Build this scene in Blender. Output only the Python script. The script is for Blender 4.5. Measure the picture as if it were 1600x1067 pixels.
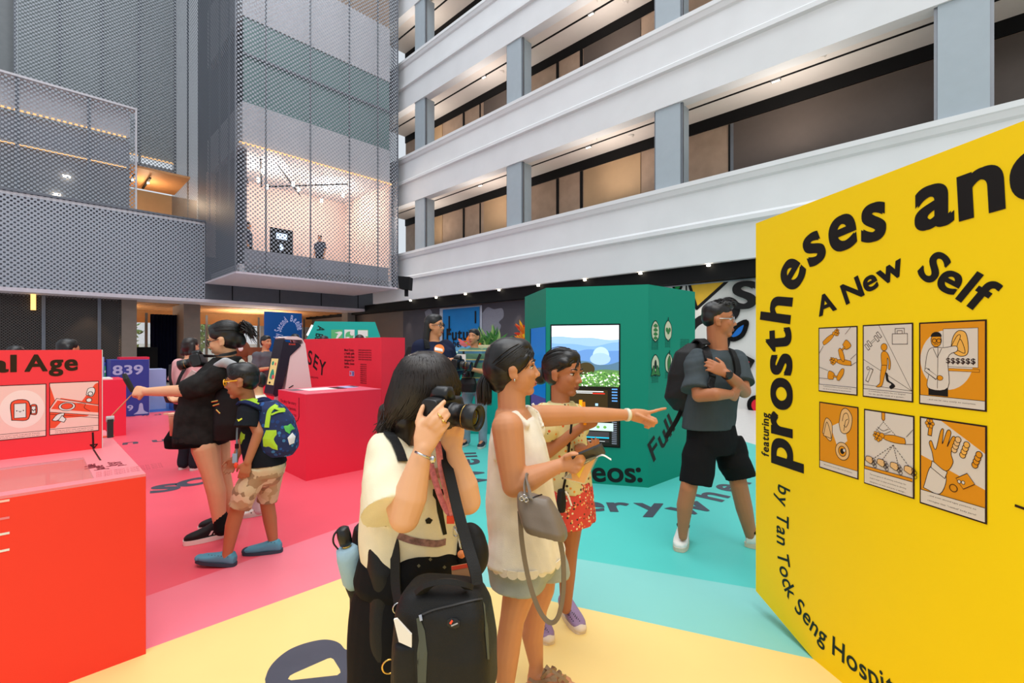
import bpy, bmesh, math, random
import numpy as np
from mathutils import Vector, Matrix, noise

for _o in list(bpy.data.objects):
    bpy.data.objects.remove(_o, do_unlink=True)
scn = bpy.context.scene
COL = scn.collection
random.seed(7)
RNG = np.random.default_rng(5)

# ---------------------------------------------------------------- camera, world, lights, exposure
EYE = 1.45          # eye height of the photographer, metres
FPX = 735.0         # focal length in pixels of the 1600 px frame
HOR = 541.0         # horizon row
cam_d = bpy.data.cameras.new('view_camera')
cam = bpy.data.objects.new('view_camera', cam_d)
COL.objects.link(cam)
cam_d.sensor_width = 36.0
cam_d.lens = FPX / 1600 * 36
cam_d.shift_y = (HOR - 533.5) / 1600
cam_d.clip_start = 0.05
cam_d.clip_end = 300
cam.location = (0, 0, EYE)
cam.rotation_euler = (math.radians(90), 0, 0)
scn.camera = cam

scn.view_settings.view_transform = 'Standard'
scn.view_settings.look = 'None'
scn.view_settings.gamma = 1
scn.view_settings.use_curve_mapping = False
scn.view_settings.exposure = 0.22

world = bpy.data.worlds.new('daylight')
scn.world = world
world.use_nodes = True
_nt = world.node_tree
_bg = _nt.nodes['Background']
_bg.inputs[0].default_value = (0.86, 0.93, 1.0, 1)
_bg.inputs[1].default_value = 0.70

def area(name, loc, rot, sx, sy, power, col):
    d = bpy.data.lights.new(name, 'AREA')
    d.shape = 'RECTANGLE'; d.size = sx; d.size_y = sy; d.energy = power; d.color = col
    o = bpy.data.objects.new(name, d); COL.objects.link(o)
    o.location = loc; o.rotation_euler = rot
    return o
# the glazed atrium roof, 24 m up
area('skylight', (-1.0, 8.0, 24.0), (0, 0, math.radians(46)), 16, 24, 3300, (0.95, 0.97, 1.0))
# the glazed roof bay over the exhibition floor, behind the viewpoint
area('skylight_bay', (0.5, -3.0, 12.0), (math.radians(22), 0, math.radians(10)), 9, 6, 620, (1.0, 0.96, 0.90))

# ---------------------------------------------------------------- geometry helpers
U = Vector((0.696, 0.718, 0)).normalized()      # building axis running away to the right
V = Vector((-0.718, 0.696, 0)).normalized()     # building axis running away to the left
Z = Vector((0, 0, 1))

def P(px, py, Y):
    return Vector(((px - 800) / FPX * Y, Y, EYE - (py - HOR) / FPX * Y))
def G(px, py, z=0.0):
    Y = FPX * (EYE - z) / (py - HOR)
    return Vector(((px - 800) / FPX * Y, Y, z))
def ray(px, py):
    return Vector(((px - 800) / FPX, 1.0, -(py - HOR) / FPX))
def PL(px, py, o, n):
    d = ray(px, py); c = Vector((0, 0, EYE))
    t = (o - c).dot(n) / d.dot(n)
    return c + d * t
def catmull(pts, n=8):
    pts = [Vector(p) for p in pts]
    if len(pts) < 3: return pts
    q = [pts[0] * 2 - pts[1]] + pts + [pts[-1] * 2 - pts[-2]]
    out = []
    for i in range(1, len(q) - 2):
        for k in range(n):
            t = k / n
            a, b, c, d = q[i-1], q[i], q[i+1], q[i+2]
            out.append(0.5 * ((2*b) + (c-a)*t + (2*a-5*b+4*c-d)*t*t + (3*b-a-3*c+d)*t*t*t))
    out.append(pts[-1])
    return out
def frame_of(d):
    d = Vector(d).normalized()
    a = Vector((0, 0, 1)) if abs(d.z) < 0.9 else Vector((1, 0, 0))
    x = d.cross(a).normalized()
    return x, x.cross(d).normalized(), d

# ---------------------------------------------------------------- materials
def lin(c):
    c = c / 255.0
    return c / 12.92 if c <= 0.04045 else ((c + 0.055) / 1.055) ** 2.4
def rgb(c):
    return (lin(c[0]), lin(c[1]), lin(c[2]), 1)
MATS = {}
def mat(name, c, rough=0.6, spec=0.3, metal=0.0, var=0.04, scale=6.0, emit=0.0, bump=0.0, bscale=60.0, sub=0.0, ecol=None):
    if name in MATS: return MATS[name]
    m = bpy.data.materials.new(name); m.use_nodes = True
    nt = m.node_tree; b = nt.nodes['Principled BSDF']
    col = rgb(c)
    b.inputs['Base Color'].default_value = col
    b.inputs['Roughness'].default_value = rough
    b.inputs['Specular IOR Level'].default_value = spec
    b.inputs['Metallic'].default_value = metal
    tc = nt.nodes.new('ShaderNodeTexCoord')
    if var > 0:
        nz = nt.nodes.new('ShaderNodeTexNoise'); nz.inputs['Scale'].default_value = scale; nz.inputs['Detail'].default_value = 4
        rp = nt.nodes.new('ShaderNodeMapRange')
        rp.inputs[1].default_value = 0.3; rp.inputs[2].default_value = 0.7
        rp.inputs[3].default_value = 1 - var; rp.inputs[4].default_value = 1 + var
        mx = nt.nodes.new('ShaderNodeMix'); mx.data_type = 'RGBA'; mx.blend_type = 'MULTIPLY'; mx.inputs[0].default_value = 1
        mx.inputs[6].default_value = col
        nt.links.new(tc.outputs['Object'], nz.inputs['Vector'])
        nt.links.new(nz.outputs['Fac'], rp.inputs[0]); nt.links.new(rp.outputs[0], mx.inputs[7])
        nt.links.new(mx.outputs[2], b.inputs['Base Color'])
    if bump > 0:
        n2 = nt.nodes.new('ShaderNodeTexNoise'); n2.inputs['Scale'].default_value = bscale; n2.inputs['Detail'].default_value = 3
        bp = nt.nodes.new('ShaderNodeBump'); bp.inputs['Strength'].default_value = bump; bp.inputs['Distance'].default_value = 0.01
        nt.links.new(tc.outputs['Object'], n2.inputs['Vector'])
        nt.links.new(n2.outputs['Fac'], bp.inputs['Height']); nt.links.new(bp.outputs[0], b.inputs['Normal'])
    if sub > 0:
        b.inputs['Subsurface Weight'].default_value = sub
        b.inputs['Subsurface Radius'].default_value = (0.01, 0.004, 0.002)
        b.inputs['Subsurface Scale'].default_value = 1.0
    if emit > 0:
        b.inputs['Emission Color'].default_value = rgb(ecol or c)
        b.inputs['Emission Strength'].default_value = emit
    MATS[name] = m
    return m

# ---------------------------------------------------------------- mesh builder
class MB:
    def __init__(s): s.v = []; s.f = []; s.m = []; s.mats = []
    def mi(s, m):
        if m not in s.mats: s.mats.append(m)
        return s.mats.index(m)
    def add(s, vs, fs, m=None):
        o = len(s.v); s.v.extend([tuple(x) for x in vs])
        k = s.mi(m) if m is not None else 0
        for f in fs: s.f.append(tuple(i + o for i in f)); s.m.append(k)
        return s
    def poly(s, pts, m=None): return s.add(pts, [tuple(range(len(pts)))], m)
    def prism(s, pts, d, m=None):
        d = Vector(d); n = len(pts); pts = [Vector(p) for p in pts]
        vs = pts + [p + d for p in pts]
        nrm = Vector((0, 0, 0))
        for i in range(n): nrm += pts[i].cross(pts[(i+1) % n])
        fs = [tuple(range(n))[::-1], tuple(range(n, 2*n))] + [(i, (i+1) % n, n + (i+1) % n, n + i) for i in range(n)]
        if nrm.dot(d) < 0: fs = [f[::-1] for f in fs]
        return s.add(vs, fs, m)
    def box(s, o, a, b, c, m=None):
        o = Vector(o); a = Vector(a); b = Vector(b)
        return s.prism([o, o + a, o + a + b, o + b], c, m)
    def cbox(s, c, sx, sy, sz, m=None, ex=Vector((1,0,0)), ey=Vector((0,1,0)), ez=Vector((0,0,1))):
        c = Vector(c)
        return s.box(c - ex*sx/2 - ey*sy/2 - ez*sz/2, ex*sx, ey*sy, ez*sz, m)
    def tube(s, pts, r, m=None, n=8, cap=True, flat=None):
        """round tube along pts; r number or list; flat=(w,t,up) makes a strap"""
        pts = [Vector(p) for p in pts]
        if not isinstance(r, (list, tuple)): r = [r] * len(pts)
        vs = []; fs = []
        prev = None
        for i, p in enumerate(pts):
            t = (pts[min(i+1, len(pts)-1)] - pts[max(i-1, 0)])
            if t.length < 1e-9: t = Vector((0, 0, 1))
            t.normalize()
            if flat is not None:
                y = Vector(flat[2]); y = (y - t * y.dot(t))
                if y.length < 1e-6: y = frame_of(t)[0]
                y.normalize(); x = t.cross(y)
                w, h = flat[0] / 2 * r[i], flat[1] / 2
                for a, b in ((-1,-1),(1,-1),(1,1),(-1,1)): vs.append(p + x*w*a + y*h*b)
            else:
                if prev is None: x = frame_of(t)[0]
                else:
                    x = prev - t * prev.dot(t)
                    x = x.normalized() if x.length > 1e-6 else frame_of(t)[0]
                prev = x; y = t.cross(x)
                for k in range(n):
                    a = 2*math.pi*k/n
                    vs.append(p + (x*math.cos(a) + y*math.sin(a)) * r[i])
        nn = 4 if flat is not None else n
        for i in range(len(pts) - 1):
            for k in range(nn):
                a = i*nn + k; b = i*nn + (k+1) % nn
                fs.append((a, b, b + nn, a + nn))
        if cap:
            fs.append(tuple(range(nn))[::-1]); fs.append(tuple(range((len(pts)-1)*nn, len(pts)*nn)))
        return s.add(vs, fs, m)
    def strap(s, pts, w, t, up, m=None): return s.tube(pts, 1.0, m, flat=(w, t, up))
    def lathe(s, prof, o, m=None, axis=Z, n=20):
        """prof list of (radius, height)"""
        x, y, d = frame_of(axis); o = Vector(o)
        vs = []; fs = []
        for (r, h) in prof:
            for k in range(n):
                a = 2*math.pi*k/n
                vs.append(o + d*h + (x*math.cos(a) + y*math.sin(a)) * max(r, 1e-4))
        for i in range(len(prof)-1):
            for k in range(n):
                a = i*n + k; b = i*n + (k+1) % n
                fs.append((a, a + n, b + n, b))
        fs.append(tuple(range(n))); fs.append(tuple(range((len(prof)-1)*n, len(prof)*n))[::-1])
        return s.add(vs, fs, m)
    # closed organic primitives -------------------------------------------------
    def cap(s, p, q, r1, r2, m=None, n=14):
        p = Vector(p); q = Vector(q); d = q - p
        if d.length < 1e-6: d = Vector((0, 0, 1e-4))
        L = d.length
        x, y, d = frame_of(d)
        prof = []
        for k in range(0, 6):
            a = math.pi/2 * (1 - k/5.0)
            prof.append((r1*math.cos(a), -r1*math.sin(a)))
        for k in range(0, 6):
            a = math.pi/2 * (k/5.0)
            prof.append((r2*math.cos(a), L + r2*math.sin(a)))
        vs = []; fs = []
        for r, h in prof:
            for k in range(n):
                a = 2*math.pi*k/n
                vs.append(p + d*h + (x*math.cos(a) + y*math.sin(a)) * max(r, 1e-4))
        for i in range(len(prof)-1):
            for k in range(n):
                a = i*n + k; b = i*n + (k+1) % n
                fs.append((a, b, b + n, a + n))
        fs.append(tuple(range(n))[::-1]); fs.append(tuple(range((len(prof)-1)*n, len(prof)*n)))
        return s.add(vs, fs, m)
    def chain(s, pts, rs, m=None, n=14):
        for i in range(len(pts)-1): s.cap(pts[i], pts[i+1], rs[i], rs[i+1], m, n)
        return s
    def ell(s, c, rx, ry, rz, ex=Vector((1,0,0)), ey=Vector((0,1,0)), ez=Vector((0,0,1)), m=None, n=20, k=12):
        c = Vector(c); vs = []; fs = []
        for i in range(k+1):
            th = math.pi * i / k
            for j in range(n):
                ph = 2*math.pi*j/n
                s_ = max(math.sin(th), 1e-3)
                vs.append(c + ex*(rx*s_*math.cos(ph)) + ey*(ry*s_*math.sin(ph)) - ez*(rz*math.cos(th)))
        hand = ex.cross(ey).dot(ez) > 0
        for i in range(k):
            for j in range(n):
                a = i*n + j; b = i*n + (j+1) % n
                fs.append((a, b, b+n, a+n) if hand else (a, a+n, b+n, b))
        return s.add(vs, fs, m)
    def loft(s, secs, ex, ey, m=None, n=28, pw=2.4):
        """secs: (centre, rx, ry) superellipse rings; ex, ey horizontal axes (or per section 4th/5th)"""
        vs = []; fs = []
        for sec in secs:
            c, rx, ry = Vector(sec[0]), sec[1], sec[2]
            ax = sec[3] if len(sec) > 3 else ex
            ay = sec[4] if len(sec) > 4 else ey
            for j in range(n):
                a = 2*math.pi*j/n
                ca, sa = math.cos(a), math.sin(a)
                vs.append(c + ax*(rx*math.copysign(abs(ca)**(2/pw), ca)) + ay*(ry*math.copysign(abs(sa)**(2/pw), sa)))
        for i in range(len(secs)-1):
            for j in range(n):
                a = i*n+j; b = i*n+(j+1) % n
                fs.append((a, b, b+n, a+n))
        fs.append(tuple(range(n))[::-1]); fs.append(tuple(range((len(secs)-1)*n, len(secs)*n)))
        return s.add(vs, fs, m)
    # ---------------------------------------------------------------------------
    def build(s, name, m=None, parent=None, smooth=False, fixn=False):
        me = bpy.data.meshes.new(name)
        vs = s.v
        org = parent['_org'] if (parent is not None and '_org' in parent.keys()) else None
        if org is not None:
            vs = [(a - org[0], b - org[1], c - org[2]) for a, b, c in vs]
        me.from_pydata(vs, [], s.f)
        if m is not None and not s.mats: me.materials.append(m)
        for k in s.mats: me.materials.append(k if k is not None else m)
        if s.mats:
            me.polygons.foreach_set('material_index', s.m)
        if fixn:
            bm = bmesh.new(); bm.from_mesh(me); bmesh.ops.recalc_face_normals(bm, faces=bm.faces); bm.to_mesh(me); bm.free()
        if smooth: me.polygons.foreach_set('use_smooth', [True]*len(me.polygons))
        me.update()
        o = bpy.data.objects.new(name, me); COL.objects.link(o)
        if parent is not None: o.parent = parent
        if org is not None: o['_org'] = list(org)
        return o
    def fuse(s, name, m, parent=None, vox=0.006, smooth_it=4, wrinkle=None, sm=0.5):
        """one continuous surface out of overlapping closed volumes"""
        o = s.build(name + '_raw', m if not s.mats else None, None)
        r = o.modifiers.new('r', 'REMESH'); r.mode = 'VOXEL'; r.voxel_size = vox; r.use_smooth_shade = True
        if smooth_it:
            k = o.modifiers.new('s', 'SMOOTH'); k.factor = sm; k.iterations = smooth_it
        dg = bpy.context.evaluated_depsgraph_get()
        me = bpy.data.meshes.new_from_object(o.evaluated_get(dg))
        bpy.data.objects.remove(o, do_unlink=True)
        me.name = name
        nv = len(me.vertices)
        co = np.empty(nv*3); me.vertices.foreach_get('co', co); co = co.reshape(-1, 3)
        if wrinkle is not None and nv:
            nr = np.empty(nv*3); me.vertices.foreach_get('normal', nr); nr = nr.reshape(-1, 3)
            co = co + nr * wrinkle(co)[:, None]
        org = parent['_org'] if (parent is not None and '_org' in parent.keys()) else None
        if org is not None: co = co - np.array(list(org))
        me.vertices.foreach_set('co', co.ravel())
        me.materials.clear(); me.materials.append(m)
        me.polygons.foreach_set('use_smooth', [True]*len(me.polygons))
        me.update()
        q = bpy.data.objects.new(name, me); COL.objects.link(q)
        if parent is not None: q.parent = parent
        if org is not None: q['_org'] = list(org)
        return q

def folds(amp, k=22.0, d=(0.3, 0.2, 1.0), seed=0, fine=0.35):
    d = np.array(d, float); d /= np.linalg.norm(d)
    rg = np.random.default_rng(seed)
    A = rg.normal(size=(4, 3)); A /= np.linalg.norm(A, axis=1)[:, None]
    ph = rg.uniform(0, 6.28, 8)
    def f(co):
        w = np.sin(co @ A[0] * 9 + ph[0]) * 1.6 + np.sin(co @ A[1] * 15 + ph[1]) * 0.9
        a = np.sin(co @ d * k + w * 1.7 + ph[2])
        b = np.sin(co @ (A[2]) * k * 1.7 + w * 2 + ph[3])
        mask = 0.5 + 0.5*np.sin(co @ A[3] * 7 + ph[4])
        return amp * (np.sign(a)*np.abs(a)**1.5 * mask + fine * b * (1-mask))
    return f

def thing(name, label, cat, loc, group=None):
    o = bpy.data.objects.new(name, None); COL.objects.link(o)
    o.empty_display_size = 0.1
    o.location = loc; o['_org'] = list(loc)
    o['label'] = label; o['category'] = cat
    if group: o['group'] = group
    return o
def tag(o, label, cat, group=None):
    o['label'] = label; o['category'] = cat
    if group: o['group'] = group
    return o
def structure(o): o['kind'] = 'structure'; return o
def single(name, mb, m, label, cat, group=None, smooth=False, loc=None):
    """a thing that is one mesh, its origin at loc"""
    if loc is None:
        xs = np.array(mb.v); loc = ((xs[:,0].min()+xs[:,0].max())/2, (xs[:,1].min()+xs[:,1].max())/2, xs[:,2].min())
    me_v = mb.v; mb.v = [(a-loc[0], b-loc[1], c-loc[2]) for a, b, c in me_v]
    o = mb.build(name, m, None, smooth); o.location = loc
    return tag(o, label, cat, group)
def copy_tree(o, parent=None):
    c = o.copy(); COL.objects.link(c)
    if parent is not None: c.parent = parent
    for ch in list(o.children): copy_tree(ch, c)
    return c

# ---------------------------------------------------------------- lettering
_G = {}
def glyph(ch, bold):
    key = (ch, bold)
    if key in _G: return _G[key]
    cu = bpy.data.curves.new('g', 'FONT'); cu.body = ch; cu.size = 1.0; cu.fill_mode = 'FRONT'; cu.resolution_u = 8
    cu.offset = 0.028 * bold
    o = bpy.data.objects.new('g', cu); COL.objects.link(o)
    dg = bpy.context.evaluated_depsgraph_get()
    me = bpy.data.meshes.new_from_object(o.evaluated_get(dg))
    bpy.data.objects.remove(o, do_unlink=True); bpy.data.curves.remove(cu)
    vs = [(v.co.x, v.co.y) for v in me.vertices]; fs = [tuple(p.vertices) for p in me.polygons]
    bpy.data.meshes.remove(me)
    if vs:
        x0 = min(v[0] for v in vs); x1 = max(v[0] for v in vs)
        vs = [(a - x0, b) for a, b in vs]; w = x1 - x0
    else: w = 0.22
    _G[key] = (vs, fs, w)
    return _G[key]
CAPH = 0.73   # cap height of the built-in face at size 1
def put_glyph(mb, ch, o, ex, ey, m, bold=1.0):
    vs, fs, w = glyph(ch, min(bold, 0.5))
    if not vs: return w
    d = 0.028*max(bold - 0.5, 0); n = ex.cross(ey).normalized()
    for i, (dx, dy) in enumerate(((0, 0), (d, d*0.7), (-d, -d*0.7), (d, -d*0.7), (-d, d*0.7)) if d > 0 else ((0, 0),)):
        q = o + n*(0.00005*i); mb.add([q + ex*(a+dx) + ey*(b+dy) for a, b in vs], fs, m)
    return w
def line_text(mb, txt, o, ex, ey, size, m, bold=1.0, gap=0.09, squeeze=1.0, fit=None):
    ws = [glyph(c, min(bold, 0.5))[2] if c != ' ' else 0.2 for c in txt]
    tot = sum(ws) + gap*(len(txt)-1)
    if fit: squeeze = fit / (tot*size)
    x = 0
    for c, w in zip(txt, ws):
        if c != ' ': put_glyph(mb, c, o + ex*(x*size*squeeze), ex*size*squeeze, ey*size, m, bold)
        x += w + gap
    return tot*size*squeeze
def path_text(mb, txt, pts, n, size, m, bold=1.0, gap=0.1, fit=True, sizes=None, up=None):
    """letters along a 3-D polyline lying in a plane with normal n (towards the reader)"""
    pts = catmull(pts, 12)
    L = [0]
    for i in range(1, len(pts)): L.append(L[-1] + (pts[i]-pts[i-1]).length)
    def at(s):
        s = min(max(s, 0), L[-1]-1e-6)
        for i in range(1, len(L)):
            if L[i] >= s:
                t = (s - L[i-1]) / max(L[i]-L[i-1], 1e-9)
                return pts[i-1].lerp(pts[i], t), (pts[i]-pts[i-1]).normalized()
    ws = [glyph(c, min(bold, 0.5))[2] if c != ' ' else 0.24 for c in txt]
    tot = sum(ws) + gap*(len(txt)-1)
    k = L[-1] / (tot*size) if fit else 1.0
    x = 0
    for c, w in zip(txt, ws):
        if c != ' ':
            mid, t = at((x + w/2)*size*k)
            ey = n.cross(t).normalized()
            put_glyph(mb, c, mid - t*(w/2*size*min(k, 1.15)), t*size*min(k, 1.15), ey*size, m, bold)
        x += w + gap

class Canvas:
    """a printed sheet: layered flat shapes on a plane. coordinates 0..1 across and up"""
    def __init__(s, o, ex, ey, n, step=0.00004, mb=None, base=0.0):
        s.o = Vector(o); s.ex = Vector(ex); s.ey = Vector(ey); s.n = Vector(n).normalized()
        s.step = step; s.k = 0; s.mb = mb or MB(); s.base = base
        s.asp = s.ex.length / s.ey.length
    def pt(s, x, y): return s.o + s.ex*x + s.ey*y + s.n*(s.base + s.k*s.step)
    def poly(s, pts, m): s.k += 1; s.mb.poly([s.pt(*p) for p in pts], m); return s
    def rect(s, x0, y0, x1, y1, m): return s.poly([(x0,y0),(x1,y0),(x1,y1),(x0,y1)], m)
    def disc(s, cx, cy, rx, ry, m, n=28, a0=0, a1=2*math.pi, rot=0):
        pts = []
        for i in range(n + (0 if a1-a0 > 6.28 else 1)):
            a = a0 + (a1-a0)*i/n
            x, y = rx*math.cos(a), ry*math.sin(a)*1.0
            xr = x*math.cos(rot) - y/s.asp*math.sin(rot)
            yr = x*s.asp*math.sin(rot) + y*math.cos(rot)
            pts.append((cx+xr, cy+yr))
        return s.poly(pts, m)
    def line(s, pts, w, m, closed=False):
        """w: width as a fraction of the sheet height"""
        s.k += 1
        H = s.ey.length
        if closed: pts = list(pts) + [pts[0]]
        for i in range(len(pts)-1):
            a = s.pt(*pts[i]); b = s.pt(*pts[i+1]); d = b - a
            if d.length < 1e-7: continue
            t = s.n.cross(d).normalized() * (w*H/2); e = d.normalized()*(w*H/2)*0.6
            s.mb.poly([a-e-t, b+e-t, b+e+t, a-e+t], m)
        return s
    def blob(s, pts, m, out=None, w=0.012, closed=True):
        q = [Vector((a, b, 0)) for a, b in pts]
        c = catmull(q + [q[0]], 5)[:-1] if closed else catmull(q, 5)
        c = [(v.x, v.y) for v in c]
        if m is not None: s.poly(c, m)
        if out is not None: s.line(c, w, out, closed)
        return s
    def ring(s, cx, cy, rx, ry, m, w=0.012, n=28, a0=0, a1=2*math.pi):
        full = a1-a0 > 6.28
        return s.line([(cx+rx*math.cos(a0+(a1-a0)*i/n), cy+ry*math.sin(a0+(a1-a0)*i/n)) for i in range(n + (0 if full else 1))], w, m, full)
    def text(s, txt, x, y, h, m, bold=0.6, fit=None):
        s.k += 1
        line_text(s.mb, txt, s.pt(x, y), s.ex.normalized(), s.ey.normalized(), h*s.ey.length/CAPH, m, bold, fit=(fit*s.ex.length if fit else None))
        return s
# ================================================================ the setting
M_black = mat('black paint', (14, 14, 15), 0.7, 0.2)
M_ink = mat('black print', (22, 20, 20), 0.55, 0.25, var=0)
M_white = mat('white print', (236, 232, 226), 0.6, 0.2, var=0.01)
M_plaster = mat('white plaster', (216, 218, 219), 0.75, 0.2, var=0.03, scale=1.2, bump=0.05, bscale=9)
M_colblue = mat('blue grey column paint', (160, 171, 178), 0.6, 0.3, var=0.02)
M_wood = mat('pale oak panel', (166, 142, 122), 0.5, 0.3, var=0.10, scale=3)
M_woodd = mat('brown panel', (88, 78, 72), 0.5, 0.3, var=0.03)
M_warm = mat('amber glass room', (176, 146, 112), 0.5, 0.3, var=0.15, scale=0.7)
M_ceil = mat('corridor ceiling paint', (226, 220, 214), 0.8, 0.1, var=0.01)
M_lamp = mat('lamp glow', (255, 240, 215), emit=9.0, var=0)
M_led = mat('warm light strip', (255, 196, 130), emit=0.8, var=0)
M_alu = mat('grey metal', (120, 124, 130), 0.4, 0.5, 0.6)
M_glass = None
def glass_mat(name, tint, alpha, rough=0.05):
    m = bpy.data.materials.new(name); m.use_nodes = True
    nt = m.node_tree; b = nt.nodes['Principled BSDF']; out = nt.nodes['Material Output']
    b.inputs['Base Color'].default_value = rgb(tint); b.inputs['Roughness'].default_value = rough
    tr = nt.nodes.new('ShaderNodeBsdfTransparent'); mx = nt.nodes.new('ShaderNodeMixShader')
    mx.inputs[0].default_value = alpha
    nt.links.new(tr.outputs[0], mx.inputs[1]); nt.links.new(b.outputs[0], mx.inputs[2]); nt.links.new(mx.outputs[0], out.inputs[0])
    return m
M_clear = glass_mat('clear glass', (215, 228, 232), 0.14)

# ---- floor and the coloured sheets on it
def floor_mat_(): 
    m = mat('pale terrazzo', (214, 210, 206), 0.35, 0.4, var=0.05, scale=14)
    return m
mb = MB(); mb.box((-40, -12, -0.2), (70, 0, 0), (0, 70, 0), (0, 0, 0.2))
structure(mb.build('floor', floor_mat_()))

SHEETS = []
def sheet(name, pts, z, m, label):
    SHEETS.append(1)
    mb = MB(); mb.prism([Vector((p.x, p.y, z)) for p in pts], (0, 0, 0.0018 - 0.0002*len(SHEETS)))
    return single(name, mb, m, label, 'floor covering')
def vinyl(n, c): return mat(n, c, 0.42, 0.35, var=0.02, scale=2.5, bump=0.01, bscale=30)
M_fy = vinyl('yellow vinyl', (244, 212, 136)); M_fr = vinyl('red vinyl', (238, 90, 106)); M_fp = vinyl('pink vinyl', (240, 126, 142))
M_ft = vinyl('teal vinyl', (84, 196, 187)); M_flt = vinyl('pale aqua vinyl', (134, 204, 198)); M_fb = vinyl('blue vinyl', (40, 92, 170))
apex = G(597, 881)
A1 = G(228, 1015); A0 = apex + (A1 - apex).normalized()*7          # yellow / pink edge
B1 = G(1270, 1030); B0 = apex + (B1 - apex).normalized()*9         # yellow / aqua edge
sheet('floor_covering', [apex, A0, Vector((-5, -6, 0)), Vector((8, -6, 0)), B0], 0.0, M_fy, 'pale yellow floor vinyl printed with one big dark grey letter')
c1 = G(228, 932); c2 = G(560, 815); c0 = c1 + (c1 - c2)*1.4
div = (G(672, 650) - apex).normalized()
def meet(p, d, q, e):
    k = ((q.x-p.x)*e.y - (q.y-p.y)*e.x) / (d.x*e.y - d.y*e.x)
    return p + d*k
c3 = meet(c2, (c2-c1).normalized(), apex, div)
far = apex + div*16
sheet('floor_covering', [apex, c3, c0, A0], 0.0, M_fp, 'pink strip of floor vinyl between the red and the yellow')
blu1 = G(198, 647); blu2 = G(282, 641)
bd = (blu2 - blu1).normalized()
bl = blu1 - bd*8; br = meet(blu1, bd, apex, div)
sheet('floor_covering', [c3, br, bl, c0], 0.0, M_fr, 'coral red floor vinyl with dark letters around the red counters')
sheet('floor_covering', [br, br + Vector((0.5, 3.2, 0)), bl + Vector((-0.5, 3.2, 0)), bl], 0.0, M_fb, 'bright blue floor vinyl around the numbered blue blocks')
t1 = G(753, 848); t2 = G(1182, 920); td = (t2 - t1).normalized()
t0 = meet(t1, td, apex, div); t3 = t2 + td*5
sheet('floor_covering', [apex, B0, t3, t0], 0.0, M_flt, 'pale aqua strip of floor vinyl beside the yellow')
w1 = G(1168, 691); w2 = G(1181, 695); wd = (w2 - w1).normalized()
sheet('floor_covering', [t0, t3, w1 + wd*5, w1 - wd*3.2, apex + div*6.4, ], 0.0, M_ft, 'turquoise floor vinyl with curved dark lettering round the green booth')

FN = Vector((0, 0, 1))
M_fink = mat('dark grey floor print', (72, 74, 86), 0.5, 0.3, var=0.06, scale=8)
def floor_words(name, label, jobs):
    mb = MB()
    for txt, pts, size, bold, fit in jobs:
        path_text(mb, txt, [G(*p) + Vector((0, 0, 0.003)) for p in pts], FN, size, M_fink, bold, 0.1, fit)
    return single(name, mb, M_fink, label, 'floor lettering')
floor_words('floor_lettering', 'curved dark lettering reading every where on the turquoise floor',
            [('every', [(800, 789), (850, 793), (905, 797), (950, 799), (1000, 800), (1046, 801)], 0.50, 0.9, True),
             ('where', [(1052, 806), (1100, 799), (1135, 779), (1168, 758), (1196, 738)], 0.47, 0.9, True)])
mb = MB()
for txt, p0, p1, size in (('Well', (764, 762), (742, 707), 0.42),):
    a = G(*p0); b = G(*p1); t = (b - a).normalized()
    path_text(mb, txt, [a + Vector((0, 0, 0.003)), b + Vector((0, 0, 0.003))], FN, 0.55, M_fink, 0.9, 0.1, True)
single('floor_lettering', mb, M_fink, 'sideways dark word on the turquoise floor behind the photographer in the cream shirt', 'floor lettering')
floor_words('floor_lettering', 'dark letters s and o on the red floor behind the bare legs',
            [('so', [(236, 771), (270, 766), (300, 760), (345, 748)], 0.62, 1.0, True)])
floor_words('floor_lettering', 'small dark letters on the red floor between the red counter and the black tote bag',
            [('in ur', [(178, 697), (205, 694), (240, 691), (285, 686)], 0.40, 1.0, True)])
floor_words('floor_lettering', 'thin line of dark letters along the edge of the red floor by the blue blocks',
            [('a n d i n', [(200, 651), (240, 649), (285, 645)], 0.26, 1.0, True)])
floor_words('floor_lettering', 'short column of small dark letters on the red floor beside the bare knees',
            [('list', [(300, 722), (303, 708), (297, 697)], 0.2, 1.0, True)])
# the large grey letter on the yellow
Ly = lambda x, y: G(x, y) + Vector((0, 0, 0.003))
outer = [(414,1062),(420,1046),(432,1031),(450,1017),(470,1008),(492,1002),(508,1000),(522,1002),(532,1007),(539,1015),(548,1016),(562,1011),(590,1003),(640,1000),(690,1010),(720,1040),(700,1090),(620,1120),(520,1130),(450,1115),(420,1090)]
oc = [ (v.x, v.y) for v in catmull([Vector((a,b,0)) for a,b in outer] + [Vector((414,1062,0))], 4)[:-1]]
mb = MB(); mb.poly([Ly(*p) for p in oc][::-1], M_fink)
inner = [(450,1062),(453,1057),(460,1053),(512,1030),(517,1029),(521,1031),(531,1047),(532,1052),(527,1056),(455,1064)]
mb.poly([Ly(*p) + Vector((0,0,0.0006)) for p in inner][::-1], M_fy)
single('floor_lettering', mb, M_fink, 'huge dark grey letter printed on the yellow floor', 'floor lettering')

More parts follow.
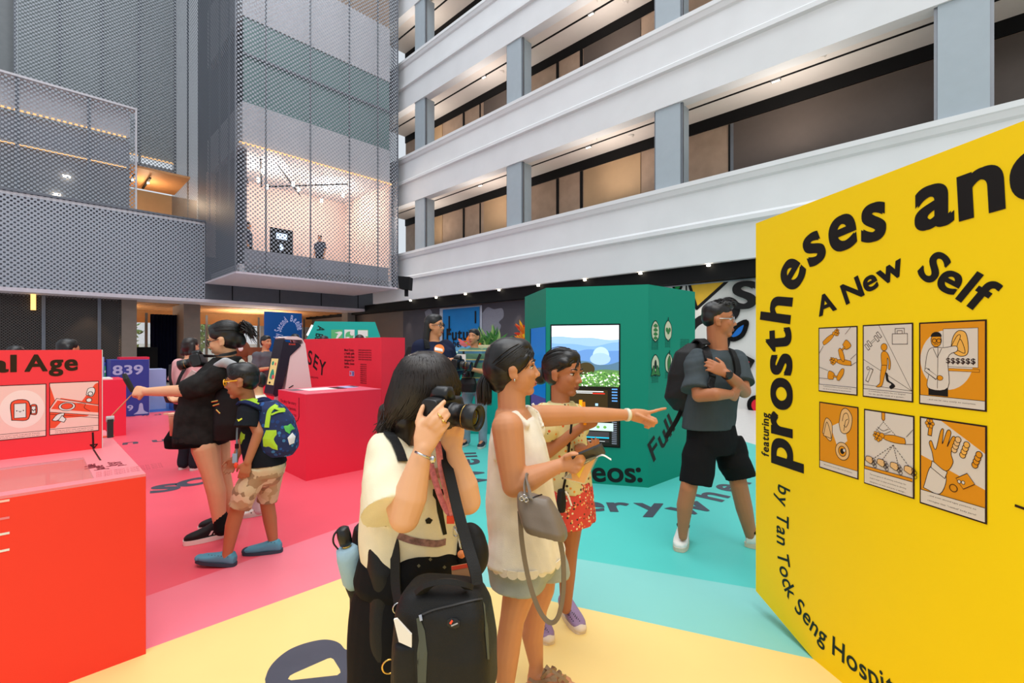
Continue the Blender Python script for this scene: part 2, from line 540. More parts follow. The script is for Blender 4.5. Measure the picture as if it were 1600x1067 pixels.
# ---- the white facade on the right: plane at distance 11 along U
def RF(s, d, z): return U*d + V*s + Vector((0, 0, z))
def extr_d(mb, prof, s0, s1, m):      # profile in (d, z), extruded along V
    mb.prism([RF(s0, d, z) for d, z in prof], V*(s1-s0), m)
S0, S1 = -10.0, 19.5
for k in range(5):
    zb = 3.38 + 4.0*k
    mb = MB()
    h = 1.96
    prof = [(11.32, zb), (11.0, zb), (10.985, zb+0.80), (10.90, zb+0.83), (10.90, zb+0.93), (10.985, zb+1.0), (11.0, zb+h-0.26),
            (10.95, zb+h-0.22), (10.91, zb+h-0.12), (10.89, zb+h-0.1), (10.89, zb+h), (11.32, zb+h)]
    extr_d(mb, prof, S0, S1, M_plaster)
    w = structure(mb.build('wall_right' if k == 0 else 'wall_right.%03d' % k, M_plaster))
    if k > 0:
        for j in range(-2, 4):
            s = 0.06 + 5.28*j
            cm = MB(); cm.box(RF(s-0.32, 11.04, zb-2.05), V*0.64, U*0.5, (0, 0, 2.06), M_colblue)
            structure(cm.build('column', M_colblue, w))
            fm = MB(); fm.box(RF(s-0.37, 11.08, zb-2.05), V*0.05, U*0.06, (0, 0, 2.05)); fm.box(RF(s+0.32, 11.08, zb-2.05), V*0.05, U*0.06, (0, 0, 2.05))
            structure(fm.build('glazing_post', M_alu, w))
    # corridor: ceiling, slots, back wall
    if k < 4:
        cz = zb + 4.0 + 0.17
        mb = MB(); mb.box(RF(S0, 11.1, cz), V*(S1-S0), U*1.9, (0, 0, 0.12))
        ce = structure(mb.build('ceiling' if k == 0 else 'ceiling.%03d' % k, M_ceil))
        mb = MB()
        for d, wd_ in ((11.36, 0.055), (11.86, 0.075)):
            mb.box(RF(S0, d, cz-0.006), V*(S1-S0), U*wd_, (0, 0, 0.004))
        structure(mb.build('light_slot', M_black, ce))
        mb = MB()
        zf = zb + 0.95
        mb.box(RF(S0, 11.1, zf-0.15), V*(S1-S0), U*1.9, (0, 0, 0.15))
        structure(mb.build('floor.%03d' % (k+1), M_ceil))
        bw = MB()
        bw.box(RF(S0, 12.74, zf), V*(S1-S0), U*0.15, (0, 0, cz-zf), M_wood)
        bo = structure(bw.build('wall_corridor' if k == 0 else 'wall_corridor.%03d' % k, M_wood))
        pn = MB()
        pn.box(RF(S0, 12.70, cz-0.31), V*(S1-S0), U*0.04, (0, 0, 0.31), M_black)
        for (a, b, mm) in ((-8, 0.2, M_woodd), (0.2, 4.35, M_woodd), (4.35, 4.43, M_alu), (4.43, 4.48, M_black), (7.0, 9.05, M_warm if k != 1 else M_woodd), (9.1, 9.2, M_black), (10.1, 10.2, M_black),
                           (11.9, 13.9, M_warm if k == 0 else M_woodd), (14.1, 14.15, M_black), (15.1, 15.2, M_black), (16.6, 18.4, M_warm)):
            pn.box(RF(a, 12.71, zf), V*(b-a), U*0.03, (0, 0, cz-0.33-zf), mm)
        structure(pn.build('door_panelling', M_wood, bo))
        # lamps of the corridor
        for (s, d) in ((2.9, 12.1), (7.6, 12.1), (12.6, 11.9), (16.6, 11.9)):
            L = bpy.data.lights.new('corridor_lamp', 'AREA'); L.size = 0.4; L.energy = 22; L.color = (1.0, 0.88, 0.78); L.shape = 'DISK'
            lo = bpy.data.objects.new('corridor_lamp', L); COL.objects.link(lo); lo.location = RF(s, 11.7, zb + 2.6); lo.rotation_euler = (math.radians(180), 0, 0)
            lo.parent = None
lamp_places = [(3.15, 11.90, 0), (8.3, 11.90, 0), (13.2, 11.90, 0), (8.2, 11.90, 1), (13.0, 11.90, 1), (3.6, 11.9, 1)]
for n_, (s, d, k) in enumerate(lamp_places):
    cz = 3.38 + 4.0*k + 4.17
    mb = MB(); mb.box(RF(s-0.10, d-0.035, cz-0.05), V*0.2, U*0.07, (0, 0, 0.05), M_alu); mb.box(RF(s-0.08, d-0.025, cz-0.055), V*0.16, U*0.05, (0, 0, 0.006), M_lamp)
    single('ceiling_light', mb, M_lamp, 'small lit lamp in the %s gallery ceiling slot, %s' % (['first', 'second'][k], ['bay of dark wall panels', 'bay with the glazed room', 'bay near the metal mesh'][[0,1,2,1,2,0][n_]]), 'light', 'gallery ceiling lamps')
# small smoke detectors on the corridor ceilings
for n_, (s, d, k, wh) in enumerate(((2.2, 11.6, 0, 'of the first gallery near the wide column'), (7.0, 12.15, 0, 'of the first gallery over the oak panels'), (7.9, 11.62, 0, 'of the first gallery next to the lamp'), (7.2, 12.2, 1, 'of the second gallery, bigger round one'), (7.7, 11.6, 1, 'of the second gallery, small one'), (12.3, 12.15, 1, 'of the second gallery in the narrow bay'))):
    cz = 3.38 + 4.0*k + 4.17
    mb = MB(); mb.lathe([(0.09, 0), (0.085, -0.03), (0.05, -0.06)], RF(s, d, cz), M_ceil)
    single('smoke_detector', mb, mat('detector plastic', (150, 140, 130)), 'round detector on the ceiling ' + wh, 'smoke detector', 'gallery detectors')

# ground floor wall under the facade, with the black band
M_wallg = mat('taupe wall', (112, 98, 90), 0.6, 0.2, var=0.02)
M_walld = mat('dark slate wall', (76, 74, 80), 0.6, 0.2, var=0.02)
mb = MB(); mb.box(RF(S0, 11.5, 0), V*(36-S0), U*0.3, (0, 0, 3.02), M_wallg)
structure(mb.build('wall_gallery', M_wallg))
mb = MB(); mb.box(RF(S0, 11.16, 3.0), V*(36-S0), U*0.6, (0, 0, 0.385), M_black)
structure(mb.build('trim_band', M_black))
for n_ in range(11):
    s = -0.9 + 1.75*n_
    mb = MB(); mb.lathe([(0.045, 0.0), (0.045, 0.03), (0.02, 0.05)], RF(s, 11.08, 3.32), M_lamp, n=12)
    single('downlight', mb, M_lamp, 'tiny lit spot under the lowest white balcony above the black band', 'light', 'spots under the lowest balcony')

# added frame standing for the skylight reflected in the top gallery glass
mb = MB()
zt = 13.4
for j in range(22):
    s = -2 + j*1.0
    mb.tube([RF(s, 11.6, zt+0.2), RF(s, 15.2, zt+3.2)], 0.07, M_woodd, n=6)
for j in range(6):
    q = j/5
    mb.tube([RF(-2, 11.6+3.6*q, zt+0.2+3*q), RF(19, 11.6+3.6*q, zt+0.2+3*q)], 0.06, M_woodd, n=6)
structure(mb.build('window_skylight_reflection', M_woodd))

# ---- the grey mesh building on the left
CB = Vector((-8.86, 15.07, 0))
def LB(k, m, z): return CB + U*k + V*m + Vector((0, 0, z))
def mesh_mat(name, axis, c, cell=0.115, solid=0.62):
    m = bpy.data.materials.new(name); m.use_nodes = True
    nt = m.node_tree; b = nt.nodes['Principled BSDF']; out = nt.nodes['Material Output']
    b.inputs['Base Color'].default_value = rgb(c); b.inputs['Roughness'].default_value = 0.45; b.inputs['Metallic'].default_value = 0.25
    geo = nt.nodes.new('ShaderNodeNewGeometry')
    dt = nt.nodes.new('ShaderNodeVectorMath'); dt.operation = 'DOT_PRODUCT'; dt.inputs[1].default_value = axis
    nt.links.new(geo.outputs['Position'], dt.inputs[0])
    sp = nt.nodes.new('ShaderNodeSeparateXYZ'); nt.links.new(geo.outputs['Position'], sp.inputs[0])
    def mth(op, a=None, bb=None, va=None, vb=None):
        n = nt.nodes.new('ShaderNodeMath'); n.operation = op
        if a is not None: nt.links.new(a, n.inputs[0])
        if va is not None: n.inputs[0].default_value = va
        if bb is not None: nt.links.new(bb, n.inputs[1])
        if vb is not None: n.inputs[1].default_value = vb
        return n.outputs[0]
    w = 2*math.pi
    sx = mth('SINE', mth('MULTIPLY', dt.outputs['Value'], vb=math.pi/(cell*0.62)))
    sz = mth('SINE', mth('MULTIPLY', sp.outputs['Z'], vb=math.pi/(cell*0.62)))
    pr = mth('MULTIPLY', sx, sz)
    hole = mth('GREATER_THAN', pr, vb=solid - 0.16)
    tr = nt.nodes.new('ShaderNodeBsdfTransparent'); mx = nt.nodes.new('ShaderNodeMixShader')
    nt.links.new(hole, mx.inputs[0]); nt.links.new(b.outputs[0], mx.inputs[1]); nt.links.new(tr.outputs[0], mx.inputs[2])
    nt.links.new(mx.outputs[0], out.inputs[0])
    return m
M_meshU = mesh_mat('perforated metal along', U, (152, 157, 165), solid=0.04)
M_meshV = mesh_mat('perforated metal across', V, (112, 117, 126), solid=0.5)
M_meshP = mesh_mat('perforated metal parapet', U, (158, 163, 172), solid=0.42)
M_post = mat('mesh post metal', (106, 110, 118), 0.5, 0.4, 0.3)
M_slab = mat('light slab edge', (206, 204, 208), 0.7, 0.2)
M_gglass = mat('green tinted glazing', (108, 138, 136), 0.25, 0.5, var=0.06, scale=0.5)
M_back = mat('grey backing panel', (138, 142, 150), 0.7, 0.2)
M_soff = mat('pale soffit paint', (206, 196, 202), 0.7, 0.2)
M_roomp = mat('pale room wall', (222, 202, 194), 0.8, 0.1)
ZT = 26.0
# box: mesh skin
KW = 5.97
mb = MB(); mb.poly([LB(0,0,3.86), LB(KW,0,3.86), LB(KW,0,ZT), LB(0,0,ZT)], M_meshU)
box = structure(mb.build('wall_mesh_box', M_meshU))
mb = MB(); mb.poly([LB(0,9.5,6.1), LB(0,3.7,6.1), LB(0,3.7,3.86), LB(0,0,3.86), LB(0,0,ZT), LB(0,9.5,ZT)], M_meshV)
structure(mb.build('mesh_side', M_meshV, box))
mb = MB(); mb.poly([LB(KW,0,3.86), LB(KW,5,3.86), LB(KW,5,ZT), LB(KW,0,ZT)], M_meshV)
structure(mb.build('mesh_end', M_meshV, box))
for k in (0.0, 0.93, 2.42, 3.9, 5.1, KW):
    p = MB(); p.cbox(LB(k, 0.0 if k in (0.0, KW) else 0.06, 3.86 + (ZT-3.86)/2), 0.045, 0.04, ZT-3.86, M_post, U, V)
    structure(p.build('mesh_post', M_post if 0 < k < KW else mat('bright edge metal', (190, 194, 202), 0.4, 0.4, 0.3), box))
for m_ in (1.0, 2.1, 3.4, 5.0, 6.8):
    p = MB(); p.cbox(LB(0.08, m_, 6.1 + (ZT-6.1)/2), 0.04, 0.10, ZT-6.1, M_post, U, V)
    structure(p.build('mesh_post', M_post, box))
# underside and interior of the box
mb = MB(); mb.box(LB(0, 0, 3.80), U*KW, V*5.0, (0,0,0.06)); structure(mb.build('ceiling_box_soffit', M_soff))
ins = MB()
ins.box(LB(0.35, 0.30, 3.86), U*(KW-0.6), V*0.12, (0,0,0.82), M_back)          # low wall
ins.box(LB(0.2, 0.3, 3.86), U*(KW-0.3), V*4.5, (0,0,0.3), M_slab)               # floor
ins.box(LB(0.2, 4.3, 4.1), U*(KW-0.3), V*0.1, (0,0,4.1), M_roomp)               # back wall
ins.box(LB(KW-0.15, 0.4, 4.1), U*0.1, V*4.0, (0,0,4.1), M_roomp)
ins.box(LB(0.3, 0.35, 8.2), U*(KW-0.45), V*4.3, (0,0,1.35), M_slab)             # slab
ins.box(LB(0.35, 0.40, 9.55), U*(KW-0.5), V*0.1, (0,0,2.85), M_gglass)          # glazing
ins.box(LB(0.3, 0.35, 12.4), U*(KW-0.45), V*4.3, (0,0,2.2), M_slab)
ins.box(LB(0.35, 0.40, 14.6), U*(KW-0.5), V*0.1, (0,0,3), M_wood)
ins.box(LB(0.3, 0.30, 11.1), U*(KW-0.45), V*0.06, (0,0,0.07), M_post)
ins.box(LB(0.5, 0.9, 3.9), U*0.1, V*6, (0,0,14), mat('grey core wall', (96, 98, 106), 0.8))
structure(ins.build('floor_slabs', M_slab, box))
mb = MB(); mb.box(LB(0.2, 0.28, 8.13), U*(KW-0.3), V*0.05, (0,0,0.05), M_led); structure(mb.build('light_strip', M_led, box))
mb = MB()
for a, b in (((1.0, 0.8), (2.0, 3.8)), ((2.2, 3.6), (4.3, 1.0)), ((1.6, 0.9), (3.6, 3.9)), ((0.8, 2.0), (1.5, 3.8))):
    mb.tube([LB(a[0], a[1], 7.95), LB(b[0], b[1], 7.95)], 0.03, M_black, n=6)
structure(mb.build('track_rail', M_black, box))
for n_, (k, m_) in enumerate(((1.3, 1.5), (1.5, 2.6), (2.0, 3.2), (3.0, 2.6), (3.7, 1.7), (2.6, 2.1), (4.6, 2.0), (4.3, 3.4), (0.9, 1.2))):
    mb = MB(); mb.lathe([(0.05, 0.0), (0.06, 0.1), (0.05, 0.16)], LB(k, m_, 7.72), M_lamp, n=10)
    single('track_spotlight', mb, M_lamp, 'small lit spot on the ceiling track of the room behind the metal mesh', 'light', 'track spots behind the mesh')
for (k, m_, z_, e) in ((1.6, 2.0, 7.4, 150), (4.2, 2.2, 7.4, 150), (2.5, 2.0, 16.0, 90)):
    L = bpy.data.lights.new('room_lamp', 'POINT'); L.energy = e; L.color = (1.0, 0.80, 0.66); L.shadow_soft_size = 0.3
    lo = bpy.data.objects.new('room_lamp', L); COL.objects.link(lo); lo.location = LB(k, m_, z_)
# the screen on a stand in that room
mb = MB(); mb.box(LB(1.6, 1.6, 4.9), U*0.8, V*0.08, (0,0,0.95), M_black)
mb.box(LB(1.8, 1.59, 5.45), U*0.38, V*0.01, (0,0,0.22), mat('pale screen glow', (200, 225, 255), emit=1.2)); mb.cbox(LB(2.0, 1.64, 4.5), 0.1, 0.06, 0.8, M_black, U, V)
mb.ell(LB(1.98, 1.59, 5.15), 0.07, 0.005, 0.12, U, V, Z, mat('pale screen glow', (200,225,255)))
single('display_screen', mb, M_black, 'dark display screen with pale picture in the room behind the mesh', 'screen')

# lower parapet block
mb = MB(); mb.poly([LB(-16,3.7,3.22), LB(0,3.7,3.22), LB(0,3.7,6.12), LB(-16,3.7,6.12)], M_meshP)
lp = structure(mb.build('wall_mesh_parapet', M_meshP))
mb = MB(); mb.box(LB(-16, 3.95, 3.22), U*16, V*0.2, (0,0,2.9), M_back); structure(mb.build('backing_panel', M_back, lp))
mb = MB(); mb.box(LB(-16, 3.66, 6.10), U*16, V*0.5, (0,0,0.06), M_post); structure(mb.build('coping', M_slab, lp))
for j in range(10):
    p = MB(); p.cbox(LB(-1.35 - 2.05*j, 3.76, 4.67), 0.10, 0.05, 2.88, M_post, U, V); structure(p.build('mesh_post', M_post, lp))
# slab edge running on behind the box and the soffit
mb = MB(); mb.box(LB(0, 3.7, 3.22), U*9, V*0.25, (0,0,1.6), mat('dark grey fascia panel', (84, 86, 92), 0.5)); fa = structure(mb.build('trim_fascia', M_post))
for j in range(5):
    p = MB(); p.box(LB(0.9+1.75*j, 3.68, 3.24), U*0.03, V*0.03, (0,0,1.5), M_black); structure(p.build('panel_joint', M_black, fa))
mb = MB(); mb.box(LB(-16, 3.7, 3.10), U*25.2, V*1.6, (0,0,0.12), M_soff); structure(mb.build('ceiling_soffit', M_soff))
M_slatw = mat('warm slatted ceiling', (196, 146, 96), 0.6, 0.2, var=0.05)
mb = MB()
for j in range(16):
    mb.box(LB(-16, 5.3+0.42*j, 3.14 - 0.04*(j % 2)), U*25.2, V*0.40, (0,0,0.12), M_slatw)
structure(mb.build('ceiling_slats', M_slatw))
# middle parapet block, back facade
mb = MB(); mb.poly([LB(-16,5.0,6.0), LB(-1.87,5.0,6.0), LB(-1.87,5.0,10.1), LB(-16,5.0,10.1)], M_meshU)
mp = structure(mb.build('wall_mesh_terrace', M_meshU))
mb = MB(); mb.box(LB(-16, 5.5, 6.0), U*14.0, V*0.2, (0,0,2.2), mat('grey backing low', (122,124,130),0.7)); mb.box(LB(-16, 5.45, 8.05), U*14.0, V*0.2, (0,0,1.0), M_back)
mb.box(LB(-16, 5.35, 9.15), U*14.0, V*0.2, (0,0,0.9), M_slab)
structure(mb.build('backing_panel', M_back, mp))
mb = MB(); mb.box(LB(-16, 5.3, 9.1), U*13.9, V*0.05, (0,0,0.045), M_led); mb.box(LB(-16, 5.4, 8.02), U*13.9, V*0.05, (0,0,0.035), M_led); structure(mb.build('light_strip', M_led, mp))
mb = MB(); mb.box(LB(-16, 4.97, 10.08), U*14.16, V*0.4, (0,0,0.07), M_slab); mb.cbox(LB(-1.87, 5.0, 8.05), 0.05, 0.05, 4.1, M_slab, U, V); structure(mb.build('coping', M_slab, mp))
for j in range(8):
    p = MB(); p.cbox(LB(-3.15 - 1.72*j, 5.06, 8.05), 0.09, 0.05, 4.1, M_post, U, V); structure(p.build('mesh_post', M_post, mp))
for n_, (k, z_) in enumerate(((-3.7, 7.3), (-3.95, 6.62), (-5.9, 7.55), (-5.8, 6.9))):
    mb = MB(); mb.cbox(LB(k, 5.42, z_), 0.2, 0.06, 0.06, M_lamp, U, V)
    single('wall_light', mb, M_lamp, 'small lit fitting glowing behind the mesh of the terrace wall', 'light', 'lit fittings behind the terrace mesh')
M_meshF = mesh_mat('perforated metal far', U, (152, 158, 164), solid=0.12)
mb = MB(); mb.poly([LB(-4.97,8.5,8.4), LB(0,8.5,8.4), LB(0,8.5,ZT), LB(-4.97,8.5,ZT)], M_meshF)
bf = structure(mb.build('wall_mesh_rear', M_meshF))
mb = MB(); mb.box(LB(-4.9, 8.9, 9.7), U*4.9, V*0.2, (0,0,9.0), mat('soft grey cladding', (150, 158, 160), 0.7)); mb.box(LB(-4.9, 8.9, 8.4), U*4.9, V*0.2, (0,0,1.0), M_back); mb.box(LB(-4.9, 9.4, 18.7), U*4.9, V*0.2, (0,0,6.0), M_woodd); structure(mb.build('backing_panel', M_back, bf))
mb = MB(); mb.box(LB(-4.9, 8.75, 9.62), U*4.9, V*0.05, (0,0,0.06), M_led); structure(mb.build('light_strip', M_led, bf))
for k in (-4.95, -3.75, -2.5, -1.3, -0.05):
    p = MB(); p.cbox(LB(k, 8.56, 8.4 + 8.8), 0.09, 0.05, 17.6, M_post, U, V); structure(p.build('mesh_post', M_post, bf))
mb = MB(); mb.box(LB(-16, 8.9, 5), U*11.0, V*0.2, (0,0,21)); structure(mb.build('wall_end', mat('plain grey wall', (134, 138, 140), 0.8)))
mb = MB(); mb.box(LB(-5, 6.0, 8.30), U*5.0, V*3.0, (0,0,0.08), mat('amber lit soffit', (206, 150, 100), 0.6)); structure(mb.build('ceiling_terrace', M_slatw))
mb = MB(); mb.box(LB(-16, 3.7, 6.0), U*16, V*5.3, (0,0,0.08)); structure(mb.build('floor_terrace', M_slab))
mb = MB(); mb.box(LB(-5, 9.6, 6.0), U*6.0, V*0.2, (0,0,2.4)); structure(mb.build('wall_terrace', M_warm))
for dk in (0.0, 0.5):
    mb = MB(); mb.box(LB(-1.75+dk, 6.6, 8.15), U*0.07, V*1.8, (0,0,0.05), M_black); mb.cbox(LB(-1.7+dk, 7.2, 8.12), 0.06, 0.12, 0.05, M_lamp, U, V)
    single('light_track', mb, M_black, 'black track with lit lamps on the amber terrace ceiling, %s' % ('nearer the terrace wall' if dk == 0 else 'nearer the mesh box'), 'light', 'terrace light tracks')
L = bpy.data.lights.new('terrace_lamp', 'POINT'); L.energy = 60; L.color = (1, 0.72, 0.45); L.shadow_soft_size = 0.2
lo = bpy.data.objects.new('terrace_lamp', L); COL.objects.link(lo); lo.location = LB(-1.2, 7.6, 7.7)

# ---- ground floor of the left building
def mesh_dark():
    return mesh_mat('dark mesh screen', U, (62, 57, 54), cell=0.07, solid=0.40)
mb = MB(); e0 = -9.0
pk = PL(213, 500, LB(0, 4.6, 0), V); pk_k = (pk - CB).dot(U)
mb.poly([LB(-14, 4.6, 0), LB(pk_k-0.35, 4.6, 0), LB(pk_k-0.35, 4.6, 3.1), LB(-14, 4.6, 3.1)], mesh_dark())
ds = structure(mb.build('wall_dark_screen', M_black))
mb = MB(); mb.box(LB(-14, 5.3, 0), U*(14+pk_k-0.2), V*0.2, (0,0,3.1), mat('dark brown backing', (50, 43, 40), 0.7)); structure(mb.build('backing_panel', M_woodd, ds))
mb = MB(); mb.box(LB(pk_k-0.42, 4.5, 0), U*0.42, V*0.9, (0,0,3.1), mat('brown grey pier', (126, 112, 102), 0.6)); structure(mb.build('pier', M_woodd, ds))
for xx in (68, 155):
    q = (PL(xx, 500, LB(0, 4.58, 0), V) - CB).dot(U)
    p = MB(); p.cbox(LB(q, 4.56, 1.55), 0.09, 0.06, 3.1, M_post, U, V); structure(p.build('mesh_post', M_woodd, ds))
L = bpy.data.lights.new('screen_lamp', 'SPOT'); L.energy = 130; L.color = (1, 0.7, 0.4); L.spot_size = 1.2; L.shadow_soft_size = 0.1
lo = bpy.data.objects.new('screen_lamp', L); COL.objects.link(lo); qq = (PL(140, 480, LB(0, 4.9, 0), V) - CB).dot(U); lo.location = LB(qq, 4.9, 3.0)
mb = MB(); q = (PL(52, 478, LB(0, 4.4, 0), V) - CB).dot(U)
mb.cbox(LB(q, 4.42, 2.85), 0.12, 0.05, 0.5, mat('amber lamp', (255, 200, 110), emit=1.6), U, V)
single('hanging_lamp', mb, M_led, 'slim vertical amber lamp hanging before the dark mesh screen', 'light')
# glazing at the back of the ground floor, bright street and trees beyond
mb = MB()
for j in range(10):
    mb.cbox(LB(-8+2.4*j, 10.5, 1.5), 0.1, 0.12, 3.0, M_alu, U, V)
mb.box(LB(-9, 10.45, 2.55), U*26, V*0.2, (0,0,0.6), M_slatw); mb.box(LB(-9, 10.45, 0), U*26, V*0.12, (0,0,0.25), M_alu)
structure(mb.build('window_1', M_alu))
mb = MB(); mb.box(LB(-9, 10.55, 0.25), U*26, V*0.02, (0,0,2.3), M_clear); structure(mb.build('window_2', M_clear))
c_l = (PL(284, 500, LB(0, 5.0, 0), V) - CB).dot(U); c_r = (PL(313, 500, LB(0, 5.0, 0), V) - CB).dot(U)
mb = MB(); mb.box(LB(c_r-0.55, 5.0, 0), U*0.55, V*2.0, (0,0,3.12)); structure(mb.build('column_ground', mat('brown grey pier', (126,112,102), 0.6)))
mb = MB(); mb.box(LB(6.3, 5.0, 0), U*0.4, V*0.6, (0,0,3.12)); structure(mb.build('column_ground.001', mat('grey pier', (120, 112, 106), 0.6)))
# dark blue curtain
M_navy = mat('navy curtain cloth', (14, 16, 38), 0.9, 0.1)
k0 = (PL(235, 540, LB(0, 6.2, 0), V) - CB).dot(U); k1 = (PL(289, 540, LB(0, 6.2, 0), V) - CB).dot(U)
pts = []
for i in range(60):
    t = i/59; pts.append(LB(k0 + (k1-k0)*t, 6.2 + 0.06*math.sin(t*60), 0))
mb = MB(); mb.prism(pts + [p + V*0.05 for p in pts[::-1]], (0,0,2.72), M_navy)
single('curtain', mb, M_navy, 'tall dark navy curtain hanging in the ground floor opening', 'curtain')
k2 = (PL(213, 540, LB(0, 6.0, 0), V) - CB).dot(U)
mb = MB(); mb.box(LB(k2-0.6, 6.0, 0), U*(k0-k2+0.8), V*0.3, (0,0,1.42), M_black)
single('partition', mb, M_black, 'low black partition beside the navy curtain', 'partition')
# trees outside
def tree(loc, h, r, n_, label, grp=None):
    t = thing('street_tree', label, 'tree', loc, grp)
    rg = np.random.default_rng(n_)
    mb = MB(); mb.tube([Vector(loc), Vector(loc) + Vector((0.1, 0, h*0.6))], [0.12, 0.07], n=8); mb.build('trunk', mat('bark', (90, 70, 55)), t)
    mb = MB()
    for i in range(500):
        p = rg.normal(size=3); p /= np.linalg.norm(p); p *= r*rg.uniform(0.55, 1.0)
        c = Vector(loc) + Vector((p[0], p[1], h*0.62 + p[2]*1.1)); a = Vector(rg.normal(size=3)).normalized(); b = a.orthogonal().normalized()
        s = r*0.14
        mb.poly([c - a*s, c + b*s*0.5, c + a*s, c - b*s*0.5])
    mb.build('foliage', mat('leaf green', (84, 128, 60), 0.6, 0.3, var=0.3, scale=3), t)
for n_, (k, mm, h, r, lb) in enumerate(((-1.5, 12.5, 3.2, 1.2, 'leafy green tree outside the glazing beyond the girl with the ponytail'), (2.2, 14, 3.6, 1.4, 'leafy green tree outside the glazing beside the blue curved panel'), (-5.5, 13, 3.4, 1.3, 'leafy green tree outside the glazing by the navy curtain'))):
    tree(LB(k, mm + 2.4, 0), h, r, n_, lb)
mb = MB(); mb.box(LB(-14, 18.5, 0), U*36, V*0.3, (0,0,1.6)); structure(mb.build('wall_street', mat('pale street wall', (200, 205, 205))))

for k_, m_, e_ in ((-3.5, 7.6, 190), (3.0, 7.4, 190)):  # fill lamps added to brighten the ground floor hall, no real fittings
    L = bpy.data.lights.new('hall_fill', 'AREA'); L.size = 2.5; L.energy = e_; L.color = (1.0, 0.86, 0.70)
    lo = bpy.data.objects.new('hall_fill', L); COL.objects.link(lo); lo.location = LB(k_, m_, 2.4); lo.rotation_euler = (math.radians(180), 0, 0)
area('street_fill', LB(-1, 15, 9), (0, 0, math.radians(46)), 22, 6, 1500, (0.95, 1.0, 1.0))  # area lamp added to brighten the street, standing in for open sky
# ================================================================ exhibits
M_yel = mat('yellow board paint', (255, 221, 0), 0.55, 0.3, var=0.015, scale=2)
M_yor = mat('amber print', (226, 148, 24), 0.6, 0.2, var=0)
M_ylo = mat('light amber print', (240, 180, 84), 0.6, 0.2, var=0)
M_skinp = mat('tan print', (232, 188, 130), 0.6, 0.2, var=0)
M_pap = mat('warm grey paper print', (222, 212, 204), 0.6, 0.2, var=0)
M_maroon = mat('dark brown print', (48, 26, 24), 0.6, 0.2, var=0)
M_dgreen = mat('dark green print', (20, 44, 40), 0.6, 0.2, var=0)

def plane_rect(pxs, o, n):
    """TL TR BR BL pixel corners on a plane -> (origin BL, ex, ey)"""
    h = Z.cross(n).normalized()
    q = [PL(x, y, o, n) - o for x, y in pxs]
    l = (q[0].dot(h) + q[3].dot(h))/2; r = (q[1].dot(h) + q[2].dot(h))/2
    t = (q[0].z + q[1].z)/2 ; b = (q[2].z + q[3].z)/2
    return o + h*l + Z*b, h*(r-l), Z*(t-b)

# ---- the big yellow board
YF = G(1272, 1031)
yd = Vector((-0.161, 0.987, 0)).normalized()          # towards its far edge
yn = Vector((-yd.y, yd.x, 0))                          # reader's side
if yn.x > 0: yn = -yn
YE = PL(1181, 923, YF, yn); YE0 = Vector((YE.x, YE.y, 0)); zt = PL(1178.5, 350, YF, yn).z
near = YF - yd*2.2
yb = thing('display_board', 'tall yellow display board with black lettering and six comic panels', 'display board', YF)
mb = MB()
mb.prism([YE0 + Z*YE.z, YE0 + Z*zt, near + Z*zt, near, YF], -yn*0.07, M_yel)
mb.build('board', M_yel, yb)
oY = YF + yn*0.0015
def yp(x, y): return PL(x, y, oY, yn)
mb = MB()
path_text(mb, 'prostheses and', [yp(*p) for p in ((1237,732),(1236.5,640),(1235.5,560),(1234,500),(1239,466),(1252,437),(1275,411),(1306,393),(1352,377),(1435,358),(1515,338),(1600,313),(1672,292))], yn, 0.302, M_ink, 1.1, 0.08, True)
mb.build('lettering', M_ink, yb)
mb = MB()
path_text(mb, 'A New', [yp(*p) for p in ((1280,494),(1306,483),(1334,469),(1360,454),(1388,440),(1415,425))], yn, 0.125, M_ink, 1.0, 0.07, True)
path_text(mb, 'Self', [yp(*p) for p in ((1432,425),(1450,441),(1478,456),(1502,471),(1530,489))], yn, 0.145, M_ink, 1.0, 0.07, True)
mb.build('lettering', M_ink, yb)
mb = MB()
path_text(mb, 'featuring', [yp(*p) for p in ((1201,714),(1201,646))], yn, 0.078, M_ink, 0.9, 0.09, True)
mb.build('lettering', M_ink, yb)
mb = MB()
path_text(mb, 'by Tan Tock Seng', [yp(*p) for p in ((1216,756),(1214,800),(1214,850),(1216,876),(1225,919),(1241,951),(1257,972),(1271,991),(1289,1010))], yn, 0.118, M_dgreen, 0.45, 0.1, True)  # dark green carries the teal floor's reflection in the letter colour
path_text(mb, 'Hospital', [yp(*p) for p in ((1300,1021),(1327,1043),(1360,1068),(1432,1112))], yn, 0.118, M_dgreen, 0.45, 0.1, True)
mb.build('lettering', M_ink, yb)
cv = Canvas(yp(1587,790), Z.cross(yn)*1.0, Z*1.0, yn)
cv.line([(0,0),(0.06,-0.006),(0.4,-0.01)], 0.008, M_maroon)
cv.mb.build('pointer_line', M_maroon, yb)
comics = [((1278,512),(1340,509),(1340,619),(1280,611)), ((1347,508),(1426,504),(1428,629),(1349,620)), ((1435,504),(1541,499),(1543,644),(1437,631)),
          ((1279,627),(1341,636),(1342,747),(1281,733)), ((1349,638),(1428,650),(1430,776),(1351,759)), ((1436,651),(1542,664),(1543,812),(1438,793))]
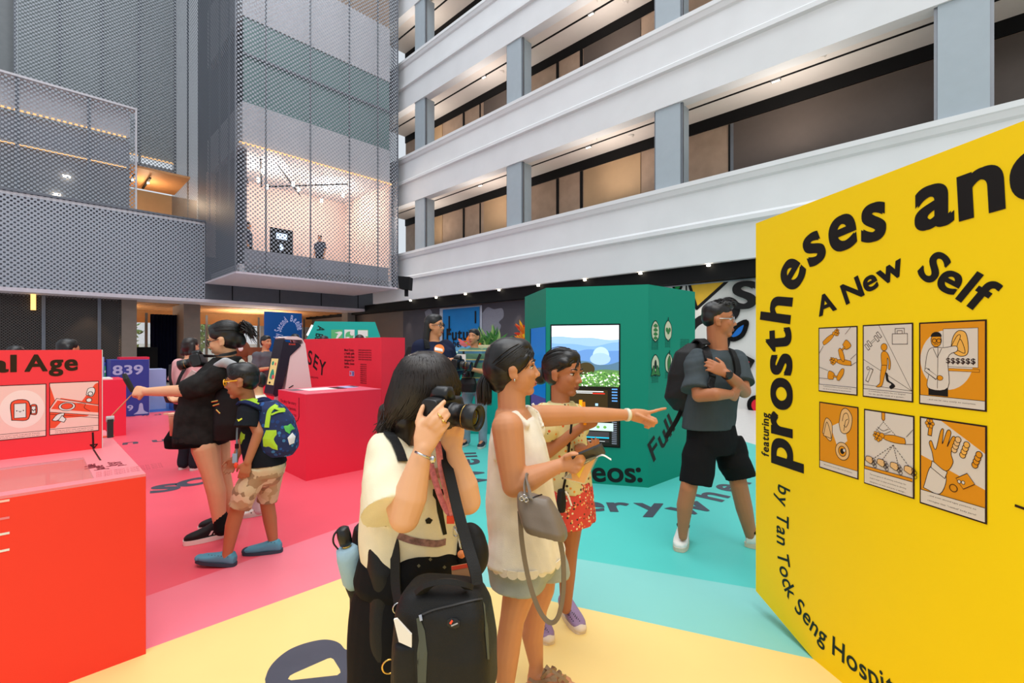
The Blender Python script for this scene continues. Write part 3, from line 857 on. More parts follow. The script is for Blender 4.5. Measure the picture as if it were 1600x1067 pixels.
def limb_arm(c, x, y, L, a, fl=1, w=0.05):
    """a printed prosthetic arm: forearm and curled fingers, at (x,y) pointing along a (radians)"""
    ca, sa = math.cos(a), math.sin(a)
    def t(u, v): return (x + (u*ca - v*sa*fl)*L, y + (u*sa + v*ca*fl)*L*c.asp)
    c.blob([t(0,0.13), t(0.5,0.17), t(0.95,0.10), t(1.0,0), t(0.95,-0.10), t(0.5,-0.17), t(0,-0.13), t(-0.04,0)], M_yor, M_maroon, 0.007)
    for (u, v, r) in ((1.1,0.05,0.13),(1.2,-0.1,0.11),(1.3,0.1,0.09),(1.38,-0.03,0.09),(1.28,-0.2,0.08),(1.45,0.13,0.06),(1.5,0.0,0.06),(1.42,-0.16,0.06)):
        p = t(u, v); c.disc(p[0], p[1], r*L, r*L*c.asp, M_yor, 14); c.ring(p[0], p[1], r*L, r*L*c.asp, M_maroon, 0.006, 14)
def limb_foot(c, x, y, L, a):
    ca, sa = math.cos(a), math.sin(a)
    def t(u, v): return (x + (u*ca - v*sa)*L, y + (u*sa + v*ca)*L*c.asp)
    c.blob([t(0.35,0.3), t(0.9,0.34), t(0.9,-0.34), t(0.3,-0.22)], M_yor, M_maroon, 0.007)
    c.line([t(-0.15,0), t(0.35,0)], 0.03, M_maroon); c.line([t(-0.15,0), t(0.35,0)], 0.018, M_yor)
    c.blob([t(-0.3,0.25), t(-0.05,0.25), t(-0.05,-0.15), t(-0.35,-0.75), t(-0.62,-0.8), t(-0.6,-0.3)], M_yor, M_maroon, 0.007)
def draw_comic(i, c):
    L = M_maroon
    cap_y = [0.10, 0.10, 0.10, 0.10, 0.19, 0.15][i]
    if i == 0:
        limb_arm(c, 0.12, 0.76, 0.34, 0.62); limb_arm(c, 0.86, 0.46, 0.36, math.pi-0.1, -1); limb_foot(c, 0.64, 0.66, 0.26, 0.75); limb_foot(c, 0.5, 0.24, 0.26, math.pi-0.15)
        for l in (((0,0.6),(0.12,0.72)), ((0.86,0.42),(1,0.48)), ((0.86,0.52),(1,0.6)), ((0.72,0.9),(0.86,1)), ((0,0.38),(0.25,0.33)), ((0,0.2),(0.25,0.2))): c.line(l, 0.006, L)
    elif i == 1:
        c.line([(0.34,1),(1,0.13)], 0.006, L); c.line([(0,0.52),(1,0.13)], 0.006, L); c.line([(0,0.16),(1,0.13)], 0.006, L)
        c.line([(0.1,0.72),(0.32,0.85)], 0.03, L); c.line([(0.1,0.72),(0.32,0.85)], 0.018, M_pap)
        for x, y in ((0.08,0.70),(0.13,0.75),(0.29,0.82),(0.34,0.87)): c.line([(x-0.035,y+0.03),(x+0.035,y-0.03)], 0.04, L); c.line([(x-0.03,y+0.026),(x+0.03,y-0.026)], 0.025, M_pap)
        c.line([(0.62,0.74),(0.92,0.74),(0.92,0.88),(0.62,0.88)], 0.007, L, True); c.line([(0.68,0.88),(0.68,0.95),(0.86,0.95),(0.86,0.88)], 0.007, L); c.line([(0.72,0.88),(0.72,0.92),(0.82,0.92),(0.82,0.88)], 0.006, L)
        c.disc(0.45,0.7,0.065,0.05,M_yor); c.ring(0.45,0.7,0.065,0.05,L,0.007)
        c.blob([(0.40,0.45),(0.39,0.60),(0.45,0.645),(0.53,0.61),(0.585,0.5),(0.575,0.4),(0.54,0.41),(0.55,0.5),(0.52,0.55),(0.51,0.44)], M_yor, L, 0.007)
        c.blob([(0.40,0.45),(0.51,0.44),(0.46,0.3),(0.40,0.16),(0.28,0.145),(0.36,0.2),(0.37,0.3)], M_yor, L, 0.007)
        c.blob([(0.48,0.36),(0.53,0.33),(0.55,0.25),(0.64,0.21),(0.68,0.17),(0.6,0.13),(0.56,0.16),(0.6,0.2),(0.5,0.24)], M_ink, None)
        c.ring(0.1,0.4,0.03,0.022,L,0.006); c.line([(0.08,0.22),(0.18,0.38)],0.05,L); c.line([(0.085,0.225),(0.175,0.375)],0.036,M_pap)
    elif i == 2:
        c.rect(0,0.1,1,1,M_yor); c.disc(0.42,0.55,0.42,0.36,M_pap,36)
        c.rect(0.38,0.47,0.91,0.93,L); c.rect(0.386,0.475,0.903,0.925,M_pap)
        c.blob([(0.50,0.68),(0.54,0.83),(0.62,0.9),(0.72,0.88),(0.76,0.78),(0.76,0.64),(0.68,0.6),(0.58,0.62)], M_ylo, L, 0.008)
        c.blob([(0.50,0.7),(0.6,0.84),(0.65,0.83),(0.56,0.66)], M_ylo, L, 0.007); c.blob([(0.58,0.68),(0.65,0.80),(0.72,0.64)], M_ylo, L, 0.007)
        c.text('$$$$$$', 0.43, 0.515, 0.065, L, 0.8, fit=0.44)
        c.rect(0.42,0.42,0.93,0.455,L); c.rect(0.425,0.424,0.925,0.451,M_yor)
        c.rect(0.14,0.11,0.46,0.24,M_ink)
        c.blob([(0.08,0.42),(0.12,0.62),(0.2,0.70),(0.4,0.70),(0.58,0.72),(0.6,0.66),(0.46,0.58),(0.46,0.22),(0.13,0.2),(0.16,0.42)], M_pap, L, 0.007)
        c.line([(0.1,0.42),(0.27,0.33)],0.05,L); c.line([(0.1,0.42),(0.27,0.335)],0.036,M_pap); c.disc(0.33,0.33,0.05,0.03,M_yor); c.ring(0.33,0.33,0.05,0.03,L,0.006)
        c.line([(0.3,0.7),(0.29,0.2)],0.006,L); c.line([(0.22,0.69),(0.29,0.58),(0.36,0.69)],0.006,L)
        c.disc(0.27,0.79,0.085,0.08,M_yor); c.ring(0.27,0.79,0.085,0.08,L,0.007); c.disc(0.27,0.835,0.09,0.06,M_ink,20,0,math.pi)
        c.ring(0.24,0.785,0.035,0.025,L,0.008); c.ring(0.315,0.785,0.035,0.025,L,0.008); c.line([(0.24,0.74),(0.27,0.748),(0.3,0.74)],0.007,L)
    elif i == 3:
        c.rect(0,0.1,1,1,M_yor)
        c.poly([(0.3,0.66),(0.52,0.74),(0.62,0.42),(0.72,0.38),(0.5,0.36)], M_pap); c.poly([(0.5,0.36),(0.62,0.42),(0.75,0.5),(0.68,0.7),(0.45,0.68)], M_pap)
        c.blob([(0.53,0.74),(0.6,0.93),(0.74,0.97),(0.87,0.86),(0.83,0.68),(0.7,0.6),(0.58,0.62)], M_skinp, L, 0.01); c.blob([(0.62,0.78),(0.66,0.88),(0.75,0.9),(0.79,0.8),(0.72,0.7),(0.66,0.72)], None, L, 0.009, False); c.blob([(0.66,0.64),(0.7,0.78),(0.76,0.82)], None, L, 0.009, False)
        c.blob([(0.07,0.54),(0.14,0.74),(0.22,0.78),(0.34,0.7),(0.34,0.5),(0.3,0.44),(0.22,0.46)], M_skinp, L, 0.01); c.blob([(0.1,0.5),(0.2,0.72),(0.32,0.5),(0.22,0.49)], M_skinp, L, 0.01)
        c.disc(0.62,0.33,0.18,0.13,M_skinp); c.ring(0.62,0.33,0.18,0.13,L,0.01); c.disc(0.62,0.33,0.10,0.075,M_yor); c.ring(0.62,0.33,0.10,0.075,L,0.01); c.disc(0.62,0.33,0.055,0.042,M_ink); c.disc(0.67,0.35,0.035,0.026,M_pap); c.ring(0.67,0.35,0.035,0.026,L,0.006)
    elif i == 4:
        c.rect(0.37,0.9,0.44,1,M_yor); c.line([(0.37,1),(0.37,0.92),(0.405,0.89),(0.44,0.92),(0.44,1)],0.008,L)
        for k in range(9):
            for x in (0.22, 0.7): 
                u = k/9; v = u+0.05; c.line([(0.405+(x-0.405)*u,0.88-0.17*u),(0.405+(x-0.405)*v,0.88-0.17*v)],0.008,L)
        c.blob([(0.28,0.8),(0.4,0.76),(0.52,0.8)],None,L,0.006,False); c.blob([(0.25,0.77),(0.4,0.72),(0.56,0.77)],None,L,0.006,False)
        limb_arm(c, 0.84, 0.68, 0.42, math.pi, -1)
        c.line([(0.85,0.64),(1,0.66)],0.006,L); c.line([(0.88,0.74),(1,0.84)],0.006,L)
        for x in (0.2,0.38,0.72,0.95):
            for k in range(8):
                u=k/8; v=u+0.06; c.line([(0.62+(x-0.62)*u,0.6-0.24*u),(0.62+(x-0.62)*v,0.6-0.24*v)],0.008,L)
        c.rect(0,0.19,1,0.235,L); c.rect(0,0.195,1,0.228,M_yor)
        for x in (0.02,0.28,0.56,0.84):
            c.blob([(x,0.31),(x+0.02,0.37),(x+0.14,0.37),(x+0.17,0.32),(x+0.12,0.28)], M_skinp, L, 0.008)
            for q in range(4): c.ring(x+0.18+0.03*(q%2), 0.34-0.025*q, 0.035,0.025, L, 0.007, 12)
    else:
        c.poly([(0,0.72),(0,1),(0.38,1),(1,0.75),(1,0.4),(0.0,0.58)], M_pap)
        c.rect(0,0.15,1,1,M_yor); c.poly([(0,0.56),(0,1),(0.34,1),(1,0.72),(1,0.34)], M_pap)
        c.blob([(0.04,0.18),(0.18,0.46),(0.42,0.38),(0.32,0.16)], M_pap, L, 0.008)
        c.poly([(0.17,0.44),(0.19,0.52),(0.44,0.43),(0.40,0.35)], M_pap); c.line([(0.17,0.44),(0.19,0.52),(0.44,0.43),(0.40,0.35)],0.008,L,True)
        c.blob([(0.22,0.51),(0.19,0.62),(0.14,0.72),(0.18,0.75),(0.25,0.66),(0.33,0.88),(0.38,0.9),(0.36,0.74),(0.44,0.9),(0.5,0.88),(0.44,0.72),(0.52,0.84),(0.57,0.82),(0.5,0.66),(0.53,0.55),(0.42,0.44)], M_yor, L, 0.008)
        c.line([(0.15,0.82),(0.17,0.94)],0.05,L); c.line([(0.152,0.825),(0.168,0.93)],0.034,M_yor)
        for q in range(6): c.disc(0.15+0.05*math.cos(q*1.05),0.95+0.035*math.sin(q*1.05),0.03,0.022,M_yor,12); c.ring(0.15+0.05*math.cos(q*1.05),0.95+0.035*math.sin(q*1.05),0.03,0.022,L,0.006,12)
        for (x,y,cc) in ((0.55,0.7,M_skinp),(0.68,0.66,M_ylo),(0.86,0.58,M_yor)):
            for q in range(4): c.disc(x+0.02*q,y+0.04*q,0.045,0.034,cc,14); c.ring(x+0.02*q,y+0.04*q,0.045,0.034,L,0.007,14)
        c.line([(0.68,0.36),(0.76,0.4)],0.13,L); c.line([(0.68,0.36),(0.76,0.4)],0.115,M_yor); c.ring(0.54,0.27,0.06,0.04,L,0.008)
        for x in (0.63,0.69): c.disc(x,0.36,0.026,0.02,M_pap,12); c.ring(x,0.36,0.026,0.02,L,0.006,12)
    c.rect(0,0,1,cap_y,M_pap); c.line([(0,cap_y),(1,cap_y)],0.006,L)
    caps = [['Traditional prosthetics is focused on looks, and','not the act of restoring the natural function.'], ['It is challenging to ensure they are designed','for the specific needs of a patient...'], ['...and can be very costly to customise.'],
            ['Many prosthetics are now realistic, even with electronics.'], ['The emergence of 3D printing technology has','made it easier to adapt prostheses by allowing','designers to scan and print a design...'], ['...and even encourages patients to','reimagine their "residual" body parts!']][i]
    n = len(caps)
    for q, tx in enumerate(caps):
        c.text(tx, 0.12, cap_y*(0.68 - 0.8*(q/(n)) ) - (0.02 if n == 1 else 0.0), 0.017, L, 0.2, fit=0.76)
for i, q in enumerate(comics):
    o, ex, ey = plane_rect(q, oY, yn)
    c = Canvas(o, ex, ey, yn); c.rect(0,0,1,1,M_maroon)
    fr = c.mb.build('comic_panel', M_maroon, yb)
    bw = 0.018; bx = bw*ey.length/ex.length
    c2 = Canvas(o + ex*bx + ey*bw + yn*0.0004, ex*(1-2*bx), ey*(1-2*bw), yn, 0.00003); c2.rect(0,0,1,1,M_pap)
    draw_comic(i, c2)
    c2.mb.build('drawing', M_pap, fr)

# ---- the red counter with the back panel
M_red = mat('vermilion board paint', (248, 62, 44), 0.5, 0.3, var=0.015, scale=2)
M_redp = mat('coral red board paint', (246, 58, 66), 0.5, 0.3, var=0.015, scale=2)
M_pink = mat('light pink print', (250, 204, 192), 0.6, 0.2, var=0)
M_pinkt = mat('pink counter top', (240, 132, 140), 0.4, 0.35, var=0.01)
M_orr = mat('orange red print', (244, 84, 54), 0.6, 0.2, var=0)
KA = G(228, 1022); KZ = 0.85
kt = thing('exhibit_counter', 'big red exhibit counter with a raised comic panel and a glazed well', 'counter', KA)
LK = 2.3; DK = 1.66
def KP(a, b, z): return KA - U*a + V*b + Vector((0,0,z))      # a along the front towards the viewer, b back
mb = MB()
mb.box(KP(0,0,0), -U*LK, V*0.02, (0,0,KZ-0.012), M_red); mb.box(KP(0,0.02,0), -U*0.02, V*(DK-0.02), (0,0,KZ-0.012), M_red)
mb.box(KP(0.02,DK-0.02,0), -U*(LK-0.02), V*0.02, (0,0,KZ-0.012), M_red); mb.box(KP(LK-0.02,0.02,0), -U*0.02, V*(DK-0.04), (0,0,KZ-0.012), M_red)
mb.build('body', M_red, kt)
wl = (0.30, 0.16, 2.0, 0.66)   # well: a0, b0, a1, b1
q1 = PL(147, 747, Vector((0,0,KZ)), Z) - KA; q2 = PL(133, 714, Vector((0,0,KZ)), Z) - KA
wa, wb0, wb1 = -q1.dot(U), max(q1.dot(V), 0.05), q2.dot(V)
mb = MB()
mb.box(KP(0,0,KZ-0.012), -U*wa, V*DK, (0,0,0.012)); mb.box(KP(wa,0,KZ-0.012), -U*(LK-wa), V*wb0, (0,0,0.012)); mb.box(KP(wa,wb1,KZ-0.012), -U*(LK-wa), V*(DK-wb1), (0,0,0.012))
mb.build('worktop', M_pinkt, kt)
mb = MB()
mb.box(KP(wa,wb0,KZ-0.2), -U*(LK-wa), V*(wb1-wb0), (0,0,0.01), M_pink); mb.box(KP(wa,wb1,KZ-0.2), -U*(LK-wa), V*0.01, (0,0,0.188), M_orr); mb.box(KP(wa-0.01,wb0,KZ-0.2), -U*0.01, V*(wb1-wb0), (0,0,0.188), M_orr)
mb.build('display_well', M_orr, kt)
mb = MB(); mb.box(KP(wa,wb0,KZ-0.005), -U*(LK-wa), V*(wb1-wb0), (0,0,0.005), M_clear); mb.build('glass_top', M_clear, kt)
# raised panel
kb = PL(159, 700, Vector((0,0,KZ)), Z); bb = (kb-KA).dot(V); ba = -(kb-KA).dot(U); kzt = PL(159, 546.5, kb, -V).z
mb = MB(); mb.box(KP(ba,bb,KZ), -U*(LK-ba), V*0.05, (0,0,kzt-KZ), M_redp); mb.box(KP(ba-0.001,bb+0.001,KZ), U*0.003, V*0.048, (0,0,kzt-KZ), M_white); pan = mb.build('back_panel', M_redp, kt)  # white end strip paints the light on the panel's side edge
oK = kb - V*0.0012; nK = -V
M_dolive = mat('dark olive print', (48, 34, 14), 0.6, 0.2, var=0)
mb = MB()
h = Z.cross(nK).normalized(); a0 = PL(39, 580, oK, nK); a1 = PL(121, 577.5, oK, nK); w = (a1-a0).dot(h)
sz = 0.127
line_text(mb, 'Age', Vector((a0.x, a0.y, a0.z)), h, Z, sz, M_dolive, 1.1, 0.07, fit=w)
tw = line_text(MB(), 'Digital', a0, h, Z, sz, M_dolive, 1.1, 0.07, squeeze=1.25)
e1 = PL(25, 581, oK, nK); line_text(mb, 'Digital', Vector((e1.x,e1.y,a0.z)) - h*tw, h, Z, sz, M_dolive, 1.1, 0.07, squeeze=1.25)
mb.build('lettering', M_dolive, pan)
def kcomic(pxs, k):
    o, ex, ey = plane_rect(pxs, oK, nK)
    c = Canvas(o, ex, ey, nK); c.rect(0,0,1,1,M_maroon); fr = c.mb.build('comic_panel', M_maroon, pan)
    c = Canvas(o + ex*0.014 + ey*0.014 + nK*0.0004, ex*0.972, ey*0.972, nK); L = M_maroon
    c.rect(0,0,1,1,M_pink)
    if k == 1:
        c.poly([(0,0.12),(0,0.95),(0.1,0.66),(1,0.98),(1,0.4),(0.3,0.12)], M_orr); c.poly([(0.02,1),(0.14,0.72),(0.65,0.62),(0.97,1)], M_pink); c.poly([(0.3,0.3),(0.02,0.05),(1,0.05),(1,0.3)], M_pink)
        c.poly([(0,0.52),(0.13,0.7),(1,0.52),(1,0.3),(0,0.44)], M_pink); c.line([(0,0.52),(0.13,0.7),(1,0.52)],0.01,L); c.poly([(0.02,0.5),(0.15,0.66),(1,0.5),(1,0.36)], M_orr); c.line([(0,0.44),(1,0.3)],0.01,L); c.line([(0,0.4),(1,0.25)],0.008,L)
        c.disc(0.34,0.53,0.17,0.085,M_white); c.ring(0.34,0.53,0.17,0.085,L,0.01); c.disc(0.34,0.535,0.12,0.06,M_orr); c.ring(0.34,0.535,0.12,0.06,L,0.01)
        c.blob([(0.55,0.58),(0.72,0.56),(0.7,0.48),(0.82,0.4)],None,L,0.008,False)
        c.blob([(0.74,0.74),(0.78,0.86),(0.9,0.88),(0.93,0.8),(0.86,0.7)],M_white,L,0.01); c.ring(0.83,0.76,0.05,0.04,L,0.012); c.disc(0.8,0.63,0.06,0.04,M_white); c.ring(0.8,0.63,0.06,0.04,L,0.01)
        c.blob([(0.04,0.28),(0.14,0.38),(0.28,0.4),(0.24,0.32),(0.12,0.26)],M_white,L,0.01); c.poly([(0.16,0.26),(0.24,0.36),(0.32,0.28),(0.28,0.22)],M_white); c.line([(0.16,0.26),(0.24,0.36),(0.32,0.28),(0.28,0.22)],0.01,L,True)
    else:
        c.disc(0.6,0.55,0.38,0.36,mat('pale pink print',(252,226,216),var=0),40); c.poly([(0,0.1),(0,0.5),(0.15,0.1)],M_skinp)
        for (x,y,w_,h_) in ((0.56,0.52,0.28,0.34),(0.79,0.52,0.10,0.17)):
            c.blob([(x-w_/2,y-h_/2),(x-w_/2,y+h_/2),(x+w_/2,y+h_/2),(x+w_/2,y-h_/2)],M_orr,L,0.012); c.rect(x-w_*0.36,y-h_*0.4,x+w_*0.36,y+h_*0.4,M_white); c.line([(x-w_*0.36,y-h_*0.4),(x-w_*0.36,y+h_*0.4),(x+w_*0.36,y+h_*0.4),(x+w_*0.36,y-h_*0.4)],0.01,L,True)
            c.disc(x-w_*0.2,y,0.012,0.012,L,8); c.disc(x+w_*0.2,y,0.012,0.012,L,8); c.line([(x-w_*0.07,y-0.01),(x,y-0.025),(x+w_*0.07,y-0.01)],0.01,L)
    c.rect(0,0,1,0.1,M_pink); c.line([(0,0.1),(1,0.1)],0.008,L)
    for q,tx in enumerate(('Pairing our smart tools with gentle friendly','and well made forms changes how we age.')): c.text(tx, 0.1, 0.055-0.035*q, 0.018, L, 0.15, fit=0.8)
    c.mb.build('drawing', M_pink, fr)
kcomic([(77,598),(155,595),(154,673),(77,680)], 1)
kcomic([(-24,603.5),(73,599),(72,681),(-24,691.5)], 0)
c = Canvas(PL(146, 702, oK, nK), h, Z, nK)
def kp2(x, y): p = PL(x, y, oK, nK) - c.o; return (p.dot(h), p.z)
c.line([kp2(145,676), kp2(146,702)], 0.009, M_maroon); c.line([kp2(141,695), kp2(152,694), kp2(147,700)], 0.006, M_maroon, True)
c.mb.build('pointer_arrow', M_maroon, pan)
tp = Vector((0,0,KZ+0.001))
mb = MB()
ca = PL(146,702,tp,Z); cb = PL(157,719,tp,Z); mb.strap([ca, cb], 0.008, 0.0005, Z, M_maroon)
M_mink = mat('wine print', (120, 30, 44), 0.6, 0.2, var=0)
for (p0, p1, tx, s_) in (((150,731),(148,722),'Julie',0.06),((165,733),(158,724),'Jane',0.06),((183,727),(178,720),'ber',0.06),((194,727),(189,722),'pan',0.05)):
    a = PL(*p0, tp, Z); b = PL(*p1, tp, Z); path_text(mb, tx, [a, a + (b-a).normalized()*0.12], Z, s_, M_mink, 0.6, 0.08, True)
for q in range(6):
    a = PL(150, 738 + q*1.5, tp, Z); line_text(mb, 'the quiet object is made to be shared', a, U, V, 0.012, M_mink, 0.1, fit=0.25)
mb.build('lettering', M_mink, kt)
mb = MB()
nF = -V
for y, mm in ((783, M_pink), (810, M_pinkt), (834, M_white), (860, M_white)):
    b = PL(15, y, KA - V*0.001, nF); a = b - U*0.5
    mb.box(a, U*0.5, -V*0.0008, (0,0,0.009), mm)
mb.build('printed_line', M_white, kt)
# clip and cable pulled out by the girl in black
sl = PL(172, 683, Vector((0,0,KZ)), Z)
ct = thing('tethered_tool', 'thin orange pull cable stretched from a clip on the red counter to a fist', 'cable', sl)
mb = MB(); mb.cbox(sl + Vector((0,0,0.06)), 0.03, 0.05, 0.12, mat('dark clip plastic', (50,54,58), 0.4), U, V); mb.lathe([(0.02,-0.02),(0.02,0.02)], sl + Vector((0,0,0.12)), mat('pale clip plastic', (180,180,180)), U, 12); mb.build('clip', M_black, ct)
mb = MB(); mb.cbox(sl + Vector((-0.05,0,0.002)), 0.12, 0.06, 0.004, M_orr, U, V); mb.build('slot', M_orr, ct)
HAND_E = P(206, 612, 3.32)
mb = MB(); mb.tube([sl + Vector((0,0,0.13)), HAND_E + Vector((0,0,-0.02))], 0.004, mat('orange cord', (196,120,84)), n=6); mb.build('cable', MATS['orange cord'], ct)
mb = MB(); mb.tube([HAND_E + Vector((0.01,0,0.0)), P(197, 592, 3.3), P(194, 584, 3.3)], [0.016, 0.018, 0.012], mat('dark grip', (40,46,40)), n=8); mb.build('handle', MATS['dark grip'], ct)

# ---- second red counter behind it
M_reds = mat('crimson board paint', (238, 48, 74), 0.5, 0.3, var=0.015, scale=2)
def counter(px, py, zt_, a, b, name, label, left=True):
    o = G(px, py); t = thing(name, label, 'counter', o)
    mb = MB(); mb.box(o, -U*a if left else U*a, V*b, (0,0,zt_), M_reds); mb.build('body', M_reds, t)
    return o, t
o, t = counter(197, 680, 0.91, 1.3, 0.9, 'exhibit_counter', 'small red counter with a white panel on top, beyond the outstretched fist')
mb = MB(); mb.box(o - U*0.9 + V*0.15 + Vector((0,0,0.91)), U*0.75, V*0.5, (0,0,0.02), M_white); mb.box(o - U*0.86 + V*0.22 + Vector((0,0,0.93)), U*0.3, V*0.35, (0,0,0.001), M_ink); mb.build('top_panel', M_white, t)

# ---- numbered blue blocks
M_cob = mat('cobalt board paint', (52, 66, 150), 0.5, 0.3, var=0.02); M_pal = mat('pale blue print', (170, 182, 222), 0.55, 0.25, var=0.02)
def block(o, w, d, hgt, label, mf, ms, num=None, w2=0.0):
    t = thing('display_block', label, 'display block', o, None)
    mb = MB(); mb.box(o, -U*w, V*d, (0,0,hgt), mf); mb.box(o + U*0.001, V*d, U*0.004, (0,0,hgt), ms)
    mb.build('body', mf, t)
    if num:
        mb = MB(); line_text(mb, num, o - U*(w*0.95) - V*0.002 + Vector((0,0,hgt-0.30)), U, Z, 0.27, M_pal, 0.9, fit=w*0.78)
        line_text(mb, num, o - U*(w*0.93) - V*0.002 + Vector((0,0,0.12)), U, Z, 0.16, M_pal, 0.7, fit=w*0.5)
        c = Canvas(o - U*w*0.42 - V*0.002, U*w*0.4, Z*0.35, -V, mb=mb); c.blob([(0,0.1),(0.3,0.3),(0.4,0.7),(0.6,0.7),(0.7,0.3),(1,0.1)], M_pal)
        mb.build('number', M_pal, t)
        c = Canvas(o + U*0.006, V*d, Z*hgt, U, mb=MB())
        for q in range(26):
            x = RNG.uniform(0.1,0.9); y = RNG.uniform(0.05,0.7); s_ = RNG.uniform(0.04,0.12); c.blob([(x-s_,y),(x,y+s_*0.6),(x+s_,y),(x,y-s_*0.6)], M_cob)
        c.mb.build('side_print', M_cob, t)
    return t
b1 = G(233, 648)
block(b1, 0.62, 0.9, 1.17, 'cobalt blue display block numbered 839 in pale figures', M_cob, M_pal, '839')
block(b1 + U*0.45 + V*0.95, 0.6, 0.6, 0.92, 'shorter pale blue block behind the side of block 839', M_pal, M_pal)
block(b1 - U*0.66 + V*0.72, 0.5, 0.5, 1.22, 'pale blue block peeking out behind the top of block 839', M_pal, M_cob)
block(b1 - U*1.18 + V*0.1, 0.6, 0.7, 1.02, 'low striped blue block beside block 839', M_cob, M_pal)
b2 = P(196, 570, 11.5); b2.z = 0
t = block(b2, 0.7, 0.6, 1.05, 'blue block with a small green number 844 sign', M_cob, M_pal)
M_green = mat('green print', (60, 160, 100), 0.5, 0.3, var=0)
mb = MB(); mb.box(b2 - U*0.62 - V*0.03 + Vector((0,0,0.72)), U*0.56, V*0.02, (0,0,0.26), M_green); line_text(mb, '844', b2 - U*0.58 - V*0.033 + Vector((0,0,0.78)), U, Z, 0.2, M_white, 0.8, fit=0.46); mb.build('number_sign', M_green, t)
c = b1 + U*0.1 + V*0.3
mb = MB(); mb.box(c - U*0.55 + Vector((0,0,1.17)), U*0.5, V*0.4, (0,0,0.05), M_reds)
single('book', mb, M_reds, 'flat red box lying on top of blue block 839', 'box')
mb = MB(); c = P(258, 636, 10.6); c.z = 0; mb.box(b1 + U*0.5 + V*0.2, U*2.2, V*0.7, (0,0,0.40), M_fb)
single('display_block', mb, M_fb, 'low bright blue plinth beside block 839', 'display block')

# ---- middle counter, white kiosk and crimson wall
o = G(478, 752); ct2 = thing('exhibit_counter', 'crimson counter with printed sheets on top, standing before the white kiosk', 'counter', o)
hz = 0.935
mb = MB(); mb.box(o, U*0.9, V*0.8, (0,0,hz-0.006), M_reds); mb.build('body', M_reds, ct2)
M_rose = mat('rose counter top', (226, 104, 124), 0.4, 0.3, var=0.01)
mb = MB(); mb.box(o + Vector((0,0,hz-0.006)), U*0.9, V*0.8, (0,0,0.006), M_rose); mb.build('worktop', M_rose, ct2)
mb = MB()
for (a, b, w_, d_, mm) in ((0.05,0.48,0.12,0.22,M_alu),(0.18,0.36,0.34,0.3,M_white),(0.53,0.36,0.12,0.26,M_maroon),(0.66,0.4,0.16,0.26,M_pal),(0.8,0.48,0.07,0.2,M_maroon)):
    mb.box(o + U*a + V*b + Vector((0,0,hz)), U*w_, V*d_, (0,0,0.002), mm)
mb.build('printed_sheet', M_white, ct2)
mb = MB()
for q, tx in enumerate(('To play the story','press the button,','hold and listen to','what happens when you','let it go')):
    line_text(mb, tx, o + V*0.72 - U*0.002 + Vector((0,0,hz-0.14-0.065*q)), -V, Z, 0.05, M_mink, 0.35, fit=0.46 if q < 4 else 0.2)
mb.tube([o + V*0.18 - U*0.002 + Vector((0,0,hz-0.05)), o + V*0.18 - U*0.002 + Vector((0,0,hz-0.26)), o + V*0.22 - U*0.002 + Vector((0,0,hz-0.31)), o + V*0.34 - U*0.002 + Vector((0,0,hz-0.33))], 0.004, M_mink, n=5)
mb.build('lettering', M_mink, ct2)
# kiosk: profile on a plane facing -V
kp_o = P(480, 612, 6.25); nk = -V
M_kw = mat('white kiosk shell', (232, 214, 212), 0.4, 0.4, var=0.01); M_kd = mat('kiosk dark plastic', (34, 30, 44), 0.35, 0.4, var=0.01)
kio = thing('touch_kiosk', 'white leaning kiosk with a dark front and a small lit screen', 'kiosk', Vector((kp_o.x, kp_o.y, 0)))
def kk(x, y): return PL(x, y, kp_o, nk)
prof = [(436,700),(440,640),(447,600),(453,556),(462,546),(474,536),(472,531),(446,530),(444,527.5),(450,525.5),(464,525.5),(472,529),(477,537),(482,572),(488,612),(498,700)]
mb = MB(); mb.prism([kk(*p) for p in prof], V*0.32, M_kw); mb.build('shell', M_kw, kio, fixn=True)
pd = [(443,529.5),(446,534),(467,536),(470,540),(453,556),(439,610),(435,618),(430,620),(426,616)]
mb = MB(); mb.prism([kk(*p) - V*0.012 for p in pd], V*0.324, M_kd); mb.build('front_housing', M_kd, kio, fixn=True)
M_scr = mat('kiosk screen', (196, 176, 112), emit=0.55, var=0); M_scg = mat('kiosk screen green', (40, 140, 110), emit=0.3, var=0); M_scr2 = mat('kiosk screen red', (200, 80, 80), emit=0.3, var=0)
# screen lies on the sloping front between (423,575) and (430,527)
f0 = kk(427,614); f1 = kk(442.5,531); fu = (f1-f0); fn = V.cross(fu).normalized()
if fn.y > 0: fn = -fn
c = Canvas(f0 + fu*0.14 + V*0.27 + fn*0.004, -V*0.24, fu*0.5, fn, 0.0005); c.rect(0,0,1,1,M_scr); c.disc(0.5,0.3,0.3,0.1,M_scg); c.blob([(0.2,0.36),(0.35,0.56),(0.6,0.58),(0.8,0.36)],M_scg); c.rect(0.55,0.24,0.9,0.38,M_scr2); c.disc(0.35,0.82,0.16,0.08,M_scg); c.disc(0.4,0.08,0.14,0.04,M_ink); c.disc(0.75,0.8,0.1,0.06,M_scr2)
c.mb.build('screen', M_scr, kio)
c = Canvas(kk(451,539) - V*0.014, U*0.5, Z*0.5, -V); c.text('Kiosk', 0.0, 0.0, 0.05, M_orr, 0.4); c.mb.build('maker_mark', M_orr, kio)
mb = MB(); mb.tube([kk(451,606) - V*0.004, kk(458,602) - V*0.004], 0.006, M_ink, n=6); mb.build('slot', M_ink, kio)
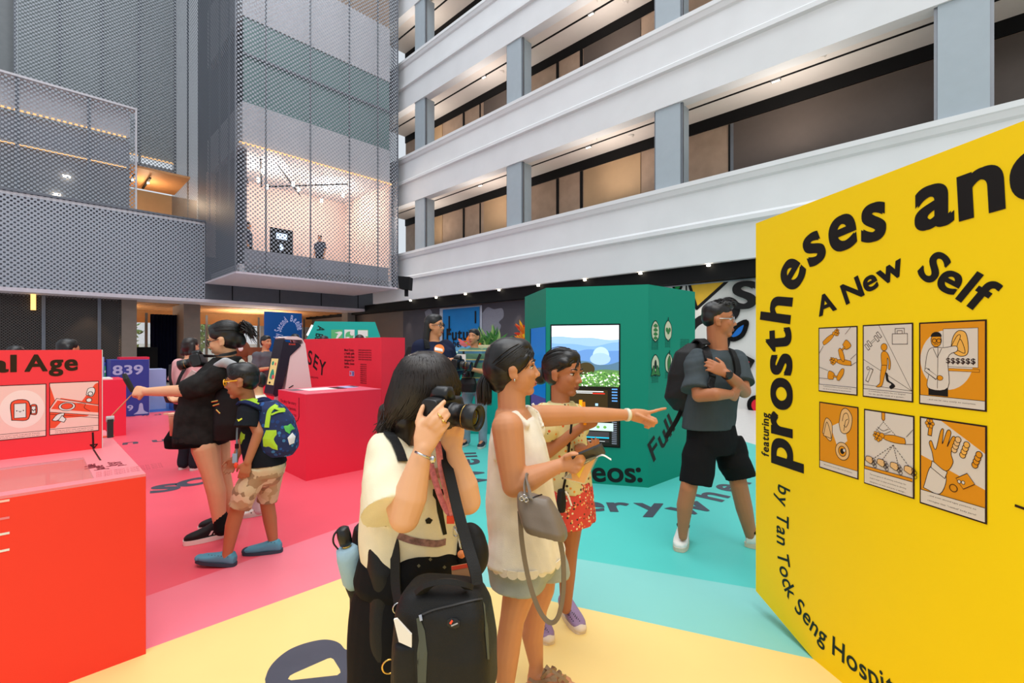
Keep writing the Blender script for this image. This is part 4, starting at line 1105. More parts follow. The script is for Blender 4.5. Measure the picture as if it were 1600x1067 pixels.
# crimson wall
cw = P(596, 600, 6.2); cw.z = 0; wt = thing('display_wall', 'crimson display wall reading ASEY with small black paragraphs', 'display wall', cw)
wz = 1.45 + 14/735*6.2
mb = MB(); mb.box(cw, V*2.5, U*0.36, (0,0,wz), mat('crimson wall paint', (240, 50, 70), 0.5, 0.3, var=0.02)); mb.build('board', MATS['crimson wall paint'], wt)
nw = -U; ow = cw - U*0.002
def wp(x, y): return PL(x, y, ow, nw)
mb = MB()
path_text(mb, 'KASEY', [wp(*p) for p in ((456,572),(468,567),(477,567),(488,572),(500,584),(509,588))], nw, 0.33, M_ink, 0.6, 0.06, True)
hw = Z.cross(nw)
for q, tx in enumerate(('Meet Kasey,','a friendly guide','with the clues','designed for','families, classes','and you.')):
    line_text(mb, tx, wp(538, 548.5 + 5.2*q), hw, Z, 0.05, M_ink, 0.6, fit=0.30 if q != 5 else 0.15)
for q in range(5): line_text(mb, 'hundreds of quiet words about the way', wp(560, 548 + 3.6*q), hw, Z, 0.035, M_ink, 0.2, fit=0.36)
for q in range(10): line_text(mb, 'people and care', wp(563, 570 + 3.2*q), hw, Z, 0.033, M_ink, 0.2, fit=0.17)
line_text(mb, 'featuring stories', wp(483, 590), hw, Z, 0.05, M_mink, 0.2, fit=0.35)
mb.build('lettering', M_ink, wt)
c = Canvas(wp(546, 587), hw*0.14, Z*0.07, nw); c.rect(0,0,1,1,M_pal); c.rect(0.1,0.2,0.4,0.8,M_reds); c.rect(0.65,0.1,0.9,0.9,M_cob); c.mb.build('small_label', M_pal, wt)
o3 = P(412, 597, 7.3); o3.z = 0
mb = MB(); mb.box(o3 - U*0.3, U*0.62, V*0.5, (0,0,0.89), M_reds); single('exhibit_counter', mb, M_reds, 'crimson counter partly hidden behind the white kiosk', 'counter')

# ---- teal slanted board, blue curved board
M_teal = mat('bright teal board paint', (0, 172, 160), 0.45, 0.35, var=0.01); M_bteal = mat('green booth paint', (0, 138, 114), 0.5, 0.3, var=0.012, scale=1.5)
to = P(540, 532, 9.4); nt_ = (Vector((0.0,0,EYE)) - to); nt_.z = 0; nt_ = (nt_.normalized()*0.9 + Z*0.1).normalized()
tb = thing('display_board', 'bright teal sloping board with a row of green and white pictures', 'display board', Vector((to.x,to.y,0)))
def tpx(x,y): return PL(x,y,to,nt_)
mb = MB(); mb.prism([tpx(470,548), tpx(492,502), tpx(586,503), tpx(602,548), tpx(612,575), tpx(458,575)], -nt_*0.4, M_teal); mb.prism([tpx(458,575), tpx(612,575), Vector((tpx(612,575).x, tpx(612,575).y, 0)), Vector((tpx(458,575).x, tpx(458,575).y, 0))], Vector((0,0.4,0)), M_teal); mb.build('board', M_teal, tb)
ht = Z.cross(nt_).normalized(); vt = nt_.cross(ht)
M_lg = mat('leaf green print', (96, 186, 120), 0.5, 0.2, var=0)
for q, (x0, y0, x1, y1) in enumerate(((517.5,515,535.5,534),(538,515,554,534),(558.5,515,575.5,534))):
    a = tpx(x0,y1); b = tpx(x1,y1); d = tpx(x0,y0)
    c = Canvas(a + nt_*0.004, b-a, d-a, nt_, 0.002); c.rect(0,0,1,1,M_lg if q != 1 else M_white)
    if q == 0: c.blob([(0.3,0.75),(0.8,0.85),(0.95,0.7),(0.6,0.3),(0.3,0),(0.5,0.5),(0.6,0.65)], M_white)
    elif q == 1: c.disc(0.5,0.5,0.4,0.35,M_lg); c.rect(0.2,0.2,0.5,0.4,M_white); c.disc(0.75,0.7,0.2,0.2,M_white)
    else: c.rect(0.05,0.45,0.95,0.95,M_white); c.disc(0.5,0.3,0.3,0.2,M_white)
    c.mb.build('picture', M_lg, tb)
mb = MB(); path_text(mb, 'A BLUE', [tpx(497,508.5)+nt_*0.005, tpx(494,520)+nt_*0.005, tpx(489,545)+nt_*0.005], nt_, 0.19, M_dgreen, 0.6, 0.08, True); mb.build('lettering', M_dgreen, tb)
mb = MB(); a = tpx(488,508)+nt_*0.004; b = tpx(480,524)+nt_*0.004; mb.strap([a,b],0.03,0.004,nt_,mat('white light tube',(255,255,255),emit=2,var=0)); mb.build('light_tube', MATS['white light tube'], tb)
M_navyb = mat('royal blue board paint', (8, 76, 148), 0.5, 0.3, var=0.02)
bo_ = P(440, 540, 9.2); bo_.z = 0
bb_ = thing('display_board', 'royal blue curved board with a white arc of lettering', 'display board', bo_)
pts = []
for i in range(25):
    t = i/24; x = 412.5 + 53.5*t; Yb = 9.0 + 0.55*t**2 + 0.10*math.sin(math.pi*t); p = P(x, 541, Yb); p.z = 0; pts.append(p)
mb = MB(); vs = [p for p in pts] + [p + Vector((0.02,0.12,0)) for p in pts[::-1]]
mb.prism(vs, (0,0,2.12), M_navyb); mb.build('board', M_navyb, bb_, fixn=True)
mb = MB(); nb = Vector((0.35,-0.93,0)).normalized()
q0 = P(446, 525, 8.95)
path_text(mb, 'by Second Beeline', [PL(x,y,q0,nb) for x,y in ((438,528),(440,515),(446,506),(453,502),(461,505),(465,516))], nb, 0.17, M_pal, 0.5, 0.08, True); mb.build('lettering', M_pal, bb_)

# ---- green booth with the big screen
B0_ = G(1013, 762); B1_ = G(1086, 735); B2_ = Vector((P(853,541,5.12).x, 5.12, 0)); B3_ = Vector((P(820,541,6.05).x, 6.05, 0))
BH = 2.085
bt = thing('exhibit_booth', 'green faceted booth with a big screen and black lettering', 'booth', B0_)
mb = MB(); mb.prism([B2_, B0_, B1_, B1_ + Vector((-0.05,0.95,0)), B3_ + Vector((0.75,0.85,0)), B3_], (0,0,BH), M_bteal); mb.build('shell', M_bteal, bt)
fd = (B0_-B2_).normalized(); nf = Vector((fd.y,-fd.x,0)); of = B0_ + nf*0.002
def fpx(x,y): return PL(x,y,of,nf)
rd = (B1_-B0_).normalized(); nr_ = Vector((rd.y,-rd.x,0)); orr = B0_ + nr_*0.002
def rpx(x,y): return PL(x,y,orr,nr_)
ld = (B2_-B3_).normalized(); nl = Vector((ld.y,-ld.x,0)); ol = B2_ + nl*0.002
def lpx(x,y): return PL(x,y,ol,nl)
mb = MB()
path_text(mb, 'Videos:', [fpx(862,752), fpx(905,752), fpx(945,752), fpx(985,753), fpx(1004,752)], nf, 0.30, M_ink, 0.8, 0.06, True)
path_text(mb, 'Full A', [rpx(*p) for p in ((1021,722),(1036,700),(1056,668),(1080,626))], nr_, 0.33, mat('brown black print',(44,36,32),0.6,0.2,var=0), 0.7, 0.1, True)
mb.build('lettering', M_ink, bt)
def scr(n, c, e=0.9): return mat('screen ' + n, c, 0.3, 0.3, emit=e, var=0)
o, ex, ey = plane_rect([(862,509),(967,508),(967,697),(862,692)], of + nf*0.004, nf)
mb = MB(); mb.box(o - ex*0.02 - ey*0.012 - nf*0.005, ex*1.04, ey*1.024, nf*0.005, M_black); sc_ = mb.build('screen', M_black, bt)
c = Canvas(o + nf*0.001, ex, ey, nf, 0.00003)
c.rect(0,0,1,1,scr('black',(16,14,12),0.5)); c.rect(0,0.49,1,1,scr('sky',(228,236,246)))
def ridge(y, amp, ph, m, base=0.49): c.poly([(0,base)] + [(i/40, y + amp*(math.sin(i/40*5+ph) + 0.5*math.sin(i/40*11+ph*2))) for i in range(41)] + [(1,base)], m)
ridge(0.895,0.012,0.5,scr('far hills',(140,172,222))); ridge(0.845,0.014,2.0,scr('hills',(116,156,210))); ridge(0.78,0.018,4.2,scr('near hills',(92,132,186))); ridge(0.70,0.02,1.0,scr('wood',(78,108,130))); ridge(0.62,0.012,3,scr('meadow',(84,120,70)))
c.disc(0.74,0.75,0.12,0.07,scr('mist',(170,196,222))); c.disc(0.73,0.72,0.15,0.05,scr('mist2',(150,178,206)))
c.disc(0.52,0.635,0.13,0.055,scr('straw hat',(70,58,30),0.5)); 
gr = [scr('g1',(96,150,64)),scr('g2',(60,110,44)),scr('fl',(236,240,228)),scr('g3',(130,176,90))]
for q in range(420):
    x = RNG.uniform(0,1); y = RNG.uniform(0.495,0.61); r = RNG.uniform(0.008,0.02); c.disc(x,y,r,r*0.4,gr[int(RNG.integers(0,4))],6)
c.rect(0,0,1,0.49,scr('edit black',(18,16,12),0.5)); c.rect(0.02,0.28,0.84,0.46,scr('edit brown',(52,38,16),0.6))
c.rect(0.35,0.445,0.78,0.452,scr('w',(220,220,220))); c.rect(0.38,0.432,0.62,0.438,scr('w',(220,220,220))); c.rect(0.62,0.428,0.8,0.436,scr('r',(220,40,30))); c.rect(0.42,0.27,0.47,0.375,scr('orange',(250,150,10))); c.rect(0.66,0.33,0.70,0.35,scr('lb',(160,200,240)))
for q in range(14): c.rect(0.90,0.02+0.016*q,0.97,0.026+0.016*q,scr('dim',(130,134,150),0.6))
for q in range(5): c.rect(0.9,0.37+0.024*q,0.98,0.38+0.024*q,scr('lb2',(90,150,220),0.7))
c.rect(0.0,0.125,0.92,0.19,scr('clip',(184,206,196))); 
for q in range(8): c.disc(0.1+q*0.1,0.155,0.025,0.012,gr[0],8)
c.rect(0.0,0.06,0.86,0.115,scr('track',(60,54,58),0.7)); c.rect(0.0,0.062,0.86,0.072,scr('cyan',(20,170,200))); c.rect(0.0,0.03,0.86,0.05,scr('track2',(40,36,36),0.7)); c.rect(0.5,0.036,0.8,0.039,scr('w',(220,220,220)))
c.mb.build('screen_picture', M_black, sc_)
o, ex, ey = plane_rect([(828.5,513.5),(852.5,510.5),(852.5,700),(828.5,690)], ol + nl*0.004, nl)
c = Canvas(o, ex, ey, nl, 0.0004); c.rect(0,0,1,1,scr('deep blue',(0,96,170),0.55)); c.rect(0,0,1,0.42,scr('violet',(70,50,120),0.5)); c.rect(0,0.62,1,0.64,scr('azure',(30,130,190),0.6)); c.rect(0,0.55,1,0.57,scr('azure',(30,130,190),0.6)); c.rect(0,0,0.06,1,M_black)
c.mb.build('side_screen', M_black, bt)
M_icp = mat('icon cream print', (206, 204, 176), 0.6, 0.2, var=0); M_icg = mat('icon green print', (60, 122, 70), 0.6, 0.2, var=0)
for q, (x, y) in enumerate(((1024,518),(1044,517),(1024,571),(1045,568))):
    p = rpx(x, y); c = Canvas(p - rd*0.09 - Z*0.12, rd*0.18, Z*0.24, nr_, 0.0006)
    c.blob([(0.5,0.05),(0.15,0.25),(0.12,0.7),(0.5,0.97),(0.88,0.7),(0.85,0.25)], M_icp, M_dgreen, 0.04)
    if q == 0:
        for k in range(4): c.blob([(0.25,0.2+0.18*k),(0.5,0.3+0.18*k),(0.75,0.2+0.18*k),(0.5,0.14+0.18*k)], M_icg)
    elif q == 1: c.disc(0.35,0.55,0.14,0.1,M_icg); c.disc(0.65,0.55,0.14,0.1,M_icg); c.disc(0.5,0.45,0.14,0.1,M_icg); c.line([(0.5,0.97),(0.5,1.1)],0.05,M_dgreen)
    elif q == 2: c.blob([(0.0,0.05),(0.3,0.5),(0.5,0.2),(0.7,0.5),(1.0,0.05),(0.5,0.1)], M_icg, M_dgreen, 0.03); c.disc(0.5,0.55,0.12,0.2,M_dgreen)
    else: c.blob([(0.4,0.15),(0.35,0.6),(0.6,0.85),(0.7,0.5)], M_icg, M_dgreen, 0.03); c.line([(0.55,0.9),(0.6,1.08)],0.05,M_dgreen)
    c.mb.build('fruit_icon', M_icp, bt)
mb = MB()
for (x, y0, n, w_) in ((1018,533,6,0.13),(1039,532,5,0.11),(1018,585,6,0.13),(1039,583,4,0.11),(1063,531,9,0.2)):
    for q in range(n): line_text(mb, 'small words of help', rpx(x, y0+2.6*q), rd, Z, 0.018, M_dgreen, 0.2, fit=w_)
mb.build('small_print', M_dgreen, bt)

# ---- teal service counter further back
sc0 = G(755, 678); fdir = (Vector((0.98,-0.1,0))).normalized()
tcn = thing('service_counter', 'teal counter with a raised ledge behind the two men', 'counter', sc0)
bk = Vector((-fdir.y*-1, fdir.x, 0)); bk = Vector((0.1,0.98,0)).normalized()
mb = MB(); mb.box(sc0 - fdir*1.1, fdir*2.3, bk*0.5, (0,0,1.0), M_teal); mb.box(sc0 - fdir*1.1 + bk*0.5, fdir*2.3, bk*0.35, (0,0,1.33), M_teal); mb.build('body', M_teal, tcn)
mb = MB(); mb.box(sc0 - fdir*1.12 - bk*0.02 + Vector((0,0,1.0)), fdir*2.34, bk*0.52, (0,0,0.03), mat('teal top lit pale', (196, 236, 220), 0.4)); mb.box(sc0 - fdir*1.12 + bk*0.48 + Vector((0,0,1.33)), fdir*2.34, bk*0.4, (0,0,0.025), MATS['teal top lit pale']); mb.build('worktop', MATS['teal top lit pale'], tcn)  # ledge tops coloured pale for the light falling on them
# flowers and foliage behind the counter
fo = sc0 + bk*0.7 - fdir*0.1 + Vector((0,0,1.355))
fl = thing('flower_arrangement', 'tropical foliage and orange flowers in a pale bowl on the teal counter', 'flowers', fo)
mb = MB(); mb.lathe([(0.10,0),(0.2,0.06),(0.24,0.12),(0.22,0.12),(0.1,0.04)], fo, mat('pale bowl', (214,200,160),0.4), Z, 20); mb.build('bowl', MATS['pale bowl'], fl, True)
def leaf(mb, p, d, L, w, m):
    d = Vector(d).normalized(); s_ = d.cross(Vector((0.3,1,0.2))).normalized(); up = s_.cross(d)
    a = Vector(p); pts = [a, a + d*L*0.35 + s_*w, a + d*L*0.7 + s_*w*0.7 - up*L*0.06, a + d*L - up*L*0.16, a + d*L*0.7 - s_*w*0.7 - up*L*0.06, a + d*L*0.35 - s_*w]
    mb.poly(pts, m)
rg = np.random.default_rng(3)
mb = MB()
for q in range(60): leaf(mb, fo + Vector((rg.uniform(-0.15,0.25),rg.uniform(-0.1,0.1),0.1)), (rg.normal()*0.8, rg.normal()*0.4, rg.uniform(0.4,1.3)), rg.uniform(0.2,0.42), rg.uniform(0.02,0.045), mat(('leaf a','leaf b','leaf c')[q%3], ((70,130,60),(150,180,110),(48,104,56))[q%3], 0.5, var=0.1))
mb.build('foliage', MATS['leaf a'], fl)
mb = MB()
for q in range(26): leaf(mb, fo + Vector((rg.uniform(-0.35,-0.05),rg.uniform(-0.1,0.05),0.1)), (rg.normal()*0.6-0.2, rg.normal()*0.3, rg.uniform(0.2,0.9)), rg.uniform(0.12,0.25), 0.04, mat('orange petal', (240,120,30), 0.5) if q % 3 else mat('pink petal', (230,110,120)))
mb.build('blossom', MATS['orange petal'], fl)
fo2 = sc0 + bk*0.65 + fdir*0.62 + Vector((0,0,1.355))
f2 = thing('flower_arrangement', 'red and yellow heliconia stems in a yellow pot by the grey map wall', 'flowers', fo2)
mb = MB(); mb.lathe([(0.08,0),(0.11,0.1),(0.1,0.1),(0.02,0.02)], fo2, mat('yellow pot',(240,190,20)), Z, 16); mb.build('pot', MATS['yellow pot'], f2, True)
mb = MB()
for q in range(34): leaf(mb, fo2 + Vector((rg.uniform(-0.05,0.05),0,0.1+0.3*rg.uniform())), (rg.normal()*0.7, rg.normal()*0.3, rg.uniform(0.2,1.0)), rg.uniform(0.12,0.26), 0.03, (MATS['orange petal'], mat('yellow petal',(250,190,30)), mat('red petal',(220,60,40)))[q%3])
mb.build('blossom', MATS['orange petal'], f2)

# ---- prints on the gallery wall
oW = U*11.49; nW = -U
def gw(x, y): return PL(x, y, oW, nW)
hW = Z.cross(nW).normalized()
def wall_canvas(x0, x1, step=0.004):
    a = gw(x0, 560); b = gw(x1, 560); o = Vector((a.x, a.y, 0)); e = Vector((b.x, b.y, 0)) - o
    c = Canvas(o, e, Z*2.98, nW, step)
    def f(x, y): p = gw(x, y) - o; return (p.dot(e)/e.length_squared, p.z/2.98)
    return c, f
c, f = wall_canvas(630, 690); c.rect(0,0,1,1,M_walld)
c.mb.build('wall_print', M_walld); structure(bpy.data.objects['wall_print'])
c, f = wall_canvas(752, 1036); c.rect(0,0,1,1,M_walld)
M_map = mat('light map print', (128, 130, 140), 0.6, 0.2, var=0.1, scale=30)
c.blob([f(*p) for p in ((753,490),(762,480),(772,483),(785,482),(787,495),(780,503),(783,510),(776,525),(770,538),(766,550),(768,545),(760,570),(752,560))], M_map); c.blob([f(*p) for p in ((758,545),(764,555),(772,552),(770,575),(760,585),(754,570))], M_map)
c.blob([f(*p) for p in ((664,487),(672,483),(676,492),(668,500))], M_map)
o_ = c.mb.build('map_wall', M_walld); tag(o_, 'dark grey mural with a pale map between the blue poster and the green booth', 'mural')
pt_ = thing('poster', 'blue poster in a pale frame reading Future, behind the foliage', 'poster', gw(722, 560))
c, f = wall_canvas(688, 754, 0.006); c.k = 4; c.poly([f(688,700), f(688,482), f(754,477), f(754,700)], mat('pale frame', (176,184,196))); c.mb.build('frame', MATS['pale frame'], pt_)
c, f = wall_canvas(688, 754, 0.006); c.k = 8; c.poly([f(693.5,700), f(693.5,484), f(751,479), f(751,700)], mat('poster blue', (20,116,180), 0.6, var=0.12, scale=1)); c.poly([f(693.5,700), f(693.5,540), f(751,540), f(751,700)], mat('poster pale blue', (110,176,214), 0.6))
c.mb.build('sheet', MATS['poster blue'], pt_)
mb = MB(); a = gw(700, 531); line_text(mb, 'Future', a + nW*0.07, hW, Z, 0.62, M_ink, 0.9, fit=(gw(752,531)-a).dot(hW)); line_text(mb, 'is here', gw(700,542) + nW*0.07, hW, Z, 0.4, M_ink, 0.6, fit=1.2)
for x, y0, y1 in ((704,494,520),(745,486,505),(694.5,505,560)): mb.strap([gw(x,y0)+nW*0.07, gw(x,y1)+nW*0.07], 0.08, 0.003, nW, M_ink)
mb.build('lettering', M_ink, pt_)
# bright mural beside the man with folded arms
c, f = wall_canvas(1030, 1420, 0.004)
M_mw = mat('mural white', (216, 214, 210), 0.6, 0.2, var=0.01); M_mb = mat('mural blue', (20, 104, 190)); M_mr = mat('mural red', (224, 30, 52)); M_my = mat('mural yellow', (242, 190, 60)); M_mg = mat('mural green', (30, 150, 70))
c.rect(0,0,1,1,M_mw)
c.poly([f(*p) for p in ((1076,444),(1136,438),(1089,482))], M_my); c.line([f(*p) for p in ((1076,440),(1089,482),(1140,436))], 0.025, M_ink)
c.disc(*f(1059,448), 0.02, 0.03, M_mg); c.ring(*f(1059,448), 0.02, 0.03, M_ink, 0.02); c.line([f(1073,440), f(1073,456)], 0.012, M_ink)
c.disc(*f(1107,528), 0.105, 0.20, M_ink, 40); c.disc(*f(1103,528), 0.06, 0.12, M_mw, 30)
c.disc(*f(1138,484), 0.055, 0.10, M_ink, 30)
c.blob([f(*p) for p in ((1138,527),(1152,510),(1166,503),(1166,512),(1160,524),(1148,530))], M_mb, M_ink, 0.035)
c.poly([f(*p) for p in ((1164,560),(1176,566),(1166,580))], M_mr); c.line([f(*p) for p in ((1164,557),(1177,564),(1166,582))], 0.03, M_ink)
c.disc(*f(1183,633), 0.03, 0.06, M_mr); c.ring(*f(1183,633), 0.03, 0.06, M_ink, 0.03)
o_ = c.mb.build('mural', M_mw); tag(o_, 'white wall mural of bold black outlined yellow, blue and red shapes', 'mural')
mb = MB(); a = gw(1148, 482) + nW*0.09; line_text(mb, 'So', a, hW, Z, 0.85, M_ink, 1.3, fit=(gw(1236,482)-gw(1148,482)).dot(hW)); q_ = mb.build('lettering', M_ink, o_)
mb = MB(); a = gw(1148,436); a1 = gw(1420,436); mb.tube([Vector((gw(1036,450).x, gw(1036,450).y, 2.985))-U*0.05, Vector((a1.x,a1.y,2.985))-U*0.05], 0.025, M_alu, n=6); structure(mb.build('trim_rail', M_alu))
# taupe wall washers
for x in (500, 520, 545, 570, 640, 812, 1100):
    a = gw(x, 520); L = bpy.data.lights.new('wall_washer', 'SPOT'); L.energy = 22; L.color = (1, 0.82, 0.66); L.spot_size = 0.9; L.spot_blend = 0.6; L.shadow_soft_size = 0.05
    lo = bpy.data.objects.new('wall_washer', L); COL.objects.link(lo); lo.location = Vector((a.x, a.y, 2.96)) - U*0.25; lo.rotation_euler = (0.1, 0, 0)
# loudspeaker hung at the corner of the mesh box
so = P(631, 443, 17.2)
sp = thing('loudspeaker', 'black loudspeaker hung where the white balcony meets the mesh box', 'loudspeaker', so)
mb = MB(); mb.prism([so + Vector((-0.22,0,0.28)), so + Vector((0.2,0,0.25)), so + Vector((0.17,0,-0.22)), so + Vector((-0.18,0,-0.18))], (0.05,0.4,0), M_black); mb.build('cabinet', M_black, sp, fixn=True)
mb = MB(); mb.cbox(so + Vector((0.05,0.2,-0.32)), 0.12, 0.12, 0.25, M_black); mb.cbox(so + Vector((0.05,0.45,0.05)), 0.08, 0.5, 0.08, M_black); mb.build('bracket', M_black, sp)
# brown wooden display behind the girl's ponytail
wo = P(380, 560, 9.5); wo.z = 0
wd = thing('wooden_exhibit', 'brown wooden cut-out exhibit on an orange block near the man in grey', 'exhibit', wo)
M_bw = mat('brown wood', (120, 66, 36), 0.6, var=0.1, scale=9); M_ob = mat('orange block', (226, 140, 30))
mb = MB(); mb.box(wo + Vector((-0.1,-0.2,0)), (0.5,0,0), (0,0.5,0), (0,0,0.78), M_ob); mb.box(wo + Vector((0.2,-0.25,0.78)), (0.3,0,0), (0,0.4,0), (0,0,0.2), M_ob); mb.build('block', M_ob, wd)
mb = MB(); c0_ = wo + Vector((-0.05,0,1.38)); mb.ell(c0_, 0.2, 0.05, 0.2, m=M_bw); mb.cbox(c0_ + Vector((0.34,0,-0.03)), 0.36, 0.06, 0.16, M_bw); mb.cbox(c0_ + Vector((-0.2,0,-0.14)), 0.2, 0.05, 0.2, M_bw); mb.cbox(c0_ + Vector((0.1,0.0,-0.45)), 0.06, 0.06, 0.6, M_bw); mb.ell(c0_ + Vector((0.03,-0.05,0.02)), 0.05, 0.02, 0.05, m=M_white); mb.build('figure', M_bw, wd)
# ================================================================ people: shared builders
from mathutils.bvhtree import BVHTree
M_skinA = mat('light skin', (226, 172, 132), 0.5, 0.35, var=0.03, scale=12)
M_skinB = mat('tan skin', (204, 142, 102), 0.5, 0.35, var=0.03, scale=12)
M_skinC = mat('brown skin', (176, 114, 78), 0.5, 0.35, var=0.03, scale=12)
M_hair = mat('black hair', (20, 17, 17), 0.38, 0.5, var=0.3, scale=40)
M_hairb = mat('dark brown hair', (32, 23, 19), 0.40, 0.5, var=0.35, scale=40)
M_eyew = mat('eye white', (232, 228, 224), 0.25, 0.5, var=0); M_iris = mat('dark iris', (26, 16, 12), 0.2, 0.6, var=0)
M_lip = mat('lip', (176, 92, 84), 0.4, 0.4, var=0); M_lipd = mat('lip dark', (142, 78, 62), 0.4, 0.4, var=0)
def cloth(n, c, rough=0.85, var=0.05, bump=0.15, bscale=350): return mat(n, c, rough, 0.15, var=var, scale=18, bump=bump, bscale=bscale)
M_cblack = cloth('black cloth', (20, 20, 22)); M_cream = cloth('cream cotton', (236, 226, 196)); M_cwhite = cloth('white cotton', (238, 230, 214))
M_nylon = mat('black nylon', (24, 24, 25), 0.6, 0.3, var=0.1, scale=30, bump=0.2, bscale=400)
M_plasb = mat('black plastic', (18, 18, 19), 0.35, 0.5, var=0); M_chrome = mat('bright metal', (200, 200, 205), 0.2, 0.5, 1.0, var=0); M_gold = mat('gold metal', (220, 180, 100), 0.25, 0.5, 1.0, var=0)

def append_mb(o, mb, m):
    me = o.data; org = list(o['_org']) if '_org' in o.keys() else [0, 0, 0]
    n = len(me.vertices); v = np.empty(n*3); me.vertices.foreach_get('co', v)
    vs = [tuple(x) for x in v.reshape(-1, 3)] + [(a-org[0], b-org[1], c-org[2]) for a, b, c in mb.v]
    fs = [tuple(p.vertices) for p in me.polygons] + [tuple(i+n for i in f) for f in mb.f]
    me2 = bpy.data.meshes.new(me.name); me2.from_pydata(vs, [], fs); me2.materials.append(m)
    me2.polygons.foreach_set('use_smooth', [True]*len(fs)); me2.update(); o.data = me2; bpy.data.meshes.remove(me)

class HF:            # head frame
    def __init__(s, c, f, u, h):
        s.c = Vector(c); s.f = Vector(f).normalized(); u = Vector(u); s.u = (u - s.f*u.dot(s.f)).normalized(); s.l = s.u.cross(s.f).normalized(); s.h = h
    def __call__(s, f, l, u): return s.c + (s.f*f + s.l*l + s.u*u)*s.h
def head_prims(mb, H, neck=None, nr=0.055, wide=1.0):
    h = H.h
    def E(f, l, u, rf, rl, ru): mb.ell(H(f, l, u), rf*h, rl*h*wide, ru*h, H.f, H.l, H.u)
    E(-0.06, 0, 0.13, 0.41, 0.335, 0.37); E(0.09, 0, -0.14, 0.275, 0.27, 0.33); E(0.14, 0, 0.10, 0.21, 0.26, 0.24); E(0.235, 0, -0.41, 0.10, 0.12, 0.085)
    E(0.05, 0, -0.30, 0.24, 0.235, 0.16)
    for s in (-1, 1):
        E(0.245, 0.15*s, -0.11, 0.10, 0.10, 0.11)
        E(0.305, 0.14*s, 0.085, 0.05, 0.11, 0.035)
        E(-0.05, 0.335*s, -0.05, 0.085, 0.03, 0.145); E(-0.06, 0.355*s, 0.0, 0.075, 0.03, 0.07); E(0.0, 0.33*s, -0.14, 0.04, 0.03, 0.06)
        E(0.365, 0.055*s, -0.155, 0.045, 0.04, 0.035)
    mb.cap(H(0.33, 0, 0.03), H(0.415, 0, -0.13), 0.026*h, 0.045*h); mb.cap(H(0.32,0,0.06), H(0.38,0,-0.06), 0.03*h, 0.034*h)
    E(0.235, 0, -0.245, 0.11, 0.17, 0.13); E(0.335, 0, -0.265, 0.045, 0.10, 0.025); E(0.325, 0, -0.31, 0.045, 0.085, 0.028)
    if neck is not None:
        mb.cap(H(-0.10, 0, -0.22), neck, nr*1.0, nr*1.15); mb.cap(H(-0.02, 0, -0.3), Vector(neck), nr*0.9, nr*1.1)
def face_parts(H, root, lipm=None, brow=M_hair, smile=0.0, closed=False):
    h = H.h
    for s in (-1, 1):
        mb = MB(); c = H(0.268, 0.145*s, 0.005); mb.ell(c, 0.045*h, 0.066*h, 0.032*h if not closed else 0.012*h, H.f, H.l, H.u, M_eyew, 14, 8); c2 = H(0.298, 0.15*s, 0.005); mb.ell(c2, 0.018*h, 0.03*h, 0.03*h if not closed else 0.01*h, H.f, H.l, H.u, M_iris, 12, 8)
        mb.tube([H(0.300, 0.08*s, 0.015), H(0.318, 0.14*s, 0.038), H(0.27, 0.215*s, 0.015)], [0.006*h, 0.012*h, 0.006*h], M_iris, 6)
        mb.build('eye', M_eyew, root, True)
        mb = MB(); mb.tube([H(0.338, 0.07*s, 0.105), H(0.345, 0.15*s, 0.13), H(0.28, 0.235*s, 0.105)], [0.016*h, 0.02*h, 0.007*h], brow, 8); mb.build('eyebrow', brow, root, True)
    mb = MB(); mb.ell(H(0.352, 0, -0.268), 0.038*h, 0.10*h, 0.018*h, H.f, H.l, H.u, None, 16, 8); mb.ell(H(0.345, 0, -0.305), 0.038*h, 0.085*h, 0.023*h, H.f, H.l, H.u, None, 16, 8)
    mb.build('lips', lipm or M_lip, root, True)
def hair_cap(mb, H, up=0.0, back=0.0, wide=1.0):
    h = H.h
    def E(f, l, u, rf, rl, ru): mb.ell(H(f, l, u), rf*h, rl*h*wide, ru*h, H.f, H.l, H.u)
    E(-0.10, 0, 0.19+up, 0.43, 0.365, 0.365); E(-0.19-back, 0, 0.02, 0.33, 0.345, 0.38); E(0.06, 0, 0.36+up, 0.26, 0.28, 0.17)
def strands(mb, H, n, seed, z0=0.5, zmin=-0.6, r=0.0016, spread=0.02, ang=(0.6, 5.7), rx=0.46, ry=0.40, flick=0.03, part=0.05):
    """loose locks running from the crown down over the hair"""
    rg = np.random.default_rng(seed); h = H.h
    for i in range(n):
        a = rg.uniform(*ang); zm = zmin + rg.uniform(-0.05, 0.08); pts = []; rs = []
        for k in range(9):
            t = k/8; th = t*1.55
            rad = math.sin(min(th*1.15, 1.57)); zz = 0.17 + 0.41*math.cos(min(th*1.2, 1.57)) if t < 0.6 else None
            if zz is None: zz = 0.17 + (zm-0.17)*((t-0.6)/0.4)
            q = 1.0 + (flick*rg.uniform(0.2, 1.6) if t > 0.85 else 0)
            p = H(-0.08 + rx*rad*q*math.cos(a) + rg.normal()*0.008, ry*rad*q*math.sin(a) + rg.normal()*0.008, zz)
            pts.append(p); rs.append(r*(1.0 if t < 0.8 else 1.0-(t-0.8)*3.5))
        mb.tube(pts, rs, None, 5)

